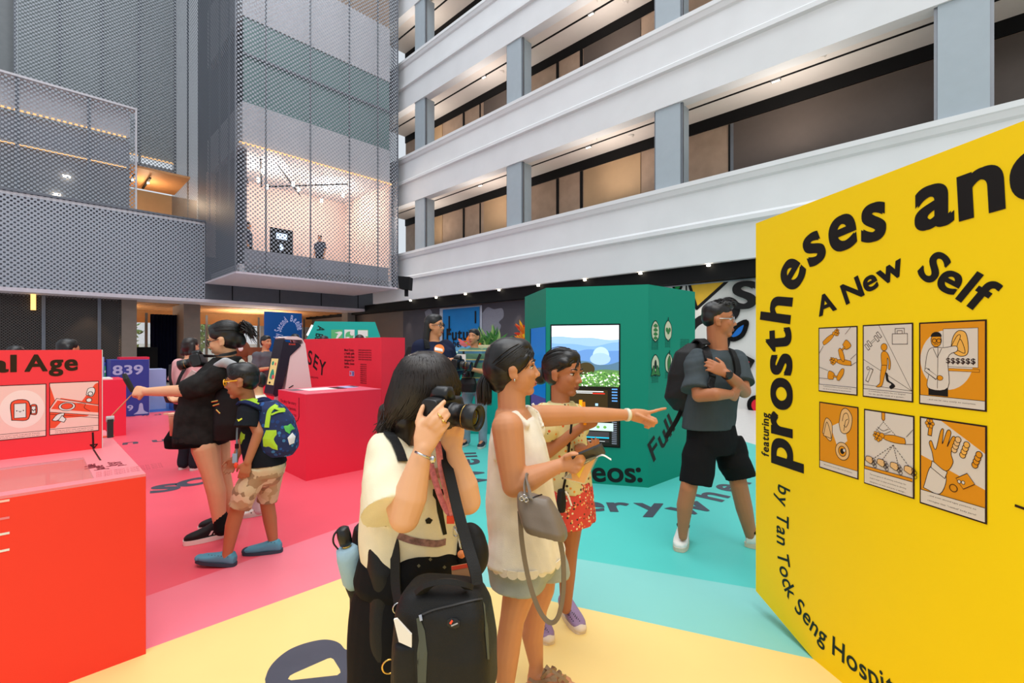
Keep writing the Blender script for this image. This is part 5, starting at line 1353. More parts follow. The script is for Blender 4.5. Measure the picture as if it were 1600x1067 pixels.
def hand_prims(mb, w, a, n, curls=(0.35, 0.4, 0.45, 0.5), thumb=0.5, side=1, s=1.0, spread=0.06, wr=0.024):
    """w wrist, a towards the fingers, n out of the palm, side: thumb side = side * n x a"""
    w = Vector(w); a = Vector(a).normalized(); n = Vector(n); n = (n - a*n.dot(a)).normalized(); t = n.cross(a)*side
    L = 0.085*s
    mb.loft([(w - a*0.01, 0.026*s, 0.018*s), (w + a*L*0.3, 0.034*s, 0.017*s), (w + a*L*0.7, 0.041*s, 0.0155*s), (w + a*L, 0.041*s, 0.013*s), (w + a*(L+0.006*s), 0.034*s, 0.009*s)], t, n, n=18, pw=2.6)
    lens = (0.070, 0.079, 0.073, 0.057)
    for i in range(4):
        off = (1.5 - i)*0.0205*s
        p = w + a*(L*(0.97 - 0.03*abs(1.2-i))) + t*off
        d = (a + t*(1.5-i)*spread).normalized(); ang = 0; pts = [p - a*0.012*s, p]; rs = [0.0095*s, 0.0095*s]
        for k, fr in enumerate((0.46, 0.30, 0.24)):
            ang += curls[i]*(0.75 if k == 0 else 1.0)
            dd = d*math.cos(ang) + n*math.sin(ang)
            p = p + dd*(lens[i]*fr*s); pts.append(p); rs.append((0.0088, 0.0080, 0.0066)[k]*s)
        mb.chain(pts, rs, None, 10)
    b = w + a*0.022*s + t*0.026*s
    d1 = (a*0.62 + t*0.75 + n*(0.15+0.5*thumb)).normalized(); p1 = b + d1*0.034*s
    d2 = (a*0.85 + t*(0.45-0.7*thumb) + n*(0.2+0.5*thumb)).normalized(); p2 = p1 + d2*0.030*s; p3 = p2 + (d2 - t*0.3*thumb).normalized()*0.025*s
    mb.chain([b, p1, p2, p3], [0.0145*s, 0.0115*s, 0.0098*s, 0.0078*s], None, 10)
def fingers_px(mb, pts_list, r=0.0085):
    for pts in pts_list:
        n = len(pts); mb.chain([P(*p) for p in pts], [r*(1.06 - 0.28*i/(n-1)) for i in range(n)], None, 12)

def shoe(parent, heel, toe, wid, hgt, mu, ms, name='shoe', collar=None, sole=0.028, lift=0.0, cuff=None):
    """heel, toe on the ground; returns the shoe object with a sole sub-part"""
    heel = Vector(heel); toe = Vector(toe); d = toe - heel; L = d.length; d = d.normalized(); s = Z.cross(d).normalized(); up = d.cross(s).normalized()
    def q(t, z): return heel + d*(L*t) + up*(z)
    mb = MB()
    secs = []
    for t, w, hh in ((0.02, 0.55, 0.62), (0.10, 0.78, 0.98), (0.22, 0.82, 1.0), (0.36, 0.84, 0.92), (0.5, 0.92, 0.74), (0.68, 1.0, 0.58), (0.84, 0.93, 0.48), (0.94, 0.70, 0.40), (0.995, 0.36, 0.28)):
        secs.append((q(t, sole*0.6 + hgt*hh/2), wid/2*w, hgt*hh/2))
    mb.loft(secs, s, up, n=24, pw=2.8)
    o = mb.fuse(name, mu, parent, vox=0.0055, smooth_it=3)
    sb = MB(); ring = []
    for k in range(36):
        a = 2*math.pi*k/36; t = 0.5 - 0.515*math.cos(a); w = (0.78 + 0.30*t - 0.35*max(0, t-0.75)) * (abs(math.sin(a))**0.55) * math.copysign(1, math.sin(a))
        ring.append(q(t, 0.002) + s*(wid/2*1.06*w))
    sb.prism(ring, up*sole, ms); sb.build('sole', ms, o, fixn=True)
    if cuff is not None:
        cb = MB(); cb.lathe([(wid*0.42, 0), (wid*0.45, 0.012), (wid*0.40, 0.02)], q(0.2, hgt*0.98), cuff, up, 18); cb.build('collar', cuff, o, True)
    return o

def surf(o):
    dg = bpy.context.evaluated_depsgraph_get(); bpy.context.view_layer.update()
    mw = o.matrix_world; vs = [mw @ v.co for v in o.data.vertices]; return BVHTree.FromPolygons(vs, [tuple(p.vertices) for p in o.data.polygons])
def on(bvh, x, y, off=0.0015, back=None):
    d = ray(x, y).normalized(); h = bvh.ray_cast(Vector((0, 0, EYE)), d)
    if h[0] is None: return None
    n = h[1] if h[1].dot(d) < 0 else -h[1]
    return h[0] + n*off, n
def decal(bvh, pxs, m, name, parent, off=0.0016, sub=True):
    """a flat print lying on a surface, outlined from picture points"""
    cx = sum(p[0] for p in pxs)/len(pxs); cy = sum(p[1] for p in pxs)/len(pxs)
    mb = MB(); rings = []
    for f in ((1.0, 0.66, 0.33) if sub else (1.0,)):
        rings.append([on(bvh, cx + (x-cx)*f, cy + (y-cy)*f, off) for x, y in pxs])
    c = on(bvh, cx, cy, off)
    if c is None or any(r is None for ring in rings for r in ring): return None
    n = len(pxs); vs = [r[0] for ring in rings for r in ring] + [c[0]]; fs = []
    for k in range(len(rings)-1):
        for i in range(n): fs.append((k*n+i, k*n+(i+1) % n, (k+1)*n+(i+1) % n, (k+1)*n+i))
    k = len(rings)-1
    for i in range(n): fs.append((k*n+i, k*n+(i+1) % n, len(vs)-1))
    mb.add(vs, fs, m); return mb.build(name, m, parent)
def strap_on(bvh, pxs, w, t, m, name, parent, off=0.004, n=6):
    pts = catmull([Vector((x, y, 0)) for x, y in pxs], n); out = []; ns = []
    for p in pts:
        h = on(bvh, p.x, p.y, off)
        if h: out.append(h[0]); ns.append(h[1])
    mb = MB()
    if len(out) < 2: return None
    vs = []; fs = []
    for i, p in enumerate(out):
        tg = (out[min(i+1, len(out)-1)] - out[max(i-1, 0)]).normalized(); nn = ns[i]; x = tg.cross(nn).normalized()
        for a, b in ((-1,0),(1,0),(1,1),(-1,1)): vs.append(p + x*(w/2*a) + nn*(t*b))
    for i in range(len(out)-1):
        for k in range(4): fs.append((i*4+k, i*4+(k+1) % 4, i*4+4+(k+1) % 4, i*4+4+k))
    fs.append((0,1,2,3)); e = (len(out)-1)*4; fs.append((e, e+1, e+2, e+3))
    mb.add(vs, fs, m); return mb.build(name, m, parent, fixn=True)

def camera_obj(name, label, c, ax, up, s=1.0, strap=None, lens=0.085):
    """an SLR: ax lens direction"""
    ax = Vector(ax).normalized(); up = Vector(up); up = (up - ax*up.dot(ax)).normalized(); rt = ax.cross(up)
    t = thing(name, label, 'camera', c); c = Vector(c)
    mb = MB(); mb.loft([(c - rt*0.066*s, 0.030*s, 0.042*s), (c - rt*0.06*s, 0.034*s, 0.046*s), (c + rt*0.04*s, 0.030*s, 0.046*s), (c + rt*0.064*s, 0.026*s, 0.042*s)], ax, up, n=24, pw=5)
    mb.ell(c + ax*0.022*s - rt*0.052*s, 0.022*s, 0.016*s, 0.040*s, ax, rt, up); mb.fuse('body', M_plasb, t, vox=0.003, smooth_it=2)
    mb = MB(); mb.loft([(c + up*0.040*s, 0.032*s, 0.030*s), (c + up*0.062*s, 0.028*s, 0.024*s), (c + up*0.074*s + ax*0.004*s, 0.020*s, 0.016*s)], ax, rt, n=20, pw=4); mb.build('viewfinder_hump', M_plasb, t, True)
    l0 = c + ax*0.03*s
    R = [(0.034, 0), (0.034, 0.012), (0.031, 0.013), (0.031, lens*0.5), (0.0335, lens*0.52), (0.0335, lens*0.62), (0.036, lens*0.66), (0.036, lens), (0.033, lens+0.002), (0.030, lens-0.006), (0.024, lens-0.012)]
    mb = MB(); mb.lathe([(r*s, z*s) for r, z in R], l0, M_plasb, ax, 32); lo = mb.build('lens', M_plasb, t, True, True)
    mb = MB(); mb.lathe([(0.0338*s, lens*0.565*s), (0.0338*s, lens*0.58*s)], l0, M_gold, ax, 32); mb.build('lens_ring', M_gold, lo)
    mb = MB(); mb.ell(l0 + ax*(lens-0.012)*s, 0.006*s, 0.023*s, 0.023*s, ax, rt, up); mb.build('front_glass', mat('lens glass', (10, 8, 30), 0.05, 0.8, var=0), lo, True)
    mb = MB(); mb.lathe([(0.010*s, 0), (0.010*s, 0.008*s)], c + up*0.046*s - rt*0.045*s, M_plasb, up, 14); mb.build('mode_dial', M_plasb, t)
    if strap: mb = MB(); mb.strap(catmull(strap, 6), 0.022*s, 0.002, ax, M_nylon); mb.build('neck_strap', M_nylon, t)
    return t, c, ax, up, rt

def figure(name, label, base, F, hgt, skin, hair, top, bottom, shoes, arms=None, hairdo='short', vox=0.012, group=None, legs_dx=0.09, headf=None, shorts=False, sleeve='short', legm=None, fem=False, lean=0.0, face=True, glasses=False, topfold=0.006, female_hair=None, build=1.0):
    """a whole standing person; arms: {'L':(elbow, wrist), 'R':...} in metres relative to the base in (forward, left, up)"""
    base = Vector(base); F = Vector((F[0], F[1], 0)).normalized(); S = Z.cross(F); k = hgt/1.7
    t = thing(name, label, 'person', base, group)
    def q(f, l, u): return base + F*(f*k) + S*(l*k) + Z*(u*k)
    hd = q(0.02+lean, 0, 1.585); hf = Vector(headf) if headf is not None else F
    H = HF(hd, hf, Z, 0.225*k)
    mb = MB(); neck = q(lean*0.8, 0, 1.42); head_prims(mb, H, neck, 0.052*k)
    mb.loft([(q(lean*0.75, 0, 1.42), 0.09*k, 0.07*k), (q(lean*0.7, 0, 1.36), 0.17*k, 0.095*k), (q(lean*0.5, 0, 1.2), 0.165*k, 0.11*k), (q(0, 0, 1.0), 0.14*k, 0.10*k), (q(0, 0, 0.88), 0.16*k, 0.11*k)], S, F)
    A = {'L': ((-0.02, 0.24, 1.10), (0.05, 0.24, 0.86)), 'R': ((-0.02, -0.24, 1.10), (0.05, -0.24, 0.86))}
    if arms: A.update(arms)
    for sd, sg in (('L', 1), ('R', -1)):
        sh = q(lean*0.7, 0.175*sg, 1.355); el = q(*A[sd][0]); wr = q(*A[sd][1])
        mb.chain([sh, el, wr], [0.055*k, 0.042*k, 0.026*k]); dirn = (wr-el).normalized(); nrm = S*(-sg) if abs(dirn.dot(S)) < 0.7 else F*-1
        hand_prims(mb, wr, dirn, nrm, (0.5, 0.5, 0.55, 0.6), 0.5, sg, k*0.95)
        hip = q(0, 0.09*sg, 0.88); kn = q(0.02, legs_dx*sg, 0.48); an = q(-0.02, legs_dx*sg, 0.08)
        mb.chain([hip, kn, an], [0.075*k, 0.055*k, 0.036*k]); mb.cap(an, q(0.10, legs_dx*sg, 0.05), 0.034*k, 0.028*k)
    mb.fuse('body', skin, t, vox=vox, smooth_it=2)
    if face: face_parts(H, t)
    mb = MB(); hair_cap(mb, H)
    if hairdo == 'bob':
        for l in (-0.27, 0.27, 0): mb.cap(H(-0.2, l, 0.1), H(-0.24, l*1.1, -0.38), 0.16*H.h, 0.17*H.h)
    if hairdo == 'pony': mb.cap(H(-0.45, 0, 0.05), H(-0.62, 0, -0.5), 0.12*H.h, 0.07*H.h)
    if hairdo == 'long':
        for l in (-0.24, 0.24, 0): mb.cap(H(-0.25, l, 0.1), H(-0.32, l*1.2, -0.75), 0.17*H.h, 0.15*H.h)
    mb.fuse('hair', hair, t, vox=vox*0.9, smooth_it=1)
    B = build
    mb = MB(); mb.loft([(q(lean*0.78, 0, 1.43), 0.075*k, 0.07*k), (q(lean*0.74, 0, 1.395), 0.14*k, 0.09*k), (q(lean*0.7, 0, 1.34), 0.195*k*B, 0.115*k*B), (q(lean*0.5, 0, 1.2), 0.19*k*B, 0.135*k*B), (q(0, 0, 1.0), 0.18*k*B, 0.14*k*B), (q(0, 0, 0.86), 0.19*k*B, 0.145*k*B)], S, F)
    for sd, sg in (('L', 1), ('R', -1)):
        sh = q(lean*0.7, 0.175*sg, 1.35); el = q(*A[sd][0]); wr = q(*A[sd][1])
        if sleeve == 'short': mb.cap(sh, sh.lerp(el, 0.4), 0.078*k*B, 0.07*k*B); mb.tube([sh, sh.lerp(el, 0.85)], [0.07*k*B, 0.082*k*B], None, 20)
        else: mb.chain([sh, el, el.lerp(wr, 0.9)], [0.08*k*B, 0.062*k, 0.045*k])
    mb.fuse('shirt', top, t, vox=vox, smooth_it=2, wrinkle=folds(topfold, 26, seed=int(abs(base.x)*100)))
    mb = MB(); mb.loft([(q(0, 0, 0.98), 0.15*k, 0.115*k), (q(0, 0, 0.88), 0.175*k*B, 0.135*k*B), (q(0, 0, 0.78), 0.175*k*B, 0.13*k*B)], S, F)
    for sg in (1, -1):
        hip = q(0, 0.088*sg, 0.84); kn = q(0.02, legs_dx*sg, 0.48); an = q(-0.02, legs_dx*sg, 0.07)
        if shorts: mb.tube([hip, hip.lerp(kn, 0.9)], [0.10*k, 0.10*k], None, 20)
        else: mb.chain([hip, kn, an], [0.098*k*B, 0.075*k, 0.062*k])
    mb.fuse('shorts' if shorts else 'trousers', bottom, t, vox=vox, smooth_it=2, wrinkle=folds(0.005, 24, seed=3))
    for sg in (1, -1):
        h0 = q(-0.07, legs_dx*sg, 0); h1 = q(0.18, (legs_dx+0.02)*sg, 0); shoe(t, h0, h1, 0.095*k, 0.085*k, shoes, mat('shoe sole', (210, 206, 200)))
    if glasses:
        g = MB()
        for s in (-1, 1):
            g.tube([H(0.36 + 0.0*math.cos(a), 0.15*s + 0.10*math.cos(a), 0.0 + 0.085*math.sin(a)) for a in np.linspace(0, 6.2832, 20)], 0.012*H.h, M_plasb, 6); g.tube([H(0.35, 0.25*s, 0.02), H(0.0, 0.36*s, 0.02)], 0.012*H.h, M_plasb, 6)
        g.tube([H(0.375, -0.05, 0.01), H(0.375, 0.05, 0.01)], 0.012*H.h, M_plasb, 6); g.build('glasses', M_plasb, t)
    return t, H, q, S, F, k

def comb(mb, H, starts, end, r=0.0016, bulge=1.0, rx=(0.45, 0.385, 0.40), c0=(-0.11, 0, 0.17), n=9):
    """combed locks over the skull from each start to one gathering point (head units)"""
    c = Vector(c0); R = Vector(rx)
    e = Vector(end) - c; e = Vector((e.x/R.x, e.y/R.y, e.z/R.z)); el = e.length; e.normalize()
    for st in starts:
        a = Vector(st) - c; a = Vector((a.x/R.x, a.y/R.y, a.z/R.z)); al = a.length; a.normalize()
        om = a.angle(e); pts = []; rs = []
        for k in range(n):
            t = k/(n-1); d = (a*math.sin((1-t)*om) + e*math.sin(t*om))/max(math.sin(om), 1e-3)
            m = max(1.0, 1.0)*bulge if 0 < t < 1 else 1.0
            q = d*((al*(1-t) + el*t) if t > 0.8 else max(1.0*bulge, al*(1-t)+el*t if t < 0.15 else bulge)); p = H(c.x + q.x*R.x, c.y + q.y*R.y, c.z + q.z*R.z)
            pts.append(p); rs.append(r*(0.4 if k == 0 else 1.0))
        mb.tube(pts, rs, None, 5)
# ================================================================ A: the photographer in the cream shirt
FA = Vector((0.72, -0.69, 0)); SA = Z.cross(FA)
ta = thing('person', 'photographer in a cream shirt and black bottoms holding a camera to her face', 'person', (P(655, 700, 1.5).x, 1.5, 0))
HA = HF(P(672, 618, 1.5), (0.86, -0.46, -0.16), (0.12, -0.1, 1), 0.222)
mb = MB(); head_prims(mb, HA, P(655, 700, 1.52), 0.048)
mb.loft([(P(654, 694, 1.52), 0.08, 0.06), (P(652, 712, 1.51), 0.12, 0.07), (P(650, 770, 1.5), 0.12, 0.08), (P(650, 850, 1.5), 0.12, 0.08)], SA, FA)
Rsh, Rel, Rwr = P(602, 716, 1.40), P(632, 808, 1.26), P(661, 700, 1.27)
Lsh, Lel, Lwr = P(700, 716, 1.62), P(731, 783, 1.42), P(708, 700, 1.40)
mb.chain([Rsh, Rel], [0.035, 0.041]); mb.chain([Rel, Rel.lerp(Rwr, 0.3), Rel.lerp(Rwr, 0.65), Rwr], [0.041, 0.046, 0.035, 0.0235])
mb.chain([Lsh, Lel], [0.035, 0.040]); mb.chain([Lel, Lel.lerp(Lwr, 0.3), Lel.lerp(Lwr, 0.65), Lwr], [0.040, 0.044, 0.033, 0.0235])
# right hand on the grip
mb.loft([(P(661, 702, 1.27), 0.026, 0.019), (P(665, 688, 1.275), 0.034, 0.020), (P(672, 670, 1.285), 0.040, 0.020), (P(680, 657, 1.30), 0.036, 0.016)], Vector((0.85, 0.1, -0.35)).normalized(), Vector((0.1, 0.95, 0.1)).normalized(), n=18)
fingers_px(mb, [[(663,662,1.275),(672,652,1.275),(683,639,1.285),(694,628,1.31)], [(674,664,1.27),(684,654,1.265),(692,645,1.275),(697,641,1.30)], [(681,670,1.27),(690,661,1.265),(697,652,1.275),(701,648,1.30)], [(684,679,1.275),(692,671,1.27),(697,665,1.28),(700,662,1.30)],
                [(658,676,1.275),(653,660,1.285),(656,648,1.295),(661,635,1.305)]], 0.0092)
# left hand under the lens
mb.loft([(P(708, 702, 1.40), 0.026, 0.019), (P(706, 690, 1.40), 0.034, 0.02), (P(707, 676, 1.40), 0.036, 0.019), (P(709, 668, 1.40), 0.032, 0.015)], Vector((1, 0.2, 0)).normalized(), Vector((-0.2, 1, 0)).normalized(), n=18)
fingers_px(mb, [[(698,677,1.385),(702,662,1.365),(703,650,1.37),(705,644,1.40)], [(706,674,1.385),(711,661,1.36),(713,652,1.365),(712,647,1.395)], [(714,676,1.39),(721,668,1.365),(723,661,1.37),(722,657,1.40)], [(696,683,1.40),(692,676,1.39),(694,668,1.395),(698,662,1.42)]], 0.0094)
body = mb.fuse('body', M_skinA, ta, vox=0.0042, smooth_it=3)
face_parts(HA, ta)
# hair: a shoulder length bob
HS = [(548.5, 655, 675, 1.50, 0.03), (553, 640, 690, 1.50, 0.065), (563, 628, 702, 1.50, 0.09), (580, 618, 712, 1.50, 0.108), (602, 611, 720, 1.50, 0.112), (620, 605, 715, 1.505, 0.112), (640, 601, 690, 1.51, 0.110), (655, 598, 662, 1.52, 0.105), (670, 597, 652, 1.525, 0.098), (684, 603, 646, 1.53, 0.085), (692, 612, 640, 1.53, 0.06)]
mb = MB(); mb.loft([(P((a+b)/2, y, Y), (b-a)/2/FPX*Y, d) for y, a, b, Y, d in HS], Vector((1,0,0)), Vector((0,1,0)), n=32, pw=2.0)
mb.cap(P(610, 650, 1.49), P(588, 671, 1.46), 0.035, 0.005); mb.cap(P(606, 645, 1.5), P(594, 664, 1.5), 0.035, 0.010); mb.cap(P(612, 655, 1.5), P(600, 682, 1.5), 0.03, 0.008); mb.cap(P(632, 660, 1.44), P(630, 694, 1.44), 0.04, 0.02)

hr = mb.fuse('hair', M_hairb, ta, vox=0.006, smooth_it=6, wrinkle=folds(0.0022, 110, (0.9, 0.4, 0.15), 4))
rg = np.random.default_rng(8)
def hs_at(y):
    for k in range(len(HS)-1):
        if HS[k][0] <= y <= HS[k+1][0]:
            t = (y-HS[k][0])/(HS[k+1][0]-HS[k][0]); return [HS[k][q]*(1-t)+HS[k+1][q]*t for q in range(5)]
    return HS[-1]
mb = MB()
for i in range(900):
    a = rg.uniform(0, 2*math.pi); y1 = rg.uniform(640, 692) if math.cos(a) < 0.55 else rg.uniform(612, 634); pts = []
    a0 = a; 
    for k in range(9):
        t = k/8; y = 549 + (y1-549)*t**1.15; q = hs_at(y); cx = (q[1]+q[2])/2; hw = (q[2]-q[1])/2/FPX*q[3]
        aa = a0 + 0.25*math.sin(3*t + i)*0.25; f = 1.012 + (rg.uniform(0, 0.10) if k == 8 else 0.0)
        pts.append(P(cx, y, q[3]) + Vector((hw*f*math.cos(aa), q[4]*f*math.sin(aa), 0)))
    mb.tube(pts, [0.0012] + [0.0021]*6 + [0.0014, 0.0005], None, 4)
for i in range(90):
    x0 = rg.uniform(600, 640); y0 = rg.uniform(630, 650); Y0 = 1.44 + rg.uniform(0, 0.08); x1 = x0 - rg.uniform(5, 22)*(1 if x0 < 625 else 0.2)
    mb.tube(catmull([P(x0, y0, Y0), P((x0+x1)/2 + 2, y0+24, Y0-0.02), P(x1, y0 + rg.uniform(26, 46), Y0-0.02)], 4), [0.0018]*8 + [0.0005], None, 4)
append_mb(hr, mb, M_hairb)
# shirt
mb = MB(); mb.loft([(P(655, 690, 1.52), 0.075, 0.062), (P(653, 700, 1.515), 0.13, 0.085), (P(650, 722, 1.505), 0.178, 0.105), (P(648, 770, 1.5), 0.172, 0.118), (P(647, 820, 1.5), 0.163, 0.120), (P(648, 862, 1.5), 0.160, 0.118)], SA, FA)
mb.cap(P(606, 712, 1.42), P(603, 750, 1.35), 0.066, 0.07); mb.tube([P(606, 715, 1.41), P(604, 755, 1.35), P(612, 802, 1.285)], [0.065, 0.080, 0.088], None, 24); mb.chain([P(640, 728, 1.40), P(633, 755, 1.36)], [0.05, 0.04])
mb.chain([P(696, 714, 1.60), P(712, 760, 1.50)], [0.062, 0.058])
sh = mb.fuse('shirt', M_cream, ta, vox=0.006, smooth_it=4, wrinkle=folds(0.012, 34, (0.7, 0.2, 0.6), 2, 0.5))
bv = surf(sh)
decal(bv, [(676,764),(692,764),(693,772),(688,776),(694,812),(698,834),(692,836),(683,800),(680,778),(676,774)], M_ink, 'shirt_print', sh)
decal(bv, [(664,812),(670,808),(676,812),(672,818),(666,818)], M_ink, 'shirt_print', sh)
strap_on(bv, [(622,836),(640,843),(660,847),(682,849),(696,846)], 0.020, 0.0006, mat('mauve print', (140, 104, 100), var=0.5, scale=60), 'hem_print', sh, 0.002)
strap_on(bv, [(662,744),(676,740),(692,738)], 0.030, 0.0006, mat('rose print', (206, 150, 128), var=0.4, scale=60), 'chest_print', sh, 0.002)
# black lower garments
mb = MB(); mb.loft([(P(648, 846, 1.5), 0.150, 0.118), (P(646, 862, 1.5), 0.172, 0.135), (P(644, 890, 1.5), 0.182, 0.140), (P(643, 905, 1.5), 0.172, 0.135)], SA, FA)
wj = mb.fuse('tied_jumper', M_cblack, ta, vox=0.007, smooth_it=3, wrinkle=folds(0.008, 40, (0.2, 0.2, 1), 9))
bw_ = surf(wj)
for x, y in ((622,878),(672,874),(694,886),(654,884)): decal(bw_, [(x-3,y),(x,y-3),(x+3,y),(x,y+3)], mat('olive flower print', (96, 92, 74), var=0.2), 'flower_print', wj, sub=False)
mb = MB(); mb.loft([(P(644, 880, 1.5), 0.165, 0.128), (P(642, 930, 1.5), 0.185, 0.150), (P(640, 1000, 1.5), 0.190, 0.155), (P(640, 1060, 1.5), 0.195, 0.155)], SA, FA)
for sg in (1, -1):
    c = P(640, 1050, 1.5) + SA*0.09*sg; mb.chain([c, Vector((c.x, c.y, 0.4)), Vector((c.x, c.y, 0.06))], [0.11, 0.10, 0.10])
tr = mb.fuse('trousers', M_cblack, ta, vox=0.009, smooth_it=3, wrinkle=folds(0.008, 24, (1, 0.3, 0.2), 5))
for sg in (1, -1):
    c = P(640, 1050, 1.5) + SA*0.09*sg; c.z = 0; shoe(ta, c - FA*0.07, c + FA*0.18, 0.09, 0.08, M_cblack, M_white)
mb = MB(); mb.tube([P(649,706,1.235) , P(655,709,1.225), P(664,713,1.225), P(674,717,1.24)], 0.0035, M_chrome, 8); mb.ell(P(676,718,1.245), 0.009, 0.009, 0.011, m=M_chrome); mb.build('bracelet', M_chrome, ta, True)
for (x, y, Y) in ((688,650,1.262), (693,658,1.262)):
    mb = MB(); a = P(x, y, Y); dd = (P(x+7, y-8, Y) - a).normalized(); e1, e2, _ = frame_of(dd)
    mb.tube([a + Vector((0,0.007,0)) + (e1*math.cos(t)+e2*math.sin(t))*0.0102 for t in np.linspace(0,6.2832,18)], 0.0017, M_gold, 6); mb.ell(a - Vector((0,0.004,0)), 0.004, 0.004, 0.004, m=M_gold); mb.build('ring', M_gold, ta, True)
# the camera she holds
cax = Vector((0.90, -0.42, -0.06))
camera_obj('camera', 'black camera with a zoom lens held to the face of the photographer in cream', P(690, 645, 1.36), cax, (0.05, 0, 1), 1.04, [P(672,642,1.30), P(664,690,1.36), P(640,716,1.41), P(628,690,1.46)], 0.088)
# lanyard
lt = thing('lanyard', 'pink patterned lanyard with a clip, charm and orange card on the cream shirt', 'lanyard', P(700, 820, 1.36))
M_lan = mat('pink lanyard', (226, 132, 130), 0.7, 0.2, var=0.25, scale=90)
mb = MB(); mb.strap(catmull([P(684,690,1.40), P(690,735,1.37), P(700,775,1.355), P(708,806,1.35)], 6), 0.020, 0.002, (0.6,-0.8,0), M_lan); mb.strap(catmull([P(672,720,1.39), P(680,752,1.37), P(694,790,1.36), P(706,806,1.355)], 6), 0.018, 0.002, (0.6,-0.8,0), M_lan); mb.build('strap', M_lan, lt)
mb = MB(); mb.cbox(P(704,812,1.345), 0.022, 0.004, 0.022, M_orr); mb.build('tab', M_orr, lt)
mb = MB(); mb.tube(catmull([P(709,822,1.34), P(714,832,1.335), P(717,842,1.335), P(720,858,1.33)], 4), 0.003, M_chrome, 6); mb.tube([P(712,830,1.335)+Vector((0.008*math.cos(t),0,0.014*math.sin(t))) for t in np.linspace(0,6.28,14)], 0.002, M_chrome, 6); mb.build('clip', M_chrome, lt, True)
mb = MB(); mb.ell(P(721,866,1.325), 0.0115, 0.008, 0.0115, m=mat('orange bead', (236,140,80), 0.4)); mb.build('charm', MATS['orange bead'], lt, True)
mb = MB(); a = P(705,882,1.315); mb.prism([P(705,885,1.31), P(733,880,1.30), P(737,908,1.30), P(707,912,1.31)], (0.001,0.003,0), mat('tan card', (206,150,104), 0.6)); cd = mb.build('card', MATS['tan card'], lt, fixn=True)
mb = MB(); mb.prism([P(705,885,1.309), P(733,880,1.299), P(734,886,1.299), P(706,891,1.309)], (0,-0.0006,0), M_orr); mb.build('card_band', M_orr, cd, fixn=True)
# backpack with a side pocket and umbrella
bp = thing('backpack', 'black backpack on the photographer in cream, its side pocket holding an umbrella', 'backpack', P(590, 1000, 1.5))
bd_ = Vector((-0.80, 0.60, 0)).normalized(); bs_ = Z.cross(bd_)
mb = MB(); mb.loft([(P(600, 803, 1.56), 0.07, 0.045), (P(600, 815, 1.56), 0.10, 0.06), (P(598, 860, 1.56), 0.115, 0.068), (P(600, 940, 1.56), 0.118, 0.07), (P(606, 1010, 1.55), 0.115, 0.07), (P(612, 1075, 1.54), 0.10, 0.06)], bs_, bd_, pw=3.2)
mb.loft([(P(596, 812, 1.44), 0.03, 0.05), (P(602, 850, 1.42), 0.055, 0.062), (P(606, 880, 1.41), 0.068, 0.068), (P(608, 960, 1.40), 0.068, 0.07), (P(612, 1040, 1.39), 0.06, 0.06)], Vector((0.6,-0.8,0)), Vector((0.8,0.6,0)), pw=3)
mb.fuse('main_body', M_nylon, bp, vox=0.007, smooth_it=4, wrinkle=folds(0.007, 26, (0.5, 0.2, 0.8), 6))
mb = MB(); mb.loft([(P(570, 888, 1.50), 0.060, 0.034), (P(568, 905, 1.50), 0.060, 0.038), (P(578, 945, 1.50), 0.045, 0.036), (P(584, 972, 1.50), 0.022, 0.026)], Vector((0.99,-0.1,0.25)).normalized(), Vector((0.1,0.99,0)), pw=3)
mb.fuse('side_pocket', M_nylon, bp, vox=0.006, smooth_it=3)
for pts in ([(603,800,1.40),(616,850,1.36),(618,910,1.33),(622,940,1.30)], [(600,826,1.37),(586,850,1.40),(578,870,1.43)]):
    mb = MB(); mb.strap(catmull([P(*p) for p in pts], 6), 0.03, 0.004, (-0.3,-1,0), M_nylon); mb.build('strap', M_nylon, bp)
for (x, y, r, Y) in ((584,873,0.012,1.37), (609,1041,0.019,1.27), (566,1030,0.014,1.40), (623,950,0.014,1.25)):
    mb = MB(); c = P(x, y, Y); mb.tube([c + Vector((r*math.cos(t),0.3*r*math.cos(t),r*math.sin(t))) for t in np.linspace(0.2, 6.2, 20)], 0.0025, M_gold if r != 0.014 else M_chrome, 6); mb.build('metal_ring', M_gold, bp, True)
mb = MB(); mb.cbox(P(576,1035,1.40), 0.03, 0.012, 0.06, M_plasb); mb.build('buckle', M_plasb, bp)
um = thing('folding_umbrella', 'folded pale blue umbrella with a black handle standing in the black side pocket', 'umbrella', P(550, 890, 1.49))
ua, ub = P(556, 915, 1.49), P(541, 851, 1.47); ud = (ub-ua).normalized()
mb = MB(); mb.lathe([(0.026,0),(0.036,0.02),(0.037,0.10),(0.033,0.13),(0.02,0.135)], ua + ud*0.0, mat('pale blue umbrella cloth', (158,190,206), 0.7, bump=0.2, bscale=60), ud, 18); mb.build('canopy', MATS['pale blue umbrella cloth'], um, True)
mb = MB(); mb.lathe([(0.010,0.13),(0.012,0.14),(0.019,0.145),(0.021,0.17),(0.019,0.195),(0.012,0.20)], ua, M_plasb, ud, 16); mb.build('handle', M_plasb, um, True)
mb = MB(); mb.lathe([(0.0135,0.132),(0.0135,0.142)], ua, M_gold, ud, 14); mb.build('ferrule', M_gold, um)
mb = MB(); mb.tube(catmull([P(530,826,1.46), P(522,836,1.45), P(521,848,1.45), P(528,858,1.46)], 5), 0.003, M_plasb, 6); mb.build('wrist_cord', M_plasb, um, True)
# shoulder straps that lie on the shirt
strap_on(bv, [(604,676),(614,688),(622,704),(628,722)], 0.03, 0.004, M_nylon, 'shoulder_strap', bp)
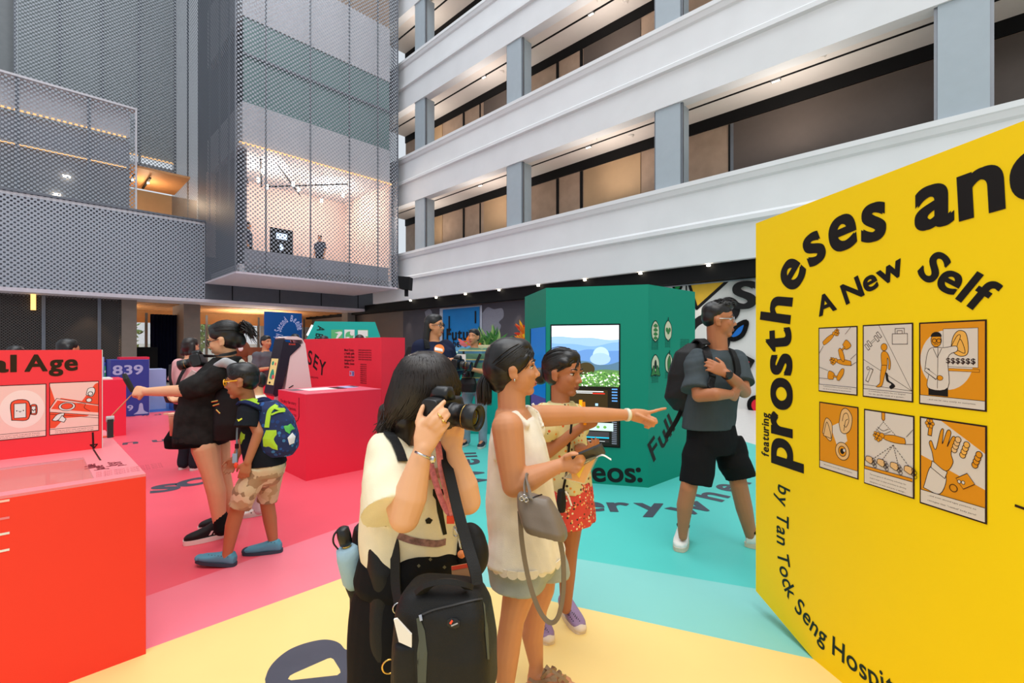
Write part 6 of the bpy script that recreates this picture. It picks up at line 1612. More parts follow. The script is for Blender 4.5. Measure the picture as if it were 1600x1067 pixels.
# camera bag on a shoulder strap
cb = thing('camera_bag', 'black padded camera bag with grey green trim hanging in front of the photographer', 'camera bag', P(694, 1090, 1.2))
ex = Vector((0.985, -0.17, 0)).normalized(); ey = Z.cross(ex)*-1; ey = Vector((-0.17,-0.985,0))
mb = MB(); c0 = P(692, 1000, 1.22)
def cbp(x, y, Y=1.2): return P(x, y, Y)
mb.loft([(P(694, 909, 1.22), 0.075, 0.045), (P(694, 918, 1.22), 0.100, 0.066), (P(695, 940, 1.215), 0.116, 0.078), (P(696, 1000, 1.21), 0.128, 0.086), (P(696, 1060, 1.21), 0.130, 0.088), (P(696, 1078, 1.21), 0.118, 0.078)], ex, ey, pw=4.5)
cbo = mb.fuse('main_body', M_nylon, cb, vox=0.006, smooth_it=5, wrinkle=folds(0.0025, 30, (1,0,0.3), 1))
mb = MB(); mb.loft([(P(637, 1003, 1.16), 0.030, 0.026), (P(636, 1030, 1.16), 0.034, 0.030), (P(638, 1075, 1.16), 0.034, 0.032)], ex, ey, pw=3); mb.fuse('side_pocket', M_nylon, cb, vox=0.006, smooth_it=3)
bc = surf(cbo)
M_trim = mat('grey green trim', (84, 88, 78), 0.6, 0.2, var=0.05)
decal(bc, [(651,966),(656,964),(664,985),(668,1020),(666,1066),(653,1066),(652,1020),(655,1000)], M_trim, 'side_trim', cb)
decal(bc, [(754,940),(757,945),(762,985),(764,1030),(761,1030),(757,985)], M_trim, 'side_trim', cb)
strap_on(bc, [(655,962),(680,952),(720,943),(752,936)], 0.004, 0.002, mat('zip grey', (60,60,62)), 'zip', cb, 0.002)
strap_on(bc, [(658,960),(660,968)], 0.007, 0.004, M_chrome, 'zip_pull', cb, 0.004)
lg = decal(bc, [(700,968),(706,965),(714,966),(719,970),(718,978),(712,981),(703,979),(699,975)], M_plasb, 'badge', cb, 0.004)
decal(bc, [(703,972),(707,967),(709,969),(706,974)], M_orr, 'badge_mark', lg, 0.007, False); strap_on(bc, [(706,976),(716,972)], 0.003, 0.0008, mat('badge grey',(170,170,172)), 'badge_lettering', lg, 0.006)
mb = MB(); mb.strap(catmull([P(655,926,1.17), P(672,913,1.16), P(698,908,1.155), P(722,912,1.16), P(734,918,1.17)], 6), 0.03, 0.012, (0,0.4,1), M_nylon); mb.build('handle', M_nylon, cb)
mb = MB(); mb.strap(catmull([P(690,690,1.44), P(702,740,1.36), P(716,800,1.30), P(730,850,1.26), P(742,890,1.22), P(746,914,1.20)], 6), 0.032, 0.004, (0.5,-0.85,0), M_nylon); mb.build('shoulder_strap', M_nylon, cb)
mb = MB(); mb.prism([P(615,968,1.12), P(620,967,1.12), P(643,992,1.12), P(643,1012,1.12), P(623,1003,1.12)], (0,0.006,0), M_white); q_ = single('folded_paper', mb, M_white, 'folded white paper tucked in the side pocket of the camera bag', 'paper')
hp = MB(); hp.ell(P(736, 856, 1.50), 0.052, 0.05, 0.082); hp.ell(P(742, 866, 1.49), 0.045, 0.045, 0.075)
o_ = hp.fuse('hip_pouch', M_nylon, None, vox=0.006, smooth_it=3, wrinkle=folds(0.003, 40, (1,0,1), 2)); tag(o_, 'rounded black pouch at the hip of the photographer in cream', 'pouch')

# ================================================================ B: the woman in the white sleeveless blouse
FB = Vector((0.96, -0.28, 0)); SB = Z.cross(FB)
tb_ = thing('person', 'woman in a white sleeveless blouse and pale shorts pointing with outstretched arm', 'person', (P(815, 700, 1.88).x, 1.88, 0))
HB = HF(P(804, 575, 1.88), (0.995, 0.06, 0.04), (-0.03, 0, 1), 0.226)
mb = MB(); head_prims(mb, HB, P(800, 642, 1.88), 0.05)
mb.loft([(P(800, 640, 1.88), 0.08, 0.06), (P(803, 656, 1.88), 0.14, 0.068), (P(808, 690, 1.88), 0.12, 0.085), (P(812, 760, 1.88), 0.11, 0.09), (P(820, 850, 1.88), 0.11, 0.09)], SB, FB)
Rs, Re, Rw = P(793, 668, 1.73), P(803, 758, 1.71), P(872, 728, 1.72)
mb.chain([Rs, Rs.lerp(Re, 0.5), Re], [0.060, 0.054, 0.044]); mb.chain([Re, Re.lerp(Rw, 0.35), Re.lerp(Rw, 0.75), Rw], [0.044, 0.046, 0.032, 0.026])
Ls, Le, Lw = P(838, 650, 2.0), P(908, 648, 2.13), P(984, 648, 2.22)
mb.chain([Ls, Ls.lerp(Le, 0.5), Le], [0.048, 0.046, 0.036]); mb.chain([Le, Le.lerp(Lw, 0.35), Le.lerp(Lw, 0.75), Lw], [0.037, 0.036, 0.029, 0.025])
# pointing hand
mb.loft([(P(984,648,2.22), 0.026, 0.018), (P(994,649,2.225), 0.033, 0.019), (P(1006,651,2.23), 0.036, 0.019), (P(1014,652,2.235), 0.033, 0.015)], Z, Vector((0.2,-0.97,0)), n=18)
fingers_px(mb, [[(1010,645,2.225),(1020,643,2.23),(1030,640,2.235),(1040,638,2.24)], [(1013,651,2.22),(1024,655,2.21),(1026,660,2.205),(1018,662,2.215)], [(1011,656,2.215),(1021,661,2.205),(1021,665,2.21),(1013,665,2.22)], [(1006,660,2.215),(1014,665,2.21),(1013,668,2.215),(1008,667,2.225)], [(996,648,2.205),(1006,652,2.195),(1015,656,2.19),(1022,659,2.19)]], 0.009)
# hand on the phone
mb.loft([(P(872,728,1.72), 0.026, 0.018), (P(882,723,1.715), 0.034, 0.02), (P(894,720,1.71), 0.036, 0.019), (P(901,719,1.71), 0.030, 0.015)], Vector((0.15,0.1,1)).normalized(), Vector((0.1,-0.97,0)), n=18)
fingers_px(mb, [[(898,716,1.70),(906,715,1.69),(911,713,1.70)], [(898,724,1.70),(908,722,1.685),(913,718,1.70)], [(896,731,1.70),(905,731,1.69),(910,726,1.70)], [(892,736,1.705),(900,737,1.695),(905,733,1.70)], [(884,714,1.70),(893,710,1.69),(903,710,1.685),(909,711,1.69)]], 0.0092)
# legs
mb.chain([P(810,895,1.80), P(812,920,1.79), P(800,968,1.78), P(792,1022,1.79), P(789,1085,1.80), P(789,1098,1.80)], [0.07, 0.064, 0.047, 0.048, 0.030, 0.03]); mb.cap(P(786,1106,1.80), P(830,1112,1.77), 0.032, 0.028)
mb.chain([P(848,885,1.98), P(846,918,1.97), P(838,950,1.97), P(832,992,1.98), P(838,1038,1.98), P(836,1060,1.98)], [0.06, 0.056, 0.046, 0.046, 0.030, 0.032])
mb.loft([(P(824,1064,1.98), 0.028, 0.022), (P(842,1058,1.975), 0.033, 0.035), (P(864,1062,1.965), 0.038, 0.028), (P(884,1067,1.955), 0.040, 0.018), (P(893,1069,1.95), 0.03, 0.012)], Vector((0.1,1,0)).normalized(), Z, n=18)
for i in range(5): mb.cap(P(888,1067,1.925+0.016*i), P(899 - i*1.2,1070,1.92+0.016*i), 0.010, 0.008)
mb.fuse('body', M_skinB, tb_, vox=0.0048, smooth_it=3)
face_parts(HB, tb_)
mb = MB(); hair_cap(mb, HB, 0.0, 0.05); mb.ell(HB(-0.46, 0, -0.08), 0.1*HB.h, 0.12*HB.h, 0.12*HB.h, HB.f, HB.l, HB.u); mb.ell(HB(0.0,-0.30,0.12), 0.16*HB.h, 0.08*HB.h, 0.16*HB.h, HB.f, HB.l, HB.u); mb.ell(HB(-0.25,0,-0.28), 0.2*HB.h, 0.22*HB.h, 0.16*HB.h, HB.f, HB.l, HB.u)
mb.cap(HB(0.2,-0.27,0.2), HB(0.1,-0.33,0.05), 0.05*HB.h, 0.03*HB.h)
HBs = [(0.30 - 0.25*abs(q) , -0.36*q if abs(q) <= 1 else 0, 0.36 - 0.22*q*q) for q in np.linspace(-1,1,60)]
hb = mb.fuse('hair', M_hair, tb_, vox=0.006, smooth_it=3, wrinkle=folds(0.0018, 110, (0.2, 0.5, 1), 7))
mb = MB(); rg = np.random.default_rng(11); tie = P(764, 584, 1.88)
for i in range(260):
    a = rg.uniform(0, 6.28); rr = rg.uniform(0, 1)**0.5
    e = P(757, 626 + rg.uniform(-4, 8), 1.88) + Vector((0.030*rr*math.cos(a), 0.03*rr*math.sin(a), 0)); m1 = P(757, 600, 1.88) + Vector((0.027*rr*math.cos(a), 0.028*rr*math.sin(a), rg.uniform(-0.01,0.01)))
    mb.tube(catmull([tie + Vector((0.010*math.cos(a), 0.012*math.sin(a), 0.006)), m1, e], 4), [0.0034]*7 + [0.002, 0.0006], None, 5)
mb.ell(P(757,606,1.88), 0.026, 0.024, 0.055)
rg = np.random.default_rng(2); comb(mb, HB, [(0.28 - 0.30*abs(q) + rg.normal()*0.02, -0.335*math.copysign(abs(q)**0.8, q), max(0.13, 0.40 - 0.30*q*q + rg.normal()*0.02)) for q in rg.uniform(-0.72, 0.72, 240)], (-0.46, 0, -0.08), 0.0019, 1.0)
mb.tube(catmull([HB(0.27,-0.20,0.30), HB(0.33,-0.20,0.12), HB(0.25,-0.26,0.0)], 5), 0.0009, None, 5)
append_mb(hb, mb, M_hair)
mb = MB(); mb.lathe([(0.014,-0.008),(0.019,0),(0.014,0.008)], tie, M_cblack, Vector((0.8,0,0.5)), 16); mb.build('hair_tie', M_cblack, tb_, True)
mb = MB(); mb.ell(HB(-0.03,-0.36,-0.19), 0.004, 0.004, 0.006, m=M_chrome); mb.build('earring', M_chrome, tb_, True)
mb = MB(); mb.loft([(P(803, 655, 1.88), 0.105, 0.072), (P(803, 664, 1.88), 0.128, 0.088), (P(808, 690, 1.88), 0.126, 0.112), (P(813, 725, 1.88), 0.138, 0.124), (P(816, 765, 1.88), 0.146, 0.130), (P(820, 820, 1.88), 0.176, 0.143), (P(822, 864, 1.88), 0.196, 0.152)], SB, FB)
for yy in (1,):
    mb.chain([P(786, 655, 1.78), P(806, 648, 1.80), P(822, 664, 1.78)], [0.014, 0.016, 0.016]); mb.chain([P(826, 642, 1.95), P(836, 650, 1.97), P(842, 672, 1.96)], [0.022, 0.03, 0.034])
mb.chain([P(776,668,1.80), P(771,690,1.78), P(776,715,1.77)], [0.018,0.014,0.014])
bl_ = mb.fuse('blouse', M_cwhite, tb_, vox=0.0055, smooth_it=4, wrinkle=folds(0.010, 34, (0.8, 0.5, 0.25), 13, 0.5))
mb = MB()
for k in range(26):
    a = 2*math.pi*k/26; c = P(822, 862, 1.88) + SB*(0.194*math.cos(a)) + FB*(0.151*math.sin(a)); nrm = (SB*(math.cos(a)/0.194) + FB*(math.sin(a)/0.151)).normalized(); tg = Z.cross(nrm)
    mb.prism([c + tg*(0.021*math.cos(b)) + Z*(0.019*math.sin(b)) for b in np.linspace(math.pi, 2*math.pi, 9)] + [c + tg*0.021 + Z*0.012, c - tg*0.021 + Z*0.012], nrm*0.003, M_cwhite)
mb.build('scalloped_hem', M_cwhite, bl_, fixn=True)
mb = MB()
for (p0, p1, p2, o_) in (((824,636,1.93),(838,645,1.95),(849,668,1.93), 0.014), ((832,632,2.0),(846,646,2.02),(851,664,2.0), 0.012)):
    cp = catmull([P(*p0), P(*p1), P(*p2)], 9); rr = [0.0065]*len(cp); mb.tube([c + Vector((0.0025*math.sin(i*2.4), 0, 0.003*math.cos(i*2.4))) for i, c in enumerate(cp)], rr, M_cwhite, 8)
mb.build('shoulder_frill', M_cwhite, bl_, True)
M_denim = cloth('pale grey denim', (168, 176, 172), 0.85, 0.08)
mb = MB(); mb.loft([(P(822, 848, 1.88), 0.15, 0.11), (P(821, 870, 1.88), 0.178, 0.136), (P(820, 884, 1.88), 0.17, 0.13)], SB, FB)
mb.loft([(P(812, 866, 1.80), 0.085, 0.115), (P(811, 890, 1.80), 0.088, 0.118), (P(808, 917, 1.79), 0.086, 0.106)], SB, FB); mb.loft([(P(845, 860, 1.96), 0.085, 0.10), (P(851, 880, 1.95), 0.085, 0.10), (P(856, 896, 1.95), 0.082, 0.092)], SB, FB)
s_ = mb.fuse('shorts', M_denim, tb_, vox=0.006, smooth_it=3, wrinkle=folds(0.005, 34, (0.3, 0.3, 1), 3))
M_sand = mat('pewter leather', (150, 122, 92), 0.35, 0.5, 0.3, var=0.1)
for (hx, tx, Yh, Yt, yo) in (((820,1076),(903,1074),1.985,1.945,0), ((782,1120),(842,1116),1.80,1.76,0)):
    sd = thing  # sandals are worn: parts of the person
    mb = MB(); a = P(hx[0], hx[1], Yh); b = P(tx[0], tx[1], Yt); a.z = 0.0; b.z = 0.0; d = (b-a).normalized(); s = Z.cross(d); L = (b-a).length; ring = []
    for k in range(30):
        t = 2*math.pi*k/30; ring.append(a + d*(L*(0.5-0.5*math.cos(t))) + s*(0.043*math.copysign(abs(math.sin(t))**0.5, math.sin(t))))
    mb.prism(ring, Z*0.018, M_sand); so_ = mb.build('sandal', M_sand, tb_, fixn=True)
    if Yh > 1.9:
        mb = MB()
        for (p) in ([(852,1042,1.935),(866,1050,1.925),(880,1060,1.92),(888,1067,1.92)], [(846,1060,1.925),(856,1050,1.92),(868,1046,1.94),(862,1042,1.97)], [(850,1066,1.92),(864,1058,1.915),(876,1052,1.935),(872,1048,1.97)], [(826,1060,1.945),(838,1066,1.93),(856,1062,1.915),(870,1062,1.915)], [(856,1040,1.95),(850,1050,1.93),(848,1062,1.925)], [(872,1064,1.91),(880,1058,1.925),(884,1056,1.95)]):
            mb.strap(catmull([P(*q) for q in p], 5), 0.012, 0.004, (0.2,-0.9,0.5), M_sand)
        mb.build('sandal_strap', M_sand, so_)
mb = MB(); c = P(980, 648, 2.21); dd = (Lw-Le).normalized(); mb.lathe([(0.029,-0.008),(0.031,-0.006),(0.031,0.006),(0.029,0.008)], c, mat('pale watch band', (226,222,200), 0.3, 0.5), dd, 20); mb.build('watch', MATS['pale watch band'], tb_, True)
# phone and clear pouch with orange prints, in her hand
ph = thing('mobile_phone', 'dark mobile phone in a clear case held over the clear pouch of orange prints', 'phone', P(918, 712, 1.70))
mb = MB(); a, b = P(897,722,1.71), P(943,703,1.70); d = (b-a).normalized(); up = Vector((0.2,0.55,0.8)).normalized(); sdir = d.cross(up).normalized()
mb.box(a - sdir*0.035, d*((b-a).length), sdir*0.075, up*0.009, M_plasb); mb.build('case', M_plasb, ph)
mb = MB(); mb.box(a - sdir*0.030 + d*0.006 + up*0.0091, d*((b-a).length-0.012), sdir*0.065, up*0.0005, mat('phone glass', (40,52,50), 0.1, 0.6, var=0)); mb.build('screen', MATS['phone glass'], ph)
M_pouch = glass_mat('clear pouch film', (240, 236, 210), 0.22, 0.2)
pc = thing('clear_pouch', 'clear pouch with orange and yellow prints held under the phone, white ribbon on it', 'pouch', P(905, 735, 1.71))
mb = MB(); mb.loft([(P(924,718,1.715), 0.004, 0.012), (P(912,735,1.715), 0.062, 0.012), (P(897,752,1.715), 0.045, 0.010), (P(896,755,1.715), 0.042, 0.004)], Vector((0.95,0,-0.25)).normalized(), Vector((0,1,0)), pw=3)
mb = MB(); mb.prism([P(903,722,1.71), P(927,714,1.71), P(936,712,1.71), P(913,757,1.71), P(880,748,1.71)], (0,0.02,0), M_pouch); mb.build('film', M_pouch, pc, fixn=True)
mb = MB(); mb.prism([P(906,730,1.712), P(931,716,1.712), P(913,755,1.712), P(884,748,1.712)], (0,0.008,0), mat('orange card', (240,160,30))); mb.prism([P(898,737,1.708), P(914,727,1.708), P(905,747,1.708)], (0,0.002,0), mat('yellow card', (250,210,70))); mb.prism([P(882,747,1.710), P(892,738,1.710), P(894,748,1.710)], (0,0.002,0), M_cwhite); mb.build('printed_card', MATS['orange card'], pc, fixn=True)
mb = MB(); mb.strap(catmull([P(932,714,1.69), P(942,711,1.68), P(955,718,1.68)], 6), 0.012, 0.001, (0,-0.3,1), M_white); mb.build('ribbon', M_white, pc)
# taupe handbag
hbg = thing('handbag', 'taupe leather handbag hanging from the bent arm of the woman in white', 'handbag', P(848, 850, 1.60))
M_tau = mat('taupe leather', (120, 108, 96), 0.4, 0.4, var=0.05, bump=0.05, bscale=200)
gx = Vector((0.92, -0.30, -0.16)).normalized(); gy = Vector((-0.3,-0.92,0)).normalized()
mb = MB(); mb.loft([(P(834, 773, 1.60), 0.055, 0.020), (P(835, 780, 1.60), 0.062, 0.034), (P(842, 800, 1.59), 0.072, 0.045), (P(850, 822, 1.58), 0.074, 0.052), (P(854, 834, 1.58), 0.068, 0.048)], gx, gy, pw=3.5)
bgo = mb.fuse('bag_body', M_tau, hbg, vox=0.0045, smooth_it=4, wrinkle=folds(0.003, 40, (1,0,0.6), 8))
bb2 = surf(bgo)
strap_on(bb2, [(815,782),(835,777),(852,773),(866,778)], 0.004, 0.002, M_plasb, 'zip', hbg, 0.002)
for pts in ([(822,784,1.555),(820,762,1.62),(823,745,1.66),(827,742,1.70)], [(830,780,1.555),(826,760,1.60),(822,744,1.655),(824,741,1.69)]):
    mb = MB(); mb.strap(catmull([P(*p) for p in pts], 6), 0.014, 0.004, (0.6,-0.8,0), mat('grey taupe strap', (128,122,116), 0.4)); mb.build('handle', M_tau, hbg)
mb = MB()
for x, y in ((815,779),(819,776),(822,781)): mb.tube([P(x,y,1.55)+Vector((0.007*math.cos(t),0,0.007*math.sin(t))) for t in np.linspace(0,6.28,12)], 0.0018, M_chrome, 6)
mb.build('metal_ring', M_chrome, hbg, True)
mb = MB(); mb.strap(catmull([P(812,798,1.60), P(816,850,1.60), P(826,905,1.60), P(841,950,1.60), P(858,972,1.60), P(872,964,1.60), P(880,925,1.60), P(880,875,1.59), P(873,835,1.58)], 7), 0.016, 0.004, (0.3,-1,0), M_tau); mb.build('long_strap', M_tau, hbg)

# ================================================================ C: the girl behind her
FC = Vector((0.80, -0.60, 0)); SC = Z.cross(FC)
tc_ = thing('person', 'girl in a bird print top and red floral skirt beside the woman in white', 'person', (P(883, 700, 2.34).x, 2.34, 0))
HC = HF(P(882, 582, 2.34), (0.80, -0.58, -0.12), (0.05, 0, 1), 0.224)
mb = MB(); head_prims(mb, HC, P(876, 632, 2.35), 0.042)
mb.loft([(P(876, 630, 2.35), 0.07, 0.05), (P(876, 642, 2.35), 0.115, 0.06), (P(882, 690, 2.35), 0.105, 0.075), (P(888, 750, 2.36), 0.105, 0.085), (P(889, 800, 2.36), 0.12, 0.09)], SC, FC)
mb.chain([P(850, 645, 2.30), P(856, 705, 2.24), P(908, 668, 2.225)], [0.042, 0.034, 0.023]); hand_prims(mb, P(908, 668, 2.225), (0.75, -0.1, 0.45), (-0.3, 0.9, 0.2), (0.7, 1.0, 1.1, 1.1), 0.9, -1, 0.82)
mb.chain([P(898, 645, 2.45), P(908, 700, 2.36), P(905, 702, 2.22)], [0.040, 0.033, 0.023]); hand_prims(mb, P(905, 702, 2.22), (0.6, -0.6, 0.2), (0, 0.2, 0.9), (0.6, 0.7, 0.8, 0.9), 0.6, 1, 0.8)
mb.chain([P(893, 805, 2.42), P(889, 860, 2.43), P(886, 900, 2.44), P(884, 950, 2.45)], [0.065, 0.046, 0.043, 0.029]); mb.chain([P(868, 800, 2.32), P(850, 880, 2.33), P(842, 925, 2.36), P(838, 965, 2.38)], [0.065, 0.046, 0.043, 0.029])
mb.fuse('body', M_skinC, tc_, vox=0.005, smooth_it=3)
face_parts(HC, tc_, M_lipd)
mb = MB(); hair_cap(mb, HC); mb.ell(HC(-0.62, -0.02, -0.18), 0.2*HC.h, 0.2*HC.h, 0.2*HC.h, HC.f, HC.l, HC.u); mb.cap(HC(-0.45,0,-0.02), HC(-0.6,0,-0.15), 0.12*HC.h, 0.14*HC.h); mb.ell(HC(0.05,-0.27,0.24), 0.2*HC.h, 0.1*HC.h, 0.12*HC.h, HC.f, HC.l, HC.u)
hc = mb.fuse('hair', M_hair, tc_, vox=0.006, smooth_it=3, wrinkle=folds(0.0018, 100, (0.6, 0.3, 0.3), 4))
mb = MB(); rg = np.random.default_rng(5); comb(mb, HC, [(0.28 - 0.30*abs(q) + rg.normal()*0.02, -0.335*math.copysign(abs(q)**0.8, q), max(0.13, 0.40 - 0.30*q*q + rg.normal()*0.02)) for q in rg.uniform(-0.72, 0.72, 200)], (-0.50, 0, -0.06), 0.0019, 1.0); append_mb(hc, mb, M_hair)
def spot_mat(n, base, cols, scale=30, thr=0.25):
    m = bpy.data.materials.new(n); m.use_nodes = True; nt = m.node_tree; b = nt.nodes['Principled BSDF']; b.inputs['Roughness'].default_value = 0.85
    tc = nt.nodes.new('ShaderNodeTexCoord'); vo = nt.nodes.new('ShaderNodeTexVoronoi'); vo.inputs['Scale'].default_value = scale; nt.links.new(tc.outputs['Object'], vo.inputs['Vector'])
    lt_ = nt.nodes.new('ShaderNodeMath'); lt_.operation = 'LESS_THAN'; lt_.inputs[1].default_value = thr; nt.links.new(vo.outputs['Distance'], lt_.inputs[0])
    rp = nt.nodes.new('ShaderNodeValToRGB'); sp = nt.nodes.new('ShaderNodeSeparateColor'); nt.links.new(vo.outputs['Color'], sp.inputs[0]); nt.links.new(sp.outputs[0], rp.inputs[0]); rp.color_ramp.interpolation = 'CONSTANT'
    rp.color_ramp.elements[0].color = rgb(cols[0]); rp.color_ramp.elements[1].color = rgb(cols[-1]); rp.color_ramp.elements[1].position = 0.7
    for i, c in enumerate(cols[1:-1]):
        e = rp.color_ramp.elements.new(0.35 + 0.15*i); e.color = rgb(c)
    mx = nt.nodes.new('ShaderNodeMix'); mx.data_type = 'RGBA'; nt.links.new(lt_.outputs[0], mx.inputs[0]); mx.inputs[6].default_value = rgb(base); nt.links.new(rp.outputs[0], mx.inputs[7]); nt.links.new(mx.outputs[2], b.inputs['Base Color']); return m
M_bird = spot_mat('bird print cotton', (216, 204, 150), ((214, 96, 40), (230, 140, 50), (70, 50, 40)), 42, 0.27)
M_flor = spot_mat('red floral cotton', (214, 70, 60), ((240, 190, 120), (236, 226, 190), (60, 60, 40)), 60, 0.32)
mb = MB(); mb.loft([(P(875, 628, 2.35), 0.075, 0.055), (P(875, 640, 2.35), 0.13, 0.075), (P(878, 655, 2.35), 0.14, 0.088), (P(882, 690, 2.35), 0.125, 0.095), (P(886, 730, 2.355), 0.125, 0.10), (P(889, 762, 2.36), 0.135, 0.105)], SC, FC); mb.chain([P(852, 645, 2.28), P(854, 672, 2.24)], [0.056, 0.054]); mb.chain([P(898, 645, 2.45), P(906, 668, 2.42)], [0.054, 0.052])
mb.fuse('top', M_bird, tc_, vox=0.0065, smooth_it=3, wrinkle=folds(0.005, 30, (0.5, 0.5, 0.5), 21))
mb = MB(); mb.loft([(P(888, 750, 2.36), 0.125, 0.10), (P(889, 775, 2.36), 0.14, 0.11), (P(890, 814, 2.37), 0.150, 0.118)], SC, FC); mb.fuse('skirt', M_flor, tc_, vox=0.0065, smooth_it=3, wrinkle=folds(0.007, 40, (1, 0.4, 0.1), 5))
M_lil = mat('lilac rubber', (150, 124, 158), 0.5, 0.3, var=0.03); M_crs = mat('cream sole', (226, 208, 186), 0.6, 0.2)
for a, b in (((878, 948), (909, 991)), ((832, 965), (859, 1008))):
    ha, tb2 = G(*a), G(*b); o_ = shoe(tc_, ha, tb2, 0.088, 0.075, M_lil, M_crs); bvs = surf(o_)
    for q in range(3):
        for r in range(5):
            u = 0.45 + 0.07*r; x = a[0] + (b[0]-a[0])*u + (q-1)*5; y = a[1] + (b[1]-a[1])*u - 13 + 4*abs(q-1); decal(bvs, [(x-1,y),(x,y-1),(x+1,y),(x,y+1)], M_ink, 'vent_hole', o_, 0.001, False)
    mb = MB(); d = (tb2-ha).normalized(); s = Z.cross(d); mb.ell(tb2 - d*0.025 + Z*0.022, 0.036, 0.036, 0.024, d, s, Z); mb.build('toe_cap', M_crs, o_, True)
mb = MB(); mb.tube([P(912,628,2.20), P(914,664,2.195)], 0.0075, mat('orange pencil',(250,160,20)), 6); single('marker_pen', mb, MATS['orange pencil'], 'short orange pen upright in the hand of the girl in the bird print top', 'pen')
mb = MB(); mb.tube([P(893,662,2.2), P(890,690,2.22), P(886,735,2.23), P(880,765,2.22)], 0.006, M_ink, 6); o_ = mb.build('bag_cord', M_ink, tc_, True)
sb = MB(); sb.loft([(P(877, 764, 2.2), 0.02, 0.015), (P(877, 785, 2.2), 0.028, 0.02), (P(877, 800, 2.2), 0.022, 0.018)], SC, FC); o_ = sb.fuse('sling_pouch', M_nylon, None, vox=0.006, smooth_it=2); tag(o_, 'small dark pouch with a white zip against the red floral skirt', 'pouch'); mb = MB(); mb.tube([P(884,768,2.175), P(888,775,2.175), P(893,790,2.18)], 0.005, M_white, 6); mb.build('zip', M_white, o_)

# ================================================================ D: the man with folded arms
FD = Vector((0.50, -0.86, 0)).normalized(); SD = Z.cross(FD)
td_ = thing('person', 'man in a dark grey shirt and black shorts standing with folded arms and glasses', 'person', (P(1115, 700, 3.36).x, 3.36, 0))
HD = HF(P(1124, 500, 3.36), (0.93, -0.36, 0.0), (-0.04, 0, 1), 0.25)
mb = MB(); head_prims(mb, HD, P(1122, 552, 3.38), 0.062)
mb.loft([(P(1122, 548, 3.38), 0.09, 0.07), (P(1121, 562, 3.38), 0.13, 0.07), (P(1118, 600, 3.37), 0.14, 0.08), (P(1112, 660, 3.37), 0.13, 0.08), (P(1112, 690, 3.37), 0.13, 0.09)], SD, FD)
rw = P(1140, 616, 3.10); mb.chain([P(1084, 562, 3.26), P(1092, 618, 3.14), P(1118, 616, 3.06), rw], [0.035, 0.045, 0.044, 0.030]); hand_prims(mb, rw, (0.75, 0.45, -0.15), (0.2, 0.9, 0.1), (0.5, 0.6, 0.6, 0.7), 0.4, -1, 1.0)
lw = P(1134, 583, 3.06); mb.chain([P(1154, 562, 3.48), P(1163, 612, 3.28), P(1150, 598, 3.15), lw], [0.035, 0.045, 0.043, 0.029]); hand_prims(mb, lw, (-0.90, 0.15, 0.50), (-0.2, 0.85, 0.0), (0.35, 0.45, 0.5, 0.6), 0.2, 1, 1.0)
mb.chain([P(1088, 700, 3.30), P(1076, 762, 3.28), P(1070, 790, 3.31), P(1067, 828, 3.34), P(1067,838,3.34)], [0.055, 0.058, 0.056, 0.036, 0.030]); mb.chain([P(1140, 690, 3.40), P(1154, 756, 3.36), P(1163, 795, 3.38), P(1174, 840, 3.40), P(1175,850,3.40)], [0.055, 0.06, 0.058, 0.038, 0.030])
mb.fuse('body', M_skinC, td_, vox=0.0065, smooth_it=3)
face_parts(HD, td_, M_lipd)
mb = MB(); h = HD.h
for (f, l, u, a, b, c) in ((-0.08,0,0.25,0.41,0.35,0.32), (-0.22,0,0.10,0.27,0.335,0.32), (-0.10,0,0.16,0.36,0.345,0.22), (0.10,0,0.42,0.29,0.28,0.17), (0.24,0,0.38,0.14,0.22,0.10)): mb.ell(HD(f,l,u), a*h, b*h, c*h, HD.f, HD.l, HD.u)
hd_ = mb.fuse('hair', M_hair, td_, vox=0.007, smooth_it=2, wrinkle=folds(0.004, 90, (0.7, 0.3, 0.5), 9)); mb = MB(); rg = np.random.default_rng(4)
for i in range(500):
    a = rg.uniform(0, 6.28); r_ = rg.uniform(0.2, 1); p = HD(0.02 + 0.36*r_*math.cos(a), 0.3*r_*math.sin(a), 0.36 + 0.2*math.sqrt(max(0, 1-r_*r_))); q = p + (HD.f*rg.uniform(0.3,1.2) + HD.u*rg.uniform(0.1,0.5) + HD.l*rg.normal()*0.4)*0.03; mb.tube([p, p.lerp(q,0.6)+HD.u*0.004, q], [0.0022,0.002,0.0006], None, 5)
append_mb(hd_, mb, M_hair)
g = MB()
for s in (-1, 1):
    g.tube([HD(0.37, 0.155*s + 0.115*math.cos(a), -0.01 + 0.10*math.sin(a)) for a in np.linspace(0, 6.2832, 22)], 0.006*h, M_chrome, 6); g.tube([HD(0.36, 0.27*s, 0.03), HD(0.0, 0.36*s, 0.03), HD(-0.08,0.36*s,-0.0)], 0.012*h, M_chrome, 6)
g.tube([HD(0.40,-0.04,0.02), HD(0.40,0.04,0.02)], 0.008*h, M_chrome, 6); g.build('glasses', M_chrome, td_, True)
M_slate = cloth('dark slate cotton', (66, 74, 78), 0.9, 0.05)
mb = MB(); mb.loft([(P(1122, 545, 3.38), 0.082, 0.075), (P(1121, 552, 3.38), 0.15, 0.09), (P(1120, 562, 3.375), 0.20, 0.105), (P(1118, 595, 3.37), 0.205, 0.13), (P(1112, 630, 3.37), 0.20, 0.135), (P(1108, 668, 3.37), 0.205, 0.14)], SD, FD)
mb.cap(P(1090, 562, 3.28), P(1088, 580, 3.24), 0.082, 0.08); mb.tube([P(1089, 562, 3.28), P(1088, 610, 3.18)], [0.075, 0.098], None, 24); mb.cap(P(1152, 562, 3.48), P(1156, 575, 3.43), 0.08, 0.078); mb.tube([P(1153, 562, 3.46), P(1160, 600, 3.33)], [0.072, 0.085], None, 24)
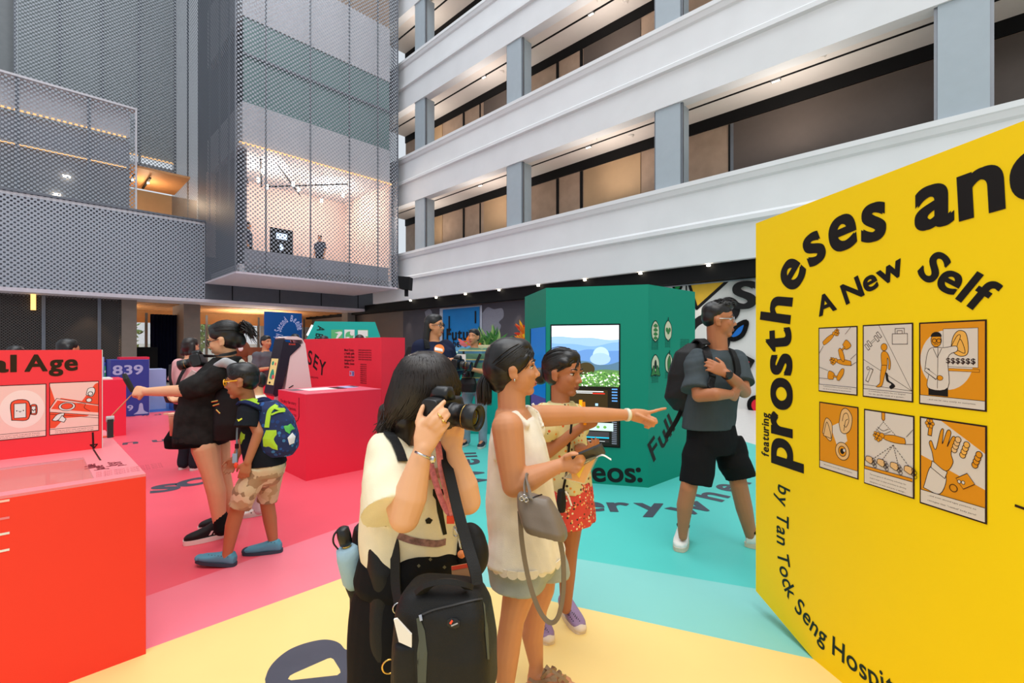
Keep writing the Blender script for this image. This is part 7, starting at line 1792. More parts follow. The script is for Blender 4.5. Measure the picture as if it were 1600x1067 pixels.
sd_ = mb.fuse('shirt', M_slate, td_, vox=0.0075, smooth_it=3, wrinkle=folds(0.010, 24, (0.4, 0.2, 0.9), 31))
mb = MB(); mb.loft([(P(1110, 660, 3.37), 0.18, 0.13), (P(1112, 690, 3.37), 0.19, 0.145), (P(1114, 706, 3.37), 0.18, 0.14)], SD, FD); mb.tube([P(1096, 690, 3.32), P(1092, 715, 3.31), P(1087, 756, 3.29)], [0.10, 0.115, 0.108], None, 24); mb.tube([P(1136, 686, 3.41), P(1144, 712, 3.39), P(1156, 746, 3.37)], [0.10, 0.115, 0.104], None, 24)
mb.fuse('shorts', M_cblack, td_, vox=0.0075, smooth_it=3, wrinkle=folds(0.008, 26, (0.5, 0.2, 0.6), 15))
M_shw = mat('white leather', (226, 224, 216), 0.5, 0.3, var=0.02)
for (a, b, cf) in (((1069, 841), (1061, 863), M_cblack), ((1164, 853), (1196, 862), M_cblack)):
    ha, tb2 = G(*a), G(*b); d = (tb2-ha).normalized()
    if a[0] > 1100: tb2 = ha + Vector((0.85,-0.30,0)).normalized()*0.29
    o_ = shoe(td_, ha, tb2, 0.105, 0.11, M_shw, mat('gum sole', (206,194,170)), cuff=cf); bvs = surf(o_)
    mb = MB(); d = (tb2-ha).normalized(); s = Z.cross(d)
    for q in range(5): u = ha + d*(0.115+0.024*q) + Z*(0.108-0.013*q); mb.tube([u - s*0.028, u + Z*0.006, u + s*0.028], 0.004, M_white, 6)
    mb.build('laces', M_white, o_, True)
mb = MB(); c = lw.lerp(P(1150,598,3.15), 0.12); dd = (lw - P(1150,598,3.15)).normalized(); mb.lathe([(0.033,-0.012),(0.036,-0.01),(0.036,0.01),(0.033,0.012)], c, M_plasb, dd, 18); mb.cbox(c - Vector((0.005,0.036,0)), 0.036, 0.012, 0.036, M_plasb); mb.build('wristwatch', M_plasb, td_)
bk_ = thing('backpack', 'black backpack worn by the man with folded arms, a long strap hanging', 'backpack', P(1080, 640, 3.6))
mb = MB(); bk0 = Vector((-0.72, 0.69, 0)); mb.loft([(P(1088, 536, 3.50), 0.08, 0.05), (P(1080, 550, 3.50), 0.13, 0.09), (P(1073, 585, 3.50), 0.15, 0.12), (P(1070, 620, 3.50), 0.15, 0.125), (P(1074, 640, 3.50), 0.12, 0.09)], Z.cross(bk0), bk0, pw=3); mb.fuse('main_body', M_nylon, bk_, vox=0.008, smooth_it=4, wrinkle=folds(0.005, 30, (0, 0.2, 1), 2))
mb = MB(); mb.strap(catmull([P(1068,632,3.42), P(1058,655,3.40), P(1040,684,3.38)], 6), 0.035, 0.005, (0.3,-1,0), M_nylon); mb.build('loose_strap', M_nylon, bk_)
bsd = surf(sd_)
strap_on(bsd, [(1096,538),(1102,548),(1106,565),(1110,588),(1108,606)], 0.062, 0.012, M_nylon, 'shoulder_strap', bk_, 0.006); strap_on(bsd, [(1136,540),(1145,556),(1150,575),(1150,598)], 0.055, 0.012, M_nylon, 'shoulder_strap', bk_, 0.006)
mb = MB(); mb.strap(catmull([P(1104,538,3.32), P(1094,530,3.40), P(1084,538,3.52)], 6), 0.06, 0.012, (0,-0.4,1), M_nylon); mb.build('shoulder_strap', M_nylon, bk_)
# ================================================================ E: the girl in the black jacket pulling the cable
FE = Vector((-0.97, -0.24, 0)); SE = Z.cross(FE)
te = thing('person', 'girl in a black jacket and shorts, hair tied back, pulling a cable with her fist', 'person', (P(330, 700, 3.42).x, 3.42, 0))
HE = HF(P(349, 531, 3.42), (-0.92, -0.22, -0.22), (0.1, 0, 1), 0.245)
mb = MB(); head_prims(mb, HE, P(354, 568, 3.44), 0.05)
mb.loft([(P(354, 566, 3.44), 0.07, 0.06), (P(348, 580, 3.44), 0.12, 0.07), (P(325, 620, 3.44), 0.12, 0.09), (P(318, 680, 3.44), 0.12, 0.10)], SE, FE)
fw = P(229, 612, 3.30)
mb.chain([P(342, 586, 3.27), P(293, 610, 3.25), P(262, 611, 3.27), fw], [0.035, 0.044, 0.038, 0.029]); hand_prims(mb, fw, (-0.97, 0.02, 0.06), (0.05, 0.9, -0.5), (1.3, 1.35, 1.4, 1.4), 1.0, -1, 1.0)
rw_ = P(291, 622, 3.58); mb.chain([P(345, 590, 3.62), P(322, 640, 3.66), rw_], [0.035, 0.04, 0.027]); hand_prims(mb, rw_, (-0.95, -0.1, -0.15), (0, -0.3, 0.9), (0.4, 0.5, 0.6, 0.7), 0.3, -1, 0.95)
mb.chain([P(324, 680, 3.36), P(322, 700, 3.36), P(330, 738, 3.36), P(338, 768, 3.38), P(343, 815, 3.40), P(344, 826, 3.40)], [0.06, 0.092, 0.064, 0.062, 0.042, 0.036]); mb.chain([P(338, 684, 3.54), P(340, 695, 3.54), P(346, 738, 3.54), P(352, 768, 3.56), P(360, 805, 3.58)], [0.06, 0.085, 0.06, 0.058, 0.04])
mb.fuse('body', M_skinA, te, vox=0.0065, smooth_it=3)
face_parts(HE, te)
mb = MB(); hair_cap(mb, HE); mb.ell(HE(-0.4,0,-0.1), 0.2*HE.h, 0.22*HE.h, 0.24*HE.h, HE.f, HE.l, HE.u); mb.cap(HE(-0.42,0,0.12), HE(-0.62,0,0.16), 0.07*HE.h, 0.10*HE.h); mb.ell(HE(0.05,0.29,0.2), 0.2*HE.h, 0.07*HE.h, 0.16*HE.h, HE.f, HE.l, HE.u)
h5 = mb.fuse('hair', M_hair, te, vox=0.007, smooth_it=3, wrinkle=folds(0.002, 100, (0.6, 0.3, 0.4), 4))
mb = MB(); rg = np.random.default_rng(6)
for i in range(110):
    a = rg.uniform(0, 6.28); st = HE(-0.55 + rg.normal()*0.03, rg.normal()*0.05, 0.16 + rg.normal()*0.05); mid = st + (-HE.f*rg.uniform(0.2,0.6) + HE.u*rg.uniform(-0.2,0.6) + HE.l*rg.normal()*0.3)*0.09; en = mid + (-HE.f*rg.uniform(0,0.5) - HE.u*rg.uniform(0.2,1.0) + HE.l*rg.normal()*0.2)*0.11
    mb.tube(catmull([st, mid, en], 4), [0.0035]*6 + [0.003, 0.002, 0.0008], None, 5)
comb(mb, HE, [(0.28 - 0.30*abs(q) + rg.normal()*0.02, -0.335*math.copysign(abs(q)**0.8, q), max(0.13, 0.40 - 0.30*q*q)) for q in rg.uniform(-0.72, 0.72, 140)], (-0.5, 0, 0.13), 0.0025, 1.0)
append_mb(h5, mb, M_hair)
g = MB(); 
for s in (-1, 1): g.tube([HE(0.38, 0.16*s + 0.11*math.cos(a), -0.02 + 0.10*math.sin(a)) for a in np.linspace(0, 6.2832, 18)], 0.010*HE.h, M_plasb, 6); g.tube([HE(0.36, 0.26*s, 0.0), HE(0.0, 0.36*s, 0.02)], 0.010*HE.h, M_plasb, 6)
g.tube([HE(0.40,-0.05,-0.01), HE(0.40,0.05,-0.01)], 0.01*HE.h, M_plasb, 6); g.build('glasses', M_plasb, te)
M_jack = cloth('black lace jacket', (38, 37, 36), 0.8, 0.35)
mb = MB(); mb.loft([(P(356, 558, 3.44), 0.09, 0.09), (P(350, 568, 3.44), 0.15, 0.11), (P(338, 590, 3.44), 0.18, 0.145), (P(325, 620, 3.44), 0.18, 0.17), (P(319, 655, 3.44), 0.185, 0.178), (P(316, 690, 3.44), 0.185, 0.168)], SE, FE); mb.cap(P(344, 586, 3.26), P(318, 600, 3.25), 0.085, 0.078); mb.tube([P(340, 588, 3.26), P(318, 600, 3.25), P(290, 610, 3.25)], [0.075, 0.082, 0.070], None, 22); mb.chain([P(344, 588, 3.62), P(326, 632, 3.65)], [0.08, 0.07])
ej = mb.fuse('jacket', M_jack, te, vox=0.008, smooth_it=3, wrinkle=folds(0.010, 30, (0.5, 0.3, 0.6), 18))
mb = MB(); mb.loft([(P(316, 676, 3.44), 0.188, 0.172), (P(316, 692, 3.44), 0.186, 0.170)], SE, FE); mb.build('ribbed_hem', M_cblack, ej, True)
mb = MB(); mb.chain([P(362, 560, 3.42), P(372, 563, 3.44), P(381, 570, 3.48)], [0.02, 0.026, 0.024]); mb.fuse('white_hood', M_cwhite, te, vox=0.008, smooth_it=3)
mb = MB(); mb.chain([P(338, 571, 3.22), P(352, 566, 3.20), P(364, 572, 3.22), P(372, 584, 3.24)], [0.02, 0.034, 0.036, 0.02]); mb.fuse('grey_shoulder_pad', cloth('light grey mesh', (168, 168, 170)), te, vox=0.008, smooth_it=3)
for a, b in (((354, 838), (297, 850)), ((372, 820), (316, 829))):
    ha, tb2 = G(*a), G(*b); d = (tb2-ha).normalized(); tb2 = ha + d*0.27; o_ = shoe(te, ha, tb2, 0.095, 0.115, M_nylon, M_white, sole=0.034); bvs = surf(o_)
    if a[0] == 354:
        for q in range(3): x = 326 + 7*q; decal(bvs, [(x, 836.5-1.5*q), (x+4, 835.5-1.5*q), (x+8, 828.5-1.5*q), (x+4, 829.5-1.5*q)], M_white, 'side_stripe', o_, 0.002, False)
        mb = MB(); s = Z.cross(d)
        for q in range(5): u = ha + d*(0.10+0.026*q) + Z*(0.118-0.014*q); mb.tube([u - s*0.026, u + Z*0.006, u + s*0.026], 0.004, M_nylon, 6)
        mb.build('laces', M_nylon, o_)
mb = MB(); mb.chain([P(344,806,3.40), P(346,826,3.40)], [0.046,0.05]); mb.build('sock', M_cblack, te, True); mb = MB(); mb.chain([P(361,795,3.58), P(363,815,3.58)], [0.044,0.05]); mb.build('sock', M_cblack, te, True)
camera_obj('camera', 'black camera with a long lens hanging at the chest of the girl in black', P(311, 563, 3.36), (-0.93, -0.2, -0.28), (-0.25, 0, 1), 1.0, [P(318,556,3.34), P(336,556,3.32), P(358,553,3.36), P(370,550,3.44)], 0.10)
tt = thing('tote_bag', 'black tote bag hanging beside a beige cup near the bare knees', 'bag', P(283, 700, 3.6))
mb = MB(); mb.loft([(P(284, 668, 3.62), 0.07, 0.05), (P(281, 685, 3.62), 0.105, 0.07), (P(281, 700, 3.62), 0.10, 0.06)], Vector((1,0,0)), Vector((0,1,0)), pw=3); mb.fuse('body', M_cblack, tt, vox=0.009, smooth_it=3)
mb = MB(); mb.strap([P(284,668,3.6), P(290,640,3.58), P(296,622,3.56)], 0.02, 0.004, (0,-1,0), M_cblack); mb.build('handle', M_cblack, tt)
cu = thing('drink_cup', 'beige insulated cup standing in the black tote bag', 'cup', P(274, 678, 3.52)); M_bei = mat('beige cup', (230, 176, 142), 0.45, 0.3)
mb = MB(); b = P(274, 680, 3.52); mb.lathe([(0.034,0),(0.042,0.14),(0.042,0.15)], b, M_bei, Z, 18); mb.build('cup_body', M_bei, cu, True); mb = MB(); mb.lathe([(0.045,0.15),(0.045,0.165),(0.03,0.17)], b, mat('peach lid',(240,190,160)), Z, 18); mb.cbox(b + Vector((-0.055,0,0.16)), 0.05, 0.03, 0.012, MATS['peach lid']); mb.build('lid', MATS['peach lid'], cu)
pa = MB(); pa.prism([P(279,602,3.5), P(300,578,3.45), P(310,584,3.45), P(290,606,3.5)], (0,0.006,0), M_white); single('paper_sheet', pa, M_white, 'white folded sheet held against the chest of the girl in black', 'paper')
bkE = thing('backpack', 'black backpack with metal clasps on the girl in the black jacket', 'backpack', P(365, 690, 3.5))
mb = MB(); mb.loft([(P(364, 588, 3.40), 0.09, 0.08), (P(366, 620, 3.40), 0.12, 0.12), (P(364, 660, 3.40), 0.12, 0.115), (P(356, 686, 3.40), 0.09, 0.09)], SE, FE, pw=3); mb.fuse('main_body', M_nylon, bkE, vox=0.009, smooth_it=4, wrinkle=folds(0.006, 26, (0, 0.3, 1), 2))
mb = MB(); 
for (x0, y0, x1, y1) in ((331,628,341,626),(333,634,343,631),(338,640,344,646)): mb.tube([P(x0,y0,3.2), P(x1,y1,3.2)], 0.006, M_gold, 6)
mb.build('clasp', M_gold, bkE)

# ================================================================ F: the boy with the patterned backpack
FF_ = Vector((-0.95, -0.30, 0)); SF_ = Z.cross(FF_)
tf = thing('person', 'boy in a black shirt and camouflage shorts with blue shoes, walking and leaning forward', 'person', (P(405, 760, 3.2).x, 3.2, 0))
HFb = HF(P(377, 595, 3.17), (-0.95, -0.26, -0.10), (-0.05, 0, 1), 0.232)
mb = MB(); head_prims(mb, HFb, P(388, 628, 3.2), 0.043)
mb.loft([(P(389, 628, 3.2), 0.06, 0.05), (P(394, 642, 3.2), 0.10, 0.06), (P(404, 670, 3.2), 0.10, 0.07), (P(414, 715, 3.2), 0.10, 0.08)], SF_, FF_)
eb = P(404, 676, 3.06); wb = P(387, 722, 3.02); mb.chain([P(388, 643, 3.08), eb, wb], [0.034, 0.034, 0.024]); hand_prims(mb, wb, (-0.25, -0.05, -0.95), (-0.3, 0.9, 0.1), (0.35, 0.4, 0.45, 0.5), 0.4, 1, 0.85)
mb.chain([P(396, 645, 3.32), P(380, 690, 3.34), P(368, 715, 3.30)], [0.034, 0.033, 0.023]); hand_prims(mb, P(368, 715, 3.30), (-0.4, -0.1, -0.9), (0.3, -0.9, 0), (0.4, 0.4, 0.5, 0.5), 0.3, -1, 0.82)
mb.chain([P(398, 735, 3.12), P(373, 788, 3.10), P(364, 820, 3.10), P(356, 862, 3.10), P(354, 870, 3.10)], [0.06, 0.049, 0.047, 0.032, 0.032]); mb.chain([P(425, 730, 3.28), P(417, 782, 3.30), P(422, 812, 3.31), P(427, 846, 3.32), P(427, 853, 3.32)], [0.06, 0.047, 0.045, 0.031, 0.031])
mb.fuse('body', M_skinC, tf, vox=0.006, smooth_it=3)
face_parts(HFb, tf, M_lipd)
mb = MB(); h = HFb.h
for (f, l, u, a, b, c) in ((-0.08,0,0.20,0.435,0.365,0.345), (-0.2,0,0.0,0.29,0.345,0.30), (0.1,0,0.38,0.25,0.28,0.17)): mb.ell(HFb(f,l,u), a*h, b*h, c*h, HFb.f, HFb.l, HFb.u)
h6 = mb.fuse('hair', M_hair, tf, vox=0.007, smooth_it=8, wrinkle=folds(0.003, 90, (0.5, 0.4, 0.6), 4)); mb = MB(); rg = np.random.default_rng(12)
for i in range(300):
    a = rg.uniform(0, 6.28); z = rg.uniform(-0.1, 1); r_ = math.sqrt(max(0, 1-z*z)); d = HFb.f*(r_*math.cos(a)) + HFb.l*(r_*math.sin(a)) + HFb.u*z
    if r_*math.cos(a) > 0.7 and z < 0.5: continue
    p = HFb(-0.08 + 0.42*r_*math.cos(a), 0.35*r_*math.sin(a), 0.19 + 0.34*z); mb.tube([p, p + d*0.005 - HFb.u*0.006 + HFb.f*0.004, p + d*0.005 - HFb.u*0.016 + HFb.f*0.01], [0.0012, 0.0012, 0.0004], None, 4)
append_mb(h6, mb, M_hair)
M_yg = mat('yellow frame', (236, 176, 30), 0.4, 0.4); g = MB()
for s in (-1, 1): g.tube([HFb(0.38, 0.16*s + 0.11*math.cos(a), -0.0 + 0.09*math.sin(a)) for a in np.linspace(0, 6.2832, 18)], 0.016*h, M_yg, 6); g.tube([HFb(0.37, 0.26*s, 0.03), HFb(0.0, 0.37*s, 0.03)], 0.018*h, M_yg, 6)
g.tube([HFb(0.40,-0.05,0.01), HFb(0.40,0.05,0.01)], 0.014*h, M_yg, 6); g.build('glasses', M_yg, tf)
M_tee = cloth('black navy tee', (24, 27, 34))
mb = MB(); mb.loft([(P(390, 625, 3.2), 0.06, 0.055), (P(393, 633, 3.2), 0.11, 0.08), (P(398, 650, 3.2), 0.135, 0.10), (P(406, 680, 3.2), 0.14, 0.115), (P(412, 705, 3.2), 0.15, 0.125), (P(416, 724, 3.2), 0.155, 0.13)], SF_, FF_); mb.cap(P(388, 643, 3.08), P(387, 652, 3.06), 0.068, 0.066); mb.tube([P(389, 643, 3.07), P(385, 668, 3.04)], [0.062, 0.074], None, 22); mb.tube([P(396, 645, 3.32), P(388, 668, 3.34)], [0.062, 0.066], None, 22)
fs_ = mb.fuse('shirt', M_tee, tf, vox=0.007, smooth_it=3, wrinkle=folds(0.006, 30, (0.3, 0.3, 0.8), 12)); bvf = surf(fs_)
M_ny = mat('neon yellow print', (214, 214, 60), 0.6, 0.2, var=0)
decal(bvf, [(371,655),(373,659),(379,655),(378,653),(373,656)], M_ny, 'sleeve_mark', fs_, 0.003, False); decal(bvf, [(367,648),(370,650),(371,656),(369,655)], M_ny, 'sleeve_mark', fs_, 0.003, False)
def camo(n):
    m = bpy.data.materials.new(n); m.use_nodes = True; nt = m.node_tree; b = nt.nodes['Principled BSDF']; b.inputs['Roughness'].default_value = 0.9; tc = nt.nodes.new('ShaderNodeTexCoord'); vo = nt.nodes.new('ShaderNodeTexVoronoi'); vo.inputs['Scale'].default_value = 22; nz = nt.nodes.new('ShaderNodeTexNoise'); nz.inputs['Scale'].default_value = 14
    mx = nt.nodes.new('ShaderNodeMix'); mx.data_type = 'RGBA'; mx.inputs[0].default_value = 0.06; nt.links.new(tc.outputs['Object'], mx.inputs[6]); nt.links.new(nz.outputs['Color'], mx.inputs[7]); nt.links.new(tc.outputs['Object'], nz.inputs['Vector']); nt.links.new(mx.outputs[2], vo.inputs['Vector'])
    sp = nt.nodes.new('ShaderNodeSeparateColor'); rp = nt.nodes.new('ShaderNodeValToRGB'); rp.color_ramp.interpolation = 'CONSTANT'; nt.links.new(vo.outputs['Color'], sp.inputs[0]); nt.links.new(sp.outputs[0], rp.inputs[0]); cs = ((206,186,150),(186,160,122),(150,126,96),(216,198,166),(168,140,104))
    rp.color_ramp.elements[0].color = rgb(cs[0]); rp.color_ramp.elements[1].position = 0.8; rp.color_ramp.elements[1].color = rgb(cs[4])
    for i in (1, 2, 3): e = rp.color_ramp.elements.new(0.2*i); e.color = rgb(cs[i])
    nt.links.new(rp.outputs[0], b.inputs['Base Color']); return m
M_camo = camo('tan camouflage cotton')
mb = MB(); mb.loft([(P(416, 708, 3.2), 0.125, 0.105), (P(416, 728, 3.2), 0.145, 0.122), (P(414, 742, 3.2), 0.14, 0.12)], SF_, FF_); mb.tube([P(402, 730, 3.12), P(388, 762, 3.10), P(373, 792, 3.09)], [0.085, 0.080, 0.068], None, 22); mb.tube([P(425, 730, 3.28), P(421, 756, 3.29), P(417, 783, 3.30)], [0.085, 0.074, 0.062], None, 22); mb.chain([P(405,735,3.15), P(418,740,3.25)], [0.1,0.1])
mb.fuse('shorts', M_camo, tf, vox=0.007, smooth_it=3, wrinkle=folds(0.006, 34, (0.5, 0.3, 0.6), 8))
M_blu = mat('sky blue rubber', (86, 150, 172), 0.5, 0.3, var=0.02); M_dsol = mat('slate sole', (56, 70, 84), 0.6, 0.2)
for a, b, li in (((368, 884), (304, 884), 0.03), ((441, 862), (381, 866), 0.0)):
    ha, tb2 = G(*a), G(*b); ha = ha + Z*0.0; d = (tb2-ha).normalized(); tb2 = ha + d*0.255 + Z*li; o_ = shoe(tf, ha, tb2, 0.094, 0.078, M_blu, M_dsol, sole=0.022); bvs = surf(o_); d = (tb2-ha).normalized(); s = Z.cross(d)
    mb = MB(); mb.ell(tb2 - d*0.024 + Z*0.024, 0.034, 0.037, 0.024, d, s, Z); mb.build('toe_cap', M_blu if li else M_dsol, o_, True)
    for q in range(7):
        x = a[0] - 12 - 5*q; y = a[1] - 14 - 0.5*q; decal(bvs, [(x-0.8,y),(x,y-0.8),(x+0.8,y),(x,y+0.8)], M_ink, 'vent_hole', o_, 0.001, False)
bf_ = thing('backpack', 'blue and lime green patterned backpack on the boy', 'backpack', P(435, 712, 3.2))
M_spb = spot_mat('navy galaxy print', (24, 40, 84), ((30, 84, 150), (22, 56, 116), (60, 120, 170)), 30, 0.36); M_lime = mat('lime nylon', (170, 210, 50), 0.6, 0.25, var=0.06); M_navyn = cloth('navy nylon', (26, 36, 70))
bx = Vector((0.93, 0.30, 0)); bz = Vector((0.0, 0, 1)); by = Z.cross(bx)
mb = MB(); mb.loft([(P(420, 626, 3.2), 0.07, 0.05), (P(424, 636, 3.2), 0.11, 0.085), (P(431, 655, 3.2), 0.13, 0.115), (P(436, 680, 3.2), 0.14, 0.125), (P(438, 700, 3.2), 0.135, 0.115), (P(437, 710, 3.2), 0.11, 0.09)], by, bx, pw=3.2)
fb = mb.fuse('main_body', M_spb, bf_, vox=0.007, smooth_it=4, wrinkle=folds(0.003, 30, (0, 0.3, 1), 2)); bvb = surf(fb)
decal(bvb, [(416,672),(432,672),(434,703),(412,697),(411,685)], M_lime, 'side_pocket', bf_, 0.004)
strap_on(bvb, [(432,634),(422,642),(419,655),(417,668)], 0.028, 0.004, M_lime, 'piping', bf_); strap_on(bvb, [(424,648),(434,644),(444,643)], 0.012, 0.004, M_lime, 'piping', bf_); strap_on(bvb, [(430,638),(436,640),(444,640)], 0.02, 0.004, M_lime, 'piping', bf_)
decal(bvb, [(443,666),(454,662),(460,670),(452,678),(446,674)], mat('green print patch',(90,180,80)), 'print_patch', bf_, 0.004); decal(bvb, [(449,684),(456,676),(461,682),(459,692),(452,695)], mat('white print patch',(226,226,230)), 'print_patch', bf_, 0.004)
strap_on(bvf, [(378,628),(390,627),(400,630),(410,636)], 0.045, 0.010, M_lime, 'shoulder_strap', bf_, 0.006); strap_on(bvf, [(374,632),(384,631),(396,635),(408,642)], 0.03, 0.012, M_navyn, 'shoulder_strap', bf_, 0.008)
mb = MB(); mb.strap(catmull([P(382,672,3.08), P(379,682,3.07), P(380,694,3.08)], 5), 0.035, 0.006, (-0.2,-1,0), M_lime); mb.build('lower_strap', M_lime, bf_)
mb = MB(); mb.strap(catmull([P(398,628,3.16), P(412,624,3.18), P(424,630,3.2)], 5), 0.05, 0.012, (0,-0.5,1), M_navyn); mb.build('top_strap', M_navyn, bf_)
lnb = thing('lanyard', 'grey lanyard with a clip and small tags hanging at the boy\'s chest', 'lanyard', P(370, 700, 3.08))
mb = MB(); mb.strap(catmull([P(374,640,3.06), P(371,665,3.05), P(370,690,3.05), P(370,715,3.05)], 5), 0.012, 0.002, (0,-1,0), mat('grey blue webbing',(110,130,140))); mb.build('strap', MATS['grey blue webbing'], lnb)
mb = MB(); mb.cbox(P(370,697,3.04), 0.02, 0.01, 0.03, M_plasb); mb.cbox(P(367,716,3.04), 0.03, 0.006, 0.06, mat('pale blue tag',(150,180,200))); mb.ell(P(369,727,3.03), 0.014, 0.008, 0.02, m=M_orr); mb.build('tags', M_plasb, lnb)

# ================================================================ G..K and the others further back
tg, HG, qG, SG_, FG_, kG = figure('person', 'child in white behind the boy, only pale trousers and spotted white clogs clear', Vector((-2.24, 4.15, 0)), (-0.9, -0.4), 1.22, M_skinA, M_hair, M_cwhite, cloth('pale grey trousers', (206, 200, 202)), mat('white clog', (230, 224, 214)), legs_dx=0.18)
for c in [o for o in tg.children if o.name.startswith('shoe')]:
    bvs = surf(c); cc = c.data.vertices
    xs = [(tg.matrix_world.translation + Vector(v.co)) for v in cc] if False else [Vector(v.co) + Vector(c['_org']) for v in cc]
    mid = sum(xs, Vector((0,0,0)))/len(xs); px = 800 + FPX*mid.x/mid.y; py = HOR + FPX*(EYE-mid.z)/mid.y
    for dx, dy in ((-6,-1),(-2,2),(3,-1),(7,2),(0,-4)): decal(bvs, [(px+dx-1.2,py+dy),(px+dx,py+dy-1.2),(px+dx+1.2,py+dy),(px+dx,py+dy+1.2)], M_ink, 'spot', c, 0.002, False)
M_pinks = cloth('pink cotton', (226, 172, 172))
th_, HH, qH, SH, FH, kH = figure('person', 'person with a dark bob in a pink shirt seen from behind, black bag strap across', Vector((-3.80, 5.55, 0)), (0.25, 0.97), 1.55, M_skinA, M_hairb, M_pinks, cloth('dark trousers', (34, 36, 44)), M_cblack, hairdo='bob', vox=0.011, headf=(0.2, 0.98, 0), build=1.05)
bH = MB(); bH.loft([(qH(-0.17,0.04,1.08), 0.10, 0.06), (qH(-0.18,0.04,1.0), 0.12, 0.08), (qH(-0.17,0.04,0.88), 0.10, 0.06)], SH, FH, pw=3); o_ = bH.fuse('small_backpack', M_nylon, None, vox=0.01, smooth_it=3); tag(o_, 'small black backpack on the person in the pink shirt', 'backpack')
mb = MB(); mb.strap(catmull([qH(-0.15,0.14,1.36), qH(-0.19,0.10,1.2), qH(-0.19,0.06,1.05)], 5), 0.04, 0.006, -FH, M_nylon); mb.strap(catmull([qH(-0.15,-0.13,1.36), qH(-0.19,-0.06,1.2), qH(-0.19,0.0,1.05)], 5), 0.04, 0.006, -FH, M_nylon); mb.build('strap', M_nylon, o_)
fa_ = figure('person', 'man in a grey shirt and black trousers beside the blue curved board, holding a phone', Vector((-4.18, 7.98, 0)), (0.92, -0.35), 1.63, M_skinB, M_hair, cloth('grey cotton', (92, 92, 98)), M_cblack, M_cblack, arms={'L': ((0.02, 0.22, 1.12), (0.28, 0.12, 1.22)), 'R': ((0.02, -0.22, 1.10), (0.27, -0.10, 1.14))}, vox=0.013)
t_, H_, q_, S__, F__, k_ = fa_
mb = MB(); mb.cbox(q_(0.36, 0.02, 1.24), 0.16, 0.08, 0.012, M_plasb); single('mobile_phone', mb, M_plasb, 'tiny dark phone in the hands of the man in the grey shirt', 'phone')
M_navs = cloth('navy sweatshirt', (28, 34, 58))
J_ = figure('person', 'man with long hair and glasses in a navy sweatshirt holding a camera', Vector((-0.84, 5.05, 0)), (0.80, -0.58), 1.79, M_skinB, M_hair, M_navs, M_cblack, M_cblack, arms={'R': ((0.02, -0.28, 1.10), (0.26, -0.14, 1.20)), 'L': ((0.04, 0.28, 1.08), (0.28, 0.10, 1.16))}, vox=0.011, hairdo='long', sleeve='long', glasses=True, headf=(0.94, -0.3, 0), build=1.22, topfold=0.008)
t_, HJ, qJ, SJ, FJ, kJ = J_
shj = [o for o in t_.children if o.name.startswith('shirt')][0]; bvj = surf(shj); c = (686, 546)
decal(bvj, [(c[0]+8*math.cos(a), c[1]+8*math.sin(a)) for a in np.linspace(0, 6.28, 17)[:-1]], mat('orange badge', (236, 130, 60), var=0), 'chest_badge', shj, 0.004); decal(bvj, [(679,543),(691,546),(691,550),(679,548)], M_white, 'chest_badge_band', shj, 0.008)
camera_obj('camera', 'small black camera in the hands of the man in the navy sweatshirt', qJ(0.36, -0.04, 1.20), (0.9, -0.3, -0.1), (0, 0, 1), 1.3, None, 0.09)
mb = MB(); mb.loft([(qJ(-0.24,0,1.38), 0.12, 0.06), (qJ(-0.27,0,1.2), 0.16, 0.10), (qJ(-0.27,0,1.0), 0.16, 0.10)], SJ, FJ, pw=3); o_ = mb.fuse('backpack', M_nylon, None, vox=0.01, smooth_it=3); tag(o_, 'black backpack on the man in the navy sweatshirt', 'backpack'); strap_on(bvj, [(659,522),(664,530),(667,545)], 0.06, 0.012, M_nylon, 'shoulder_strap', o_, 0.006)
def stripes(n):
    m = bpy.data.materials.new(n); m.use_nodes = True; nt = m.node_tree; b = nt.nodes['Principled BSDF']; b.inputs['Roughness'].default_value = 0.9
    g_ = nt.nodes.new('ShaderNodeNewGeometry'); sp = nt.nodes.new('ShaderNodeSeparateXYZ'); nt.links.new(g_.outputs['Position'], sp.inputs[0]); m1 = nt.nodes.new('ShaderNodeMath'); m1.operation = 'MULTIPLY'; m1.inputs[1].default_value = 1/0.13; nt.links.new(sp.outputs['Z'], m1.inputs[0]); m2 = nt.nodes.new('ShaderNodeMath'); m2.operation = 'FRACT'; nt.links.new(m1.outputs[0], m2.inputs[0])
    rp = nt.nodes.new('ShaderNodeValToRGB'); rp.color_ramp.interpolation = 'CONSTANT'; nt.links.new(m2.outputs[0], rp.inputs[0]); cs = ((90,130,104),(60,104,130),(176,170,110),(80,120,100)); rp.color_ramp.elements[0].color = rgb(cs[0]); rp.color_ramp.elements[1].position = 0.75; rp.color_ramp.elements[1].color = rgb(cs[3])
    for p, c in ((0.35, cs[1]), (0.62, cs[2])): e = rp.color_ramp.elements.new(p); e.color = rgb(c)
    nt.links.new(rp.outputs[0], b.inputs['Base Color']); return m
K_ = figure('person', 'man in a green and blue striped shirt and pale jeans reading a leaflet', Vector((-0.55, 6.85, 0)), (-0.30, -0.95), 1.70, M_skinB, M_hair, stripes('striped cotton'), cloth('pale jeans', (140, 158, 172)), mat('dark shoe', (36, 40, 52)), arms={'R': ((0.05, -0.24, 1.08), (0.28, -0.10, 1.18)), 'L': ((0.05, 0.26, 1.06), (0.27, 0.02, 1.14))}, vox=0.011, build=1.0, legs_dx=0.13, headf=(-0.45, -0.88, 0.05))
t_, HK, qK, SK, FK, kK = K_
mb = MB(); c = qK(0.36, -0.06, 1.24); mb.cbox(c, 0.16, 0.006, 0.20, M_white, SK, FK, Z); single('leaflet', mb, M_white, 'grey white leaflet in the hands of the man in the striped shirt', 'leaflet')
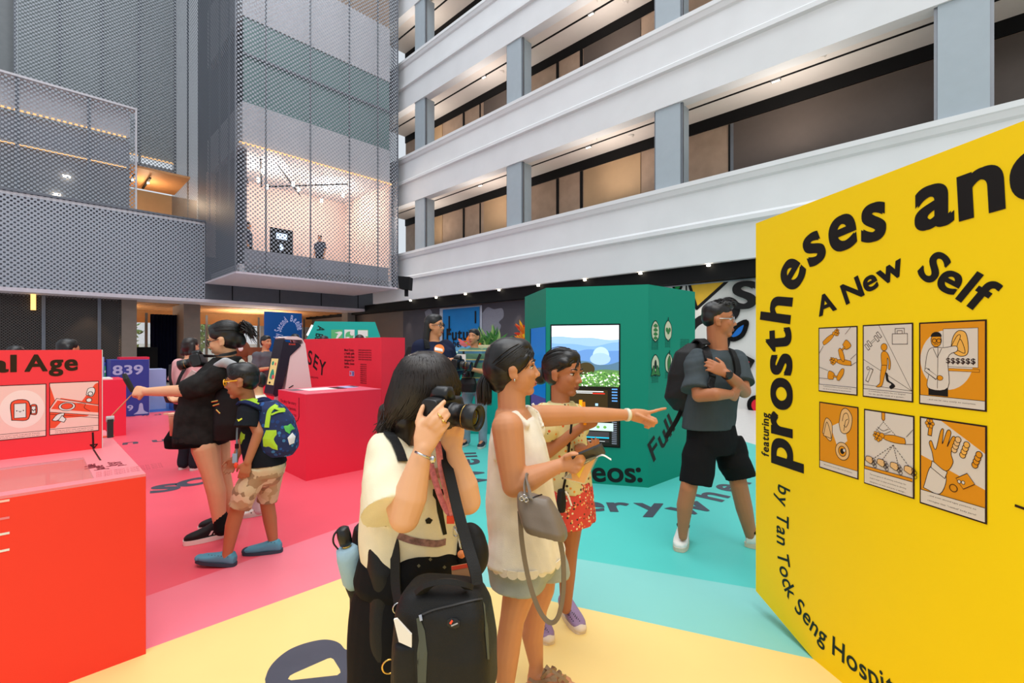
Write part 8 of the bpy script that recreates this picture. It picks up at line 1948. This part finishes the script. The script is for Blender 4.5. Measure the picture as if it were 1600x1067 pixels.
mb = MB(); mb.loft([(qK(0.17,-0.02,1.0), 0.10, 0.04), (qK(0.19,-0.02,0.92), 0.135, 0.055), (qK(0.18,-0.02,0.80), 0.115, 0.05)], SK, FK, pw=3); o_ = mb.fuse('sling_bag', M_nylon, None, vox=0.01, smooth_it=3); tag(o_, 'black sling bag at the waist of the man in the striped shirt', 'bag')
mb = MB(); mb.strap(catmull([qK(0.16,0.16,1.34), qK(0.18,0.10,1.2), qK(0.19,0.04,1.02)], 5), 0.04, 0.006, FK, M_nylon); mb.strap(catmull([qK(0.16,-0.10,1.38), qK(0.19,-0.08,1.2), qK(0.19,-0.05,1.02)], 5), 0.03, 0.006, FK, M_nylon); mb.build('strap', M_nylon, o_)
camera_obj('camera', 'black camera hanging above the sling bag of the man in stripes', qK(0.21, -0.02, 1.06), FK, Z, 1.1, None, 0.07)
# heads showing over the boards
for (x, ytop, Y, F_, hd, lb, tp) in ((105, 525, 4.6, (0.3, 0.95), 'bob', 'person behind the raised red panel, only dark tied hair visible above it', (120,120,130)), (24, 536, 4.9, (-0.3, 0.9), 'short', 'person behind the raised red panel lettering, just a dark crown of hair visible', (90,100,120)),
                           (461, 519, 8.75, (-0.5, 0.8), 'short', 'person behind the white kiosk, only black hair visible before the blue board', (80,90,90)), (506, 522, 8.5, (0.2, 0.9), 'short', 'person behind the crimson wall, dark hair below the letter A', (60,70,80)), (562, 520, 7.9, (-0.2, 0.95), 'short', 'person behind the crimson wall, brown hair under the white pictures', (120,110,100))):
    hgt = EYE + (HOR-ytop)/FPX*Y; r = P(x, HOR, Y); r.z = 0
    figure('person', lb, r, F_, hgt/1.02, M_skinB, M_hair if x != 562 else M_hairb, cloth('plain cotton %d' % x, tp), M_cblack, M_cblack, hairdo=hd, vox=0.014)
for (k_, m_, lb, ang) in ((3.35, 1.4, 'person in dark clothes standing in the lit room behind the mesh', (-0.3, -0.95)), (0.75, 1.3, 'dim figure near the corner of the lit room behind the mesh', (0.9, 0.2))):
    r = LB(k_, m_, 4.16); figure('person', lb, r, ang, 1.65, M_skinB, M_hair, cloth('dark print cotton', (52, 56, 70)), M_cblack, M_cblack, vox=0.016, face=False)
for _o in bpy.data.objects:
    if '_org' in _o.keys(): del _o['_org']
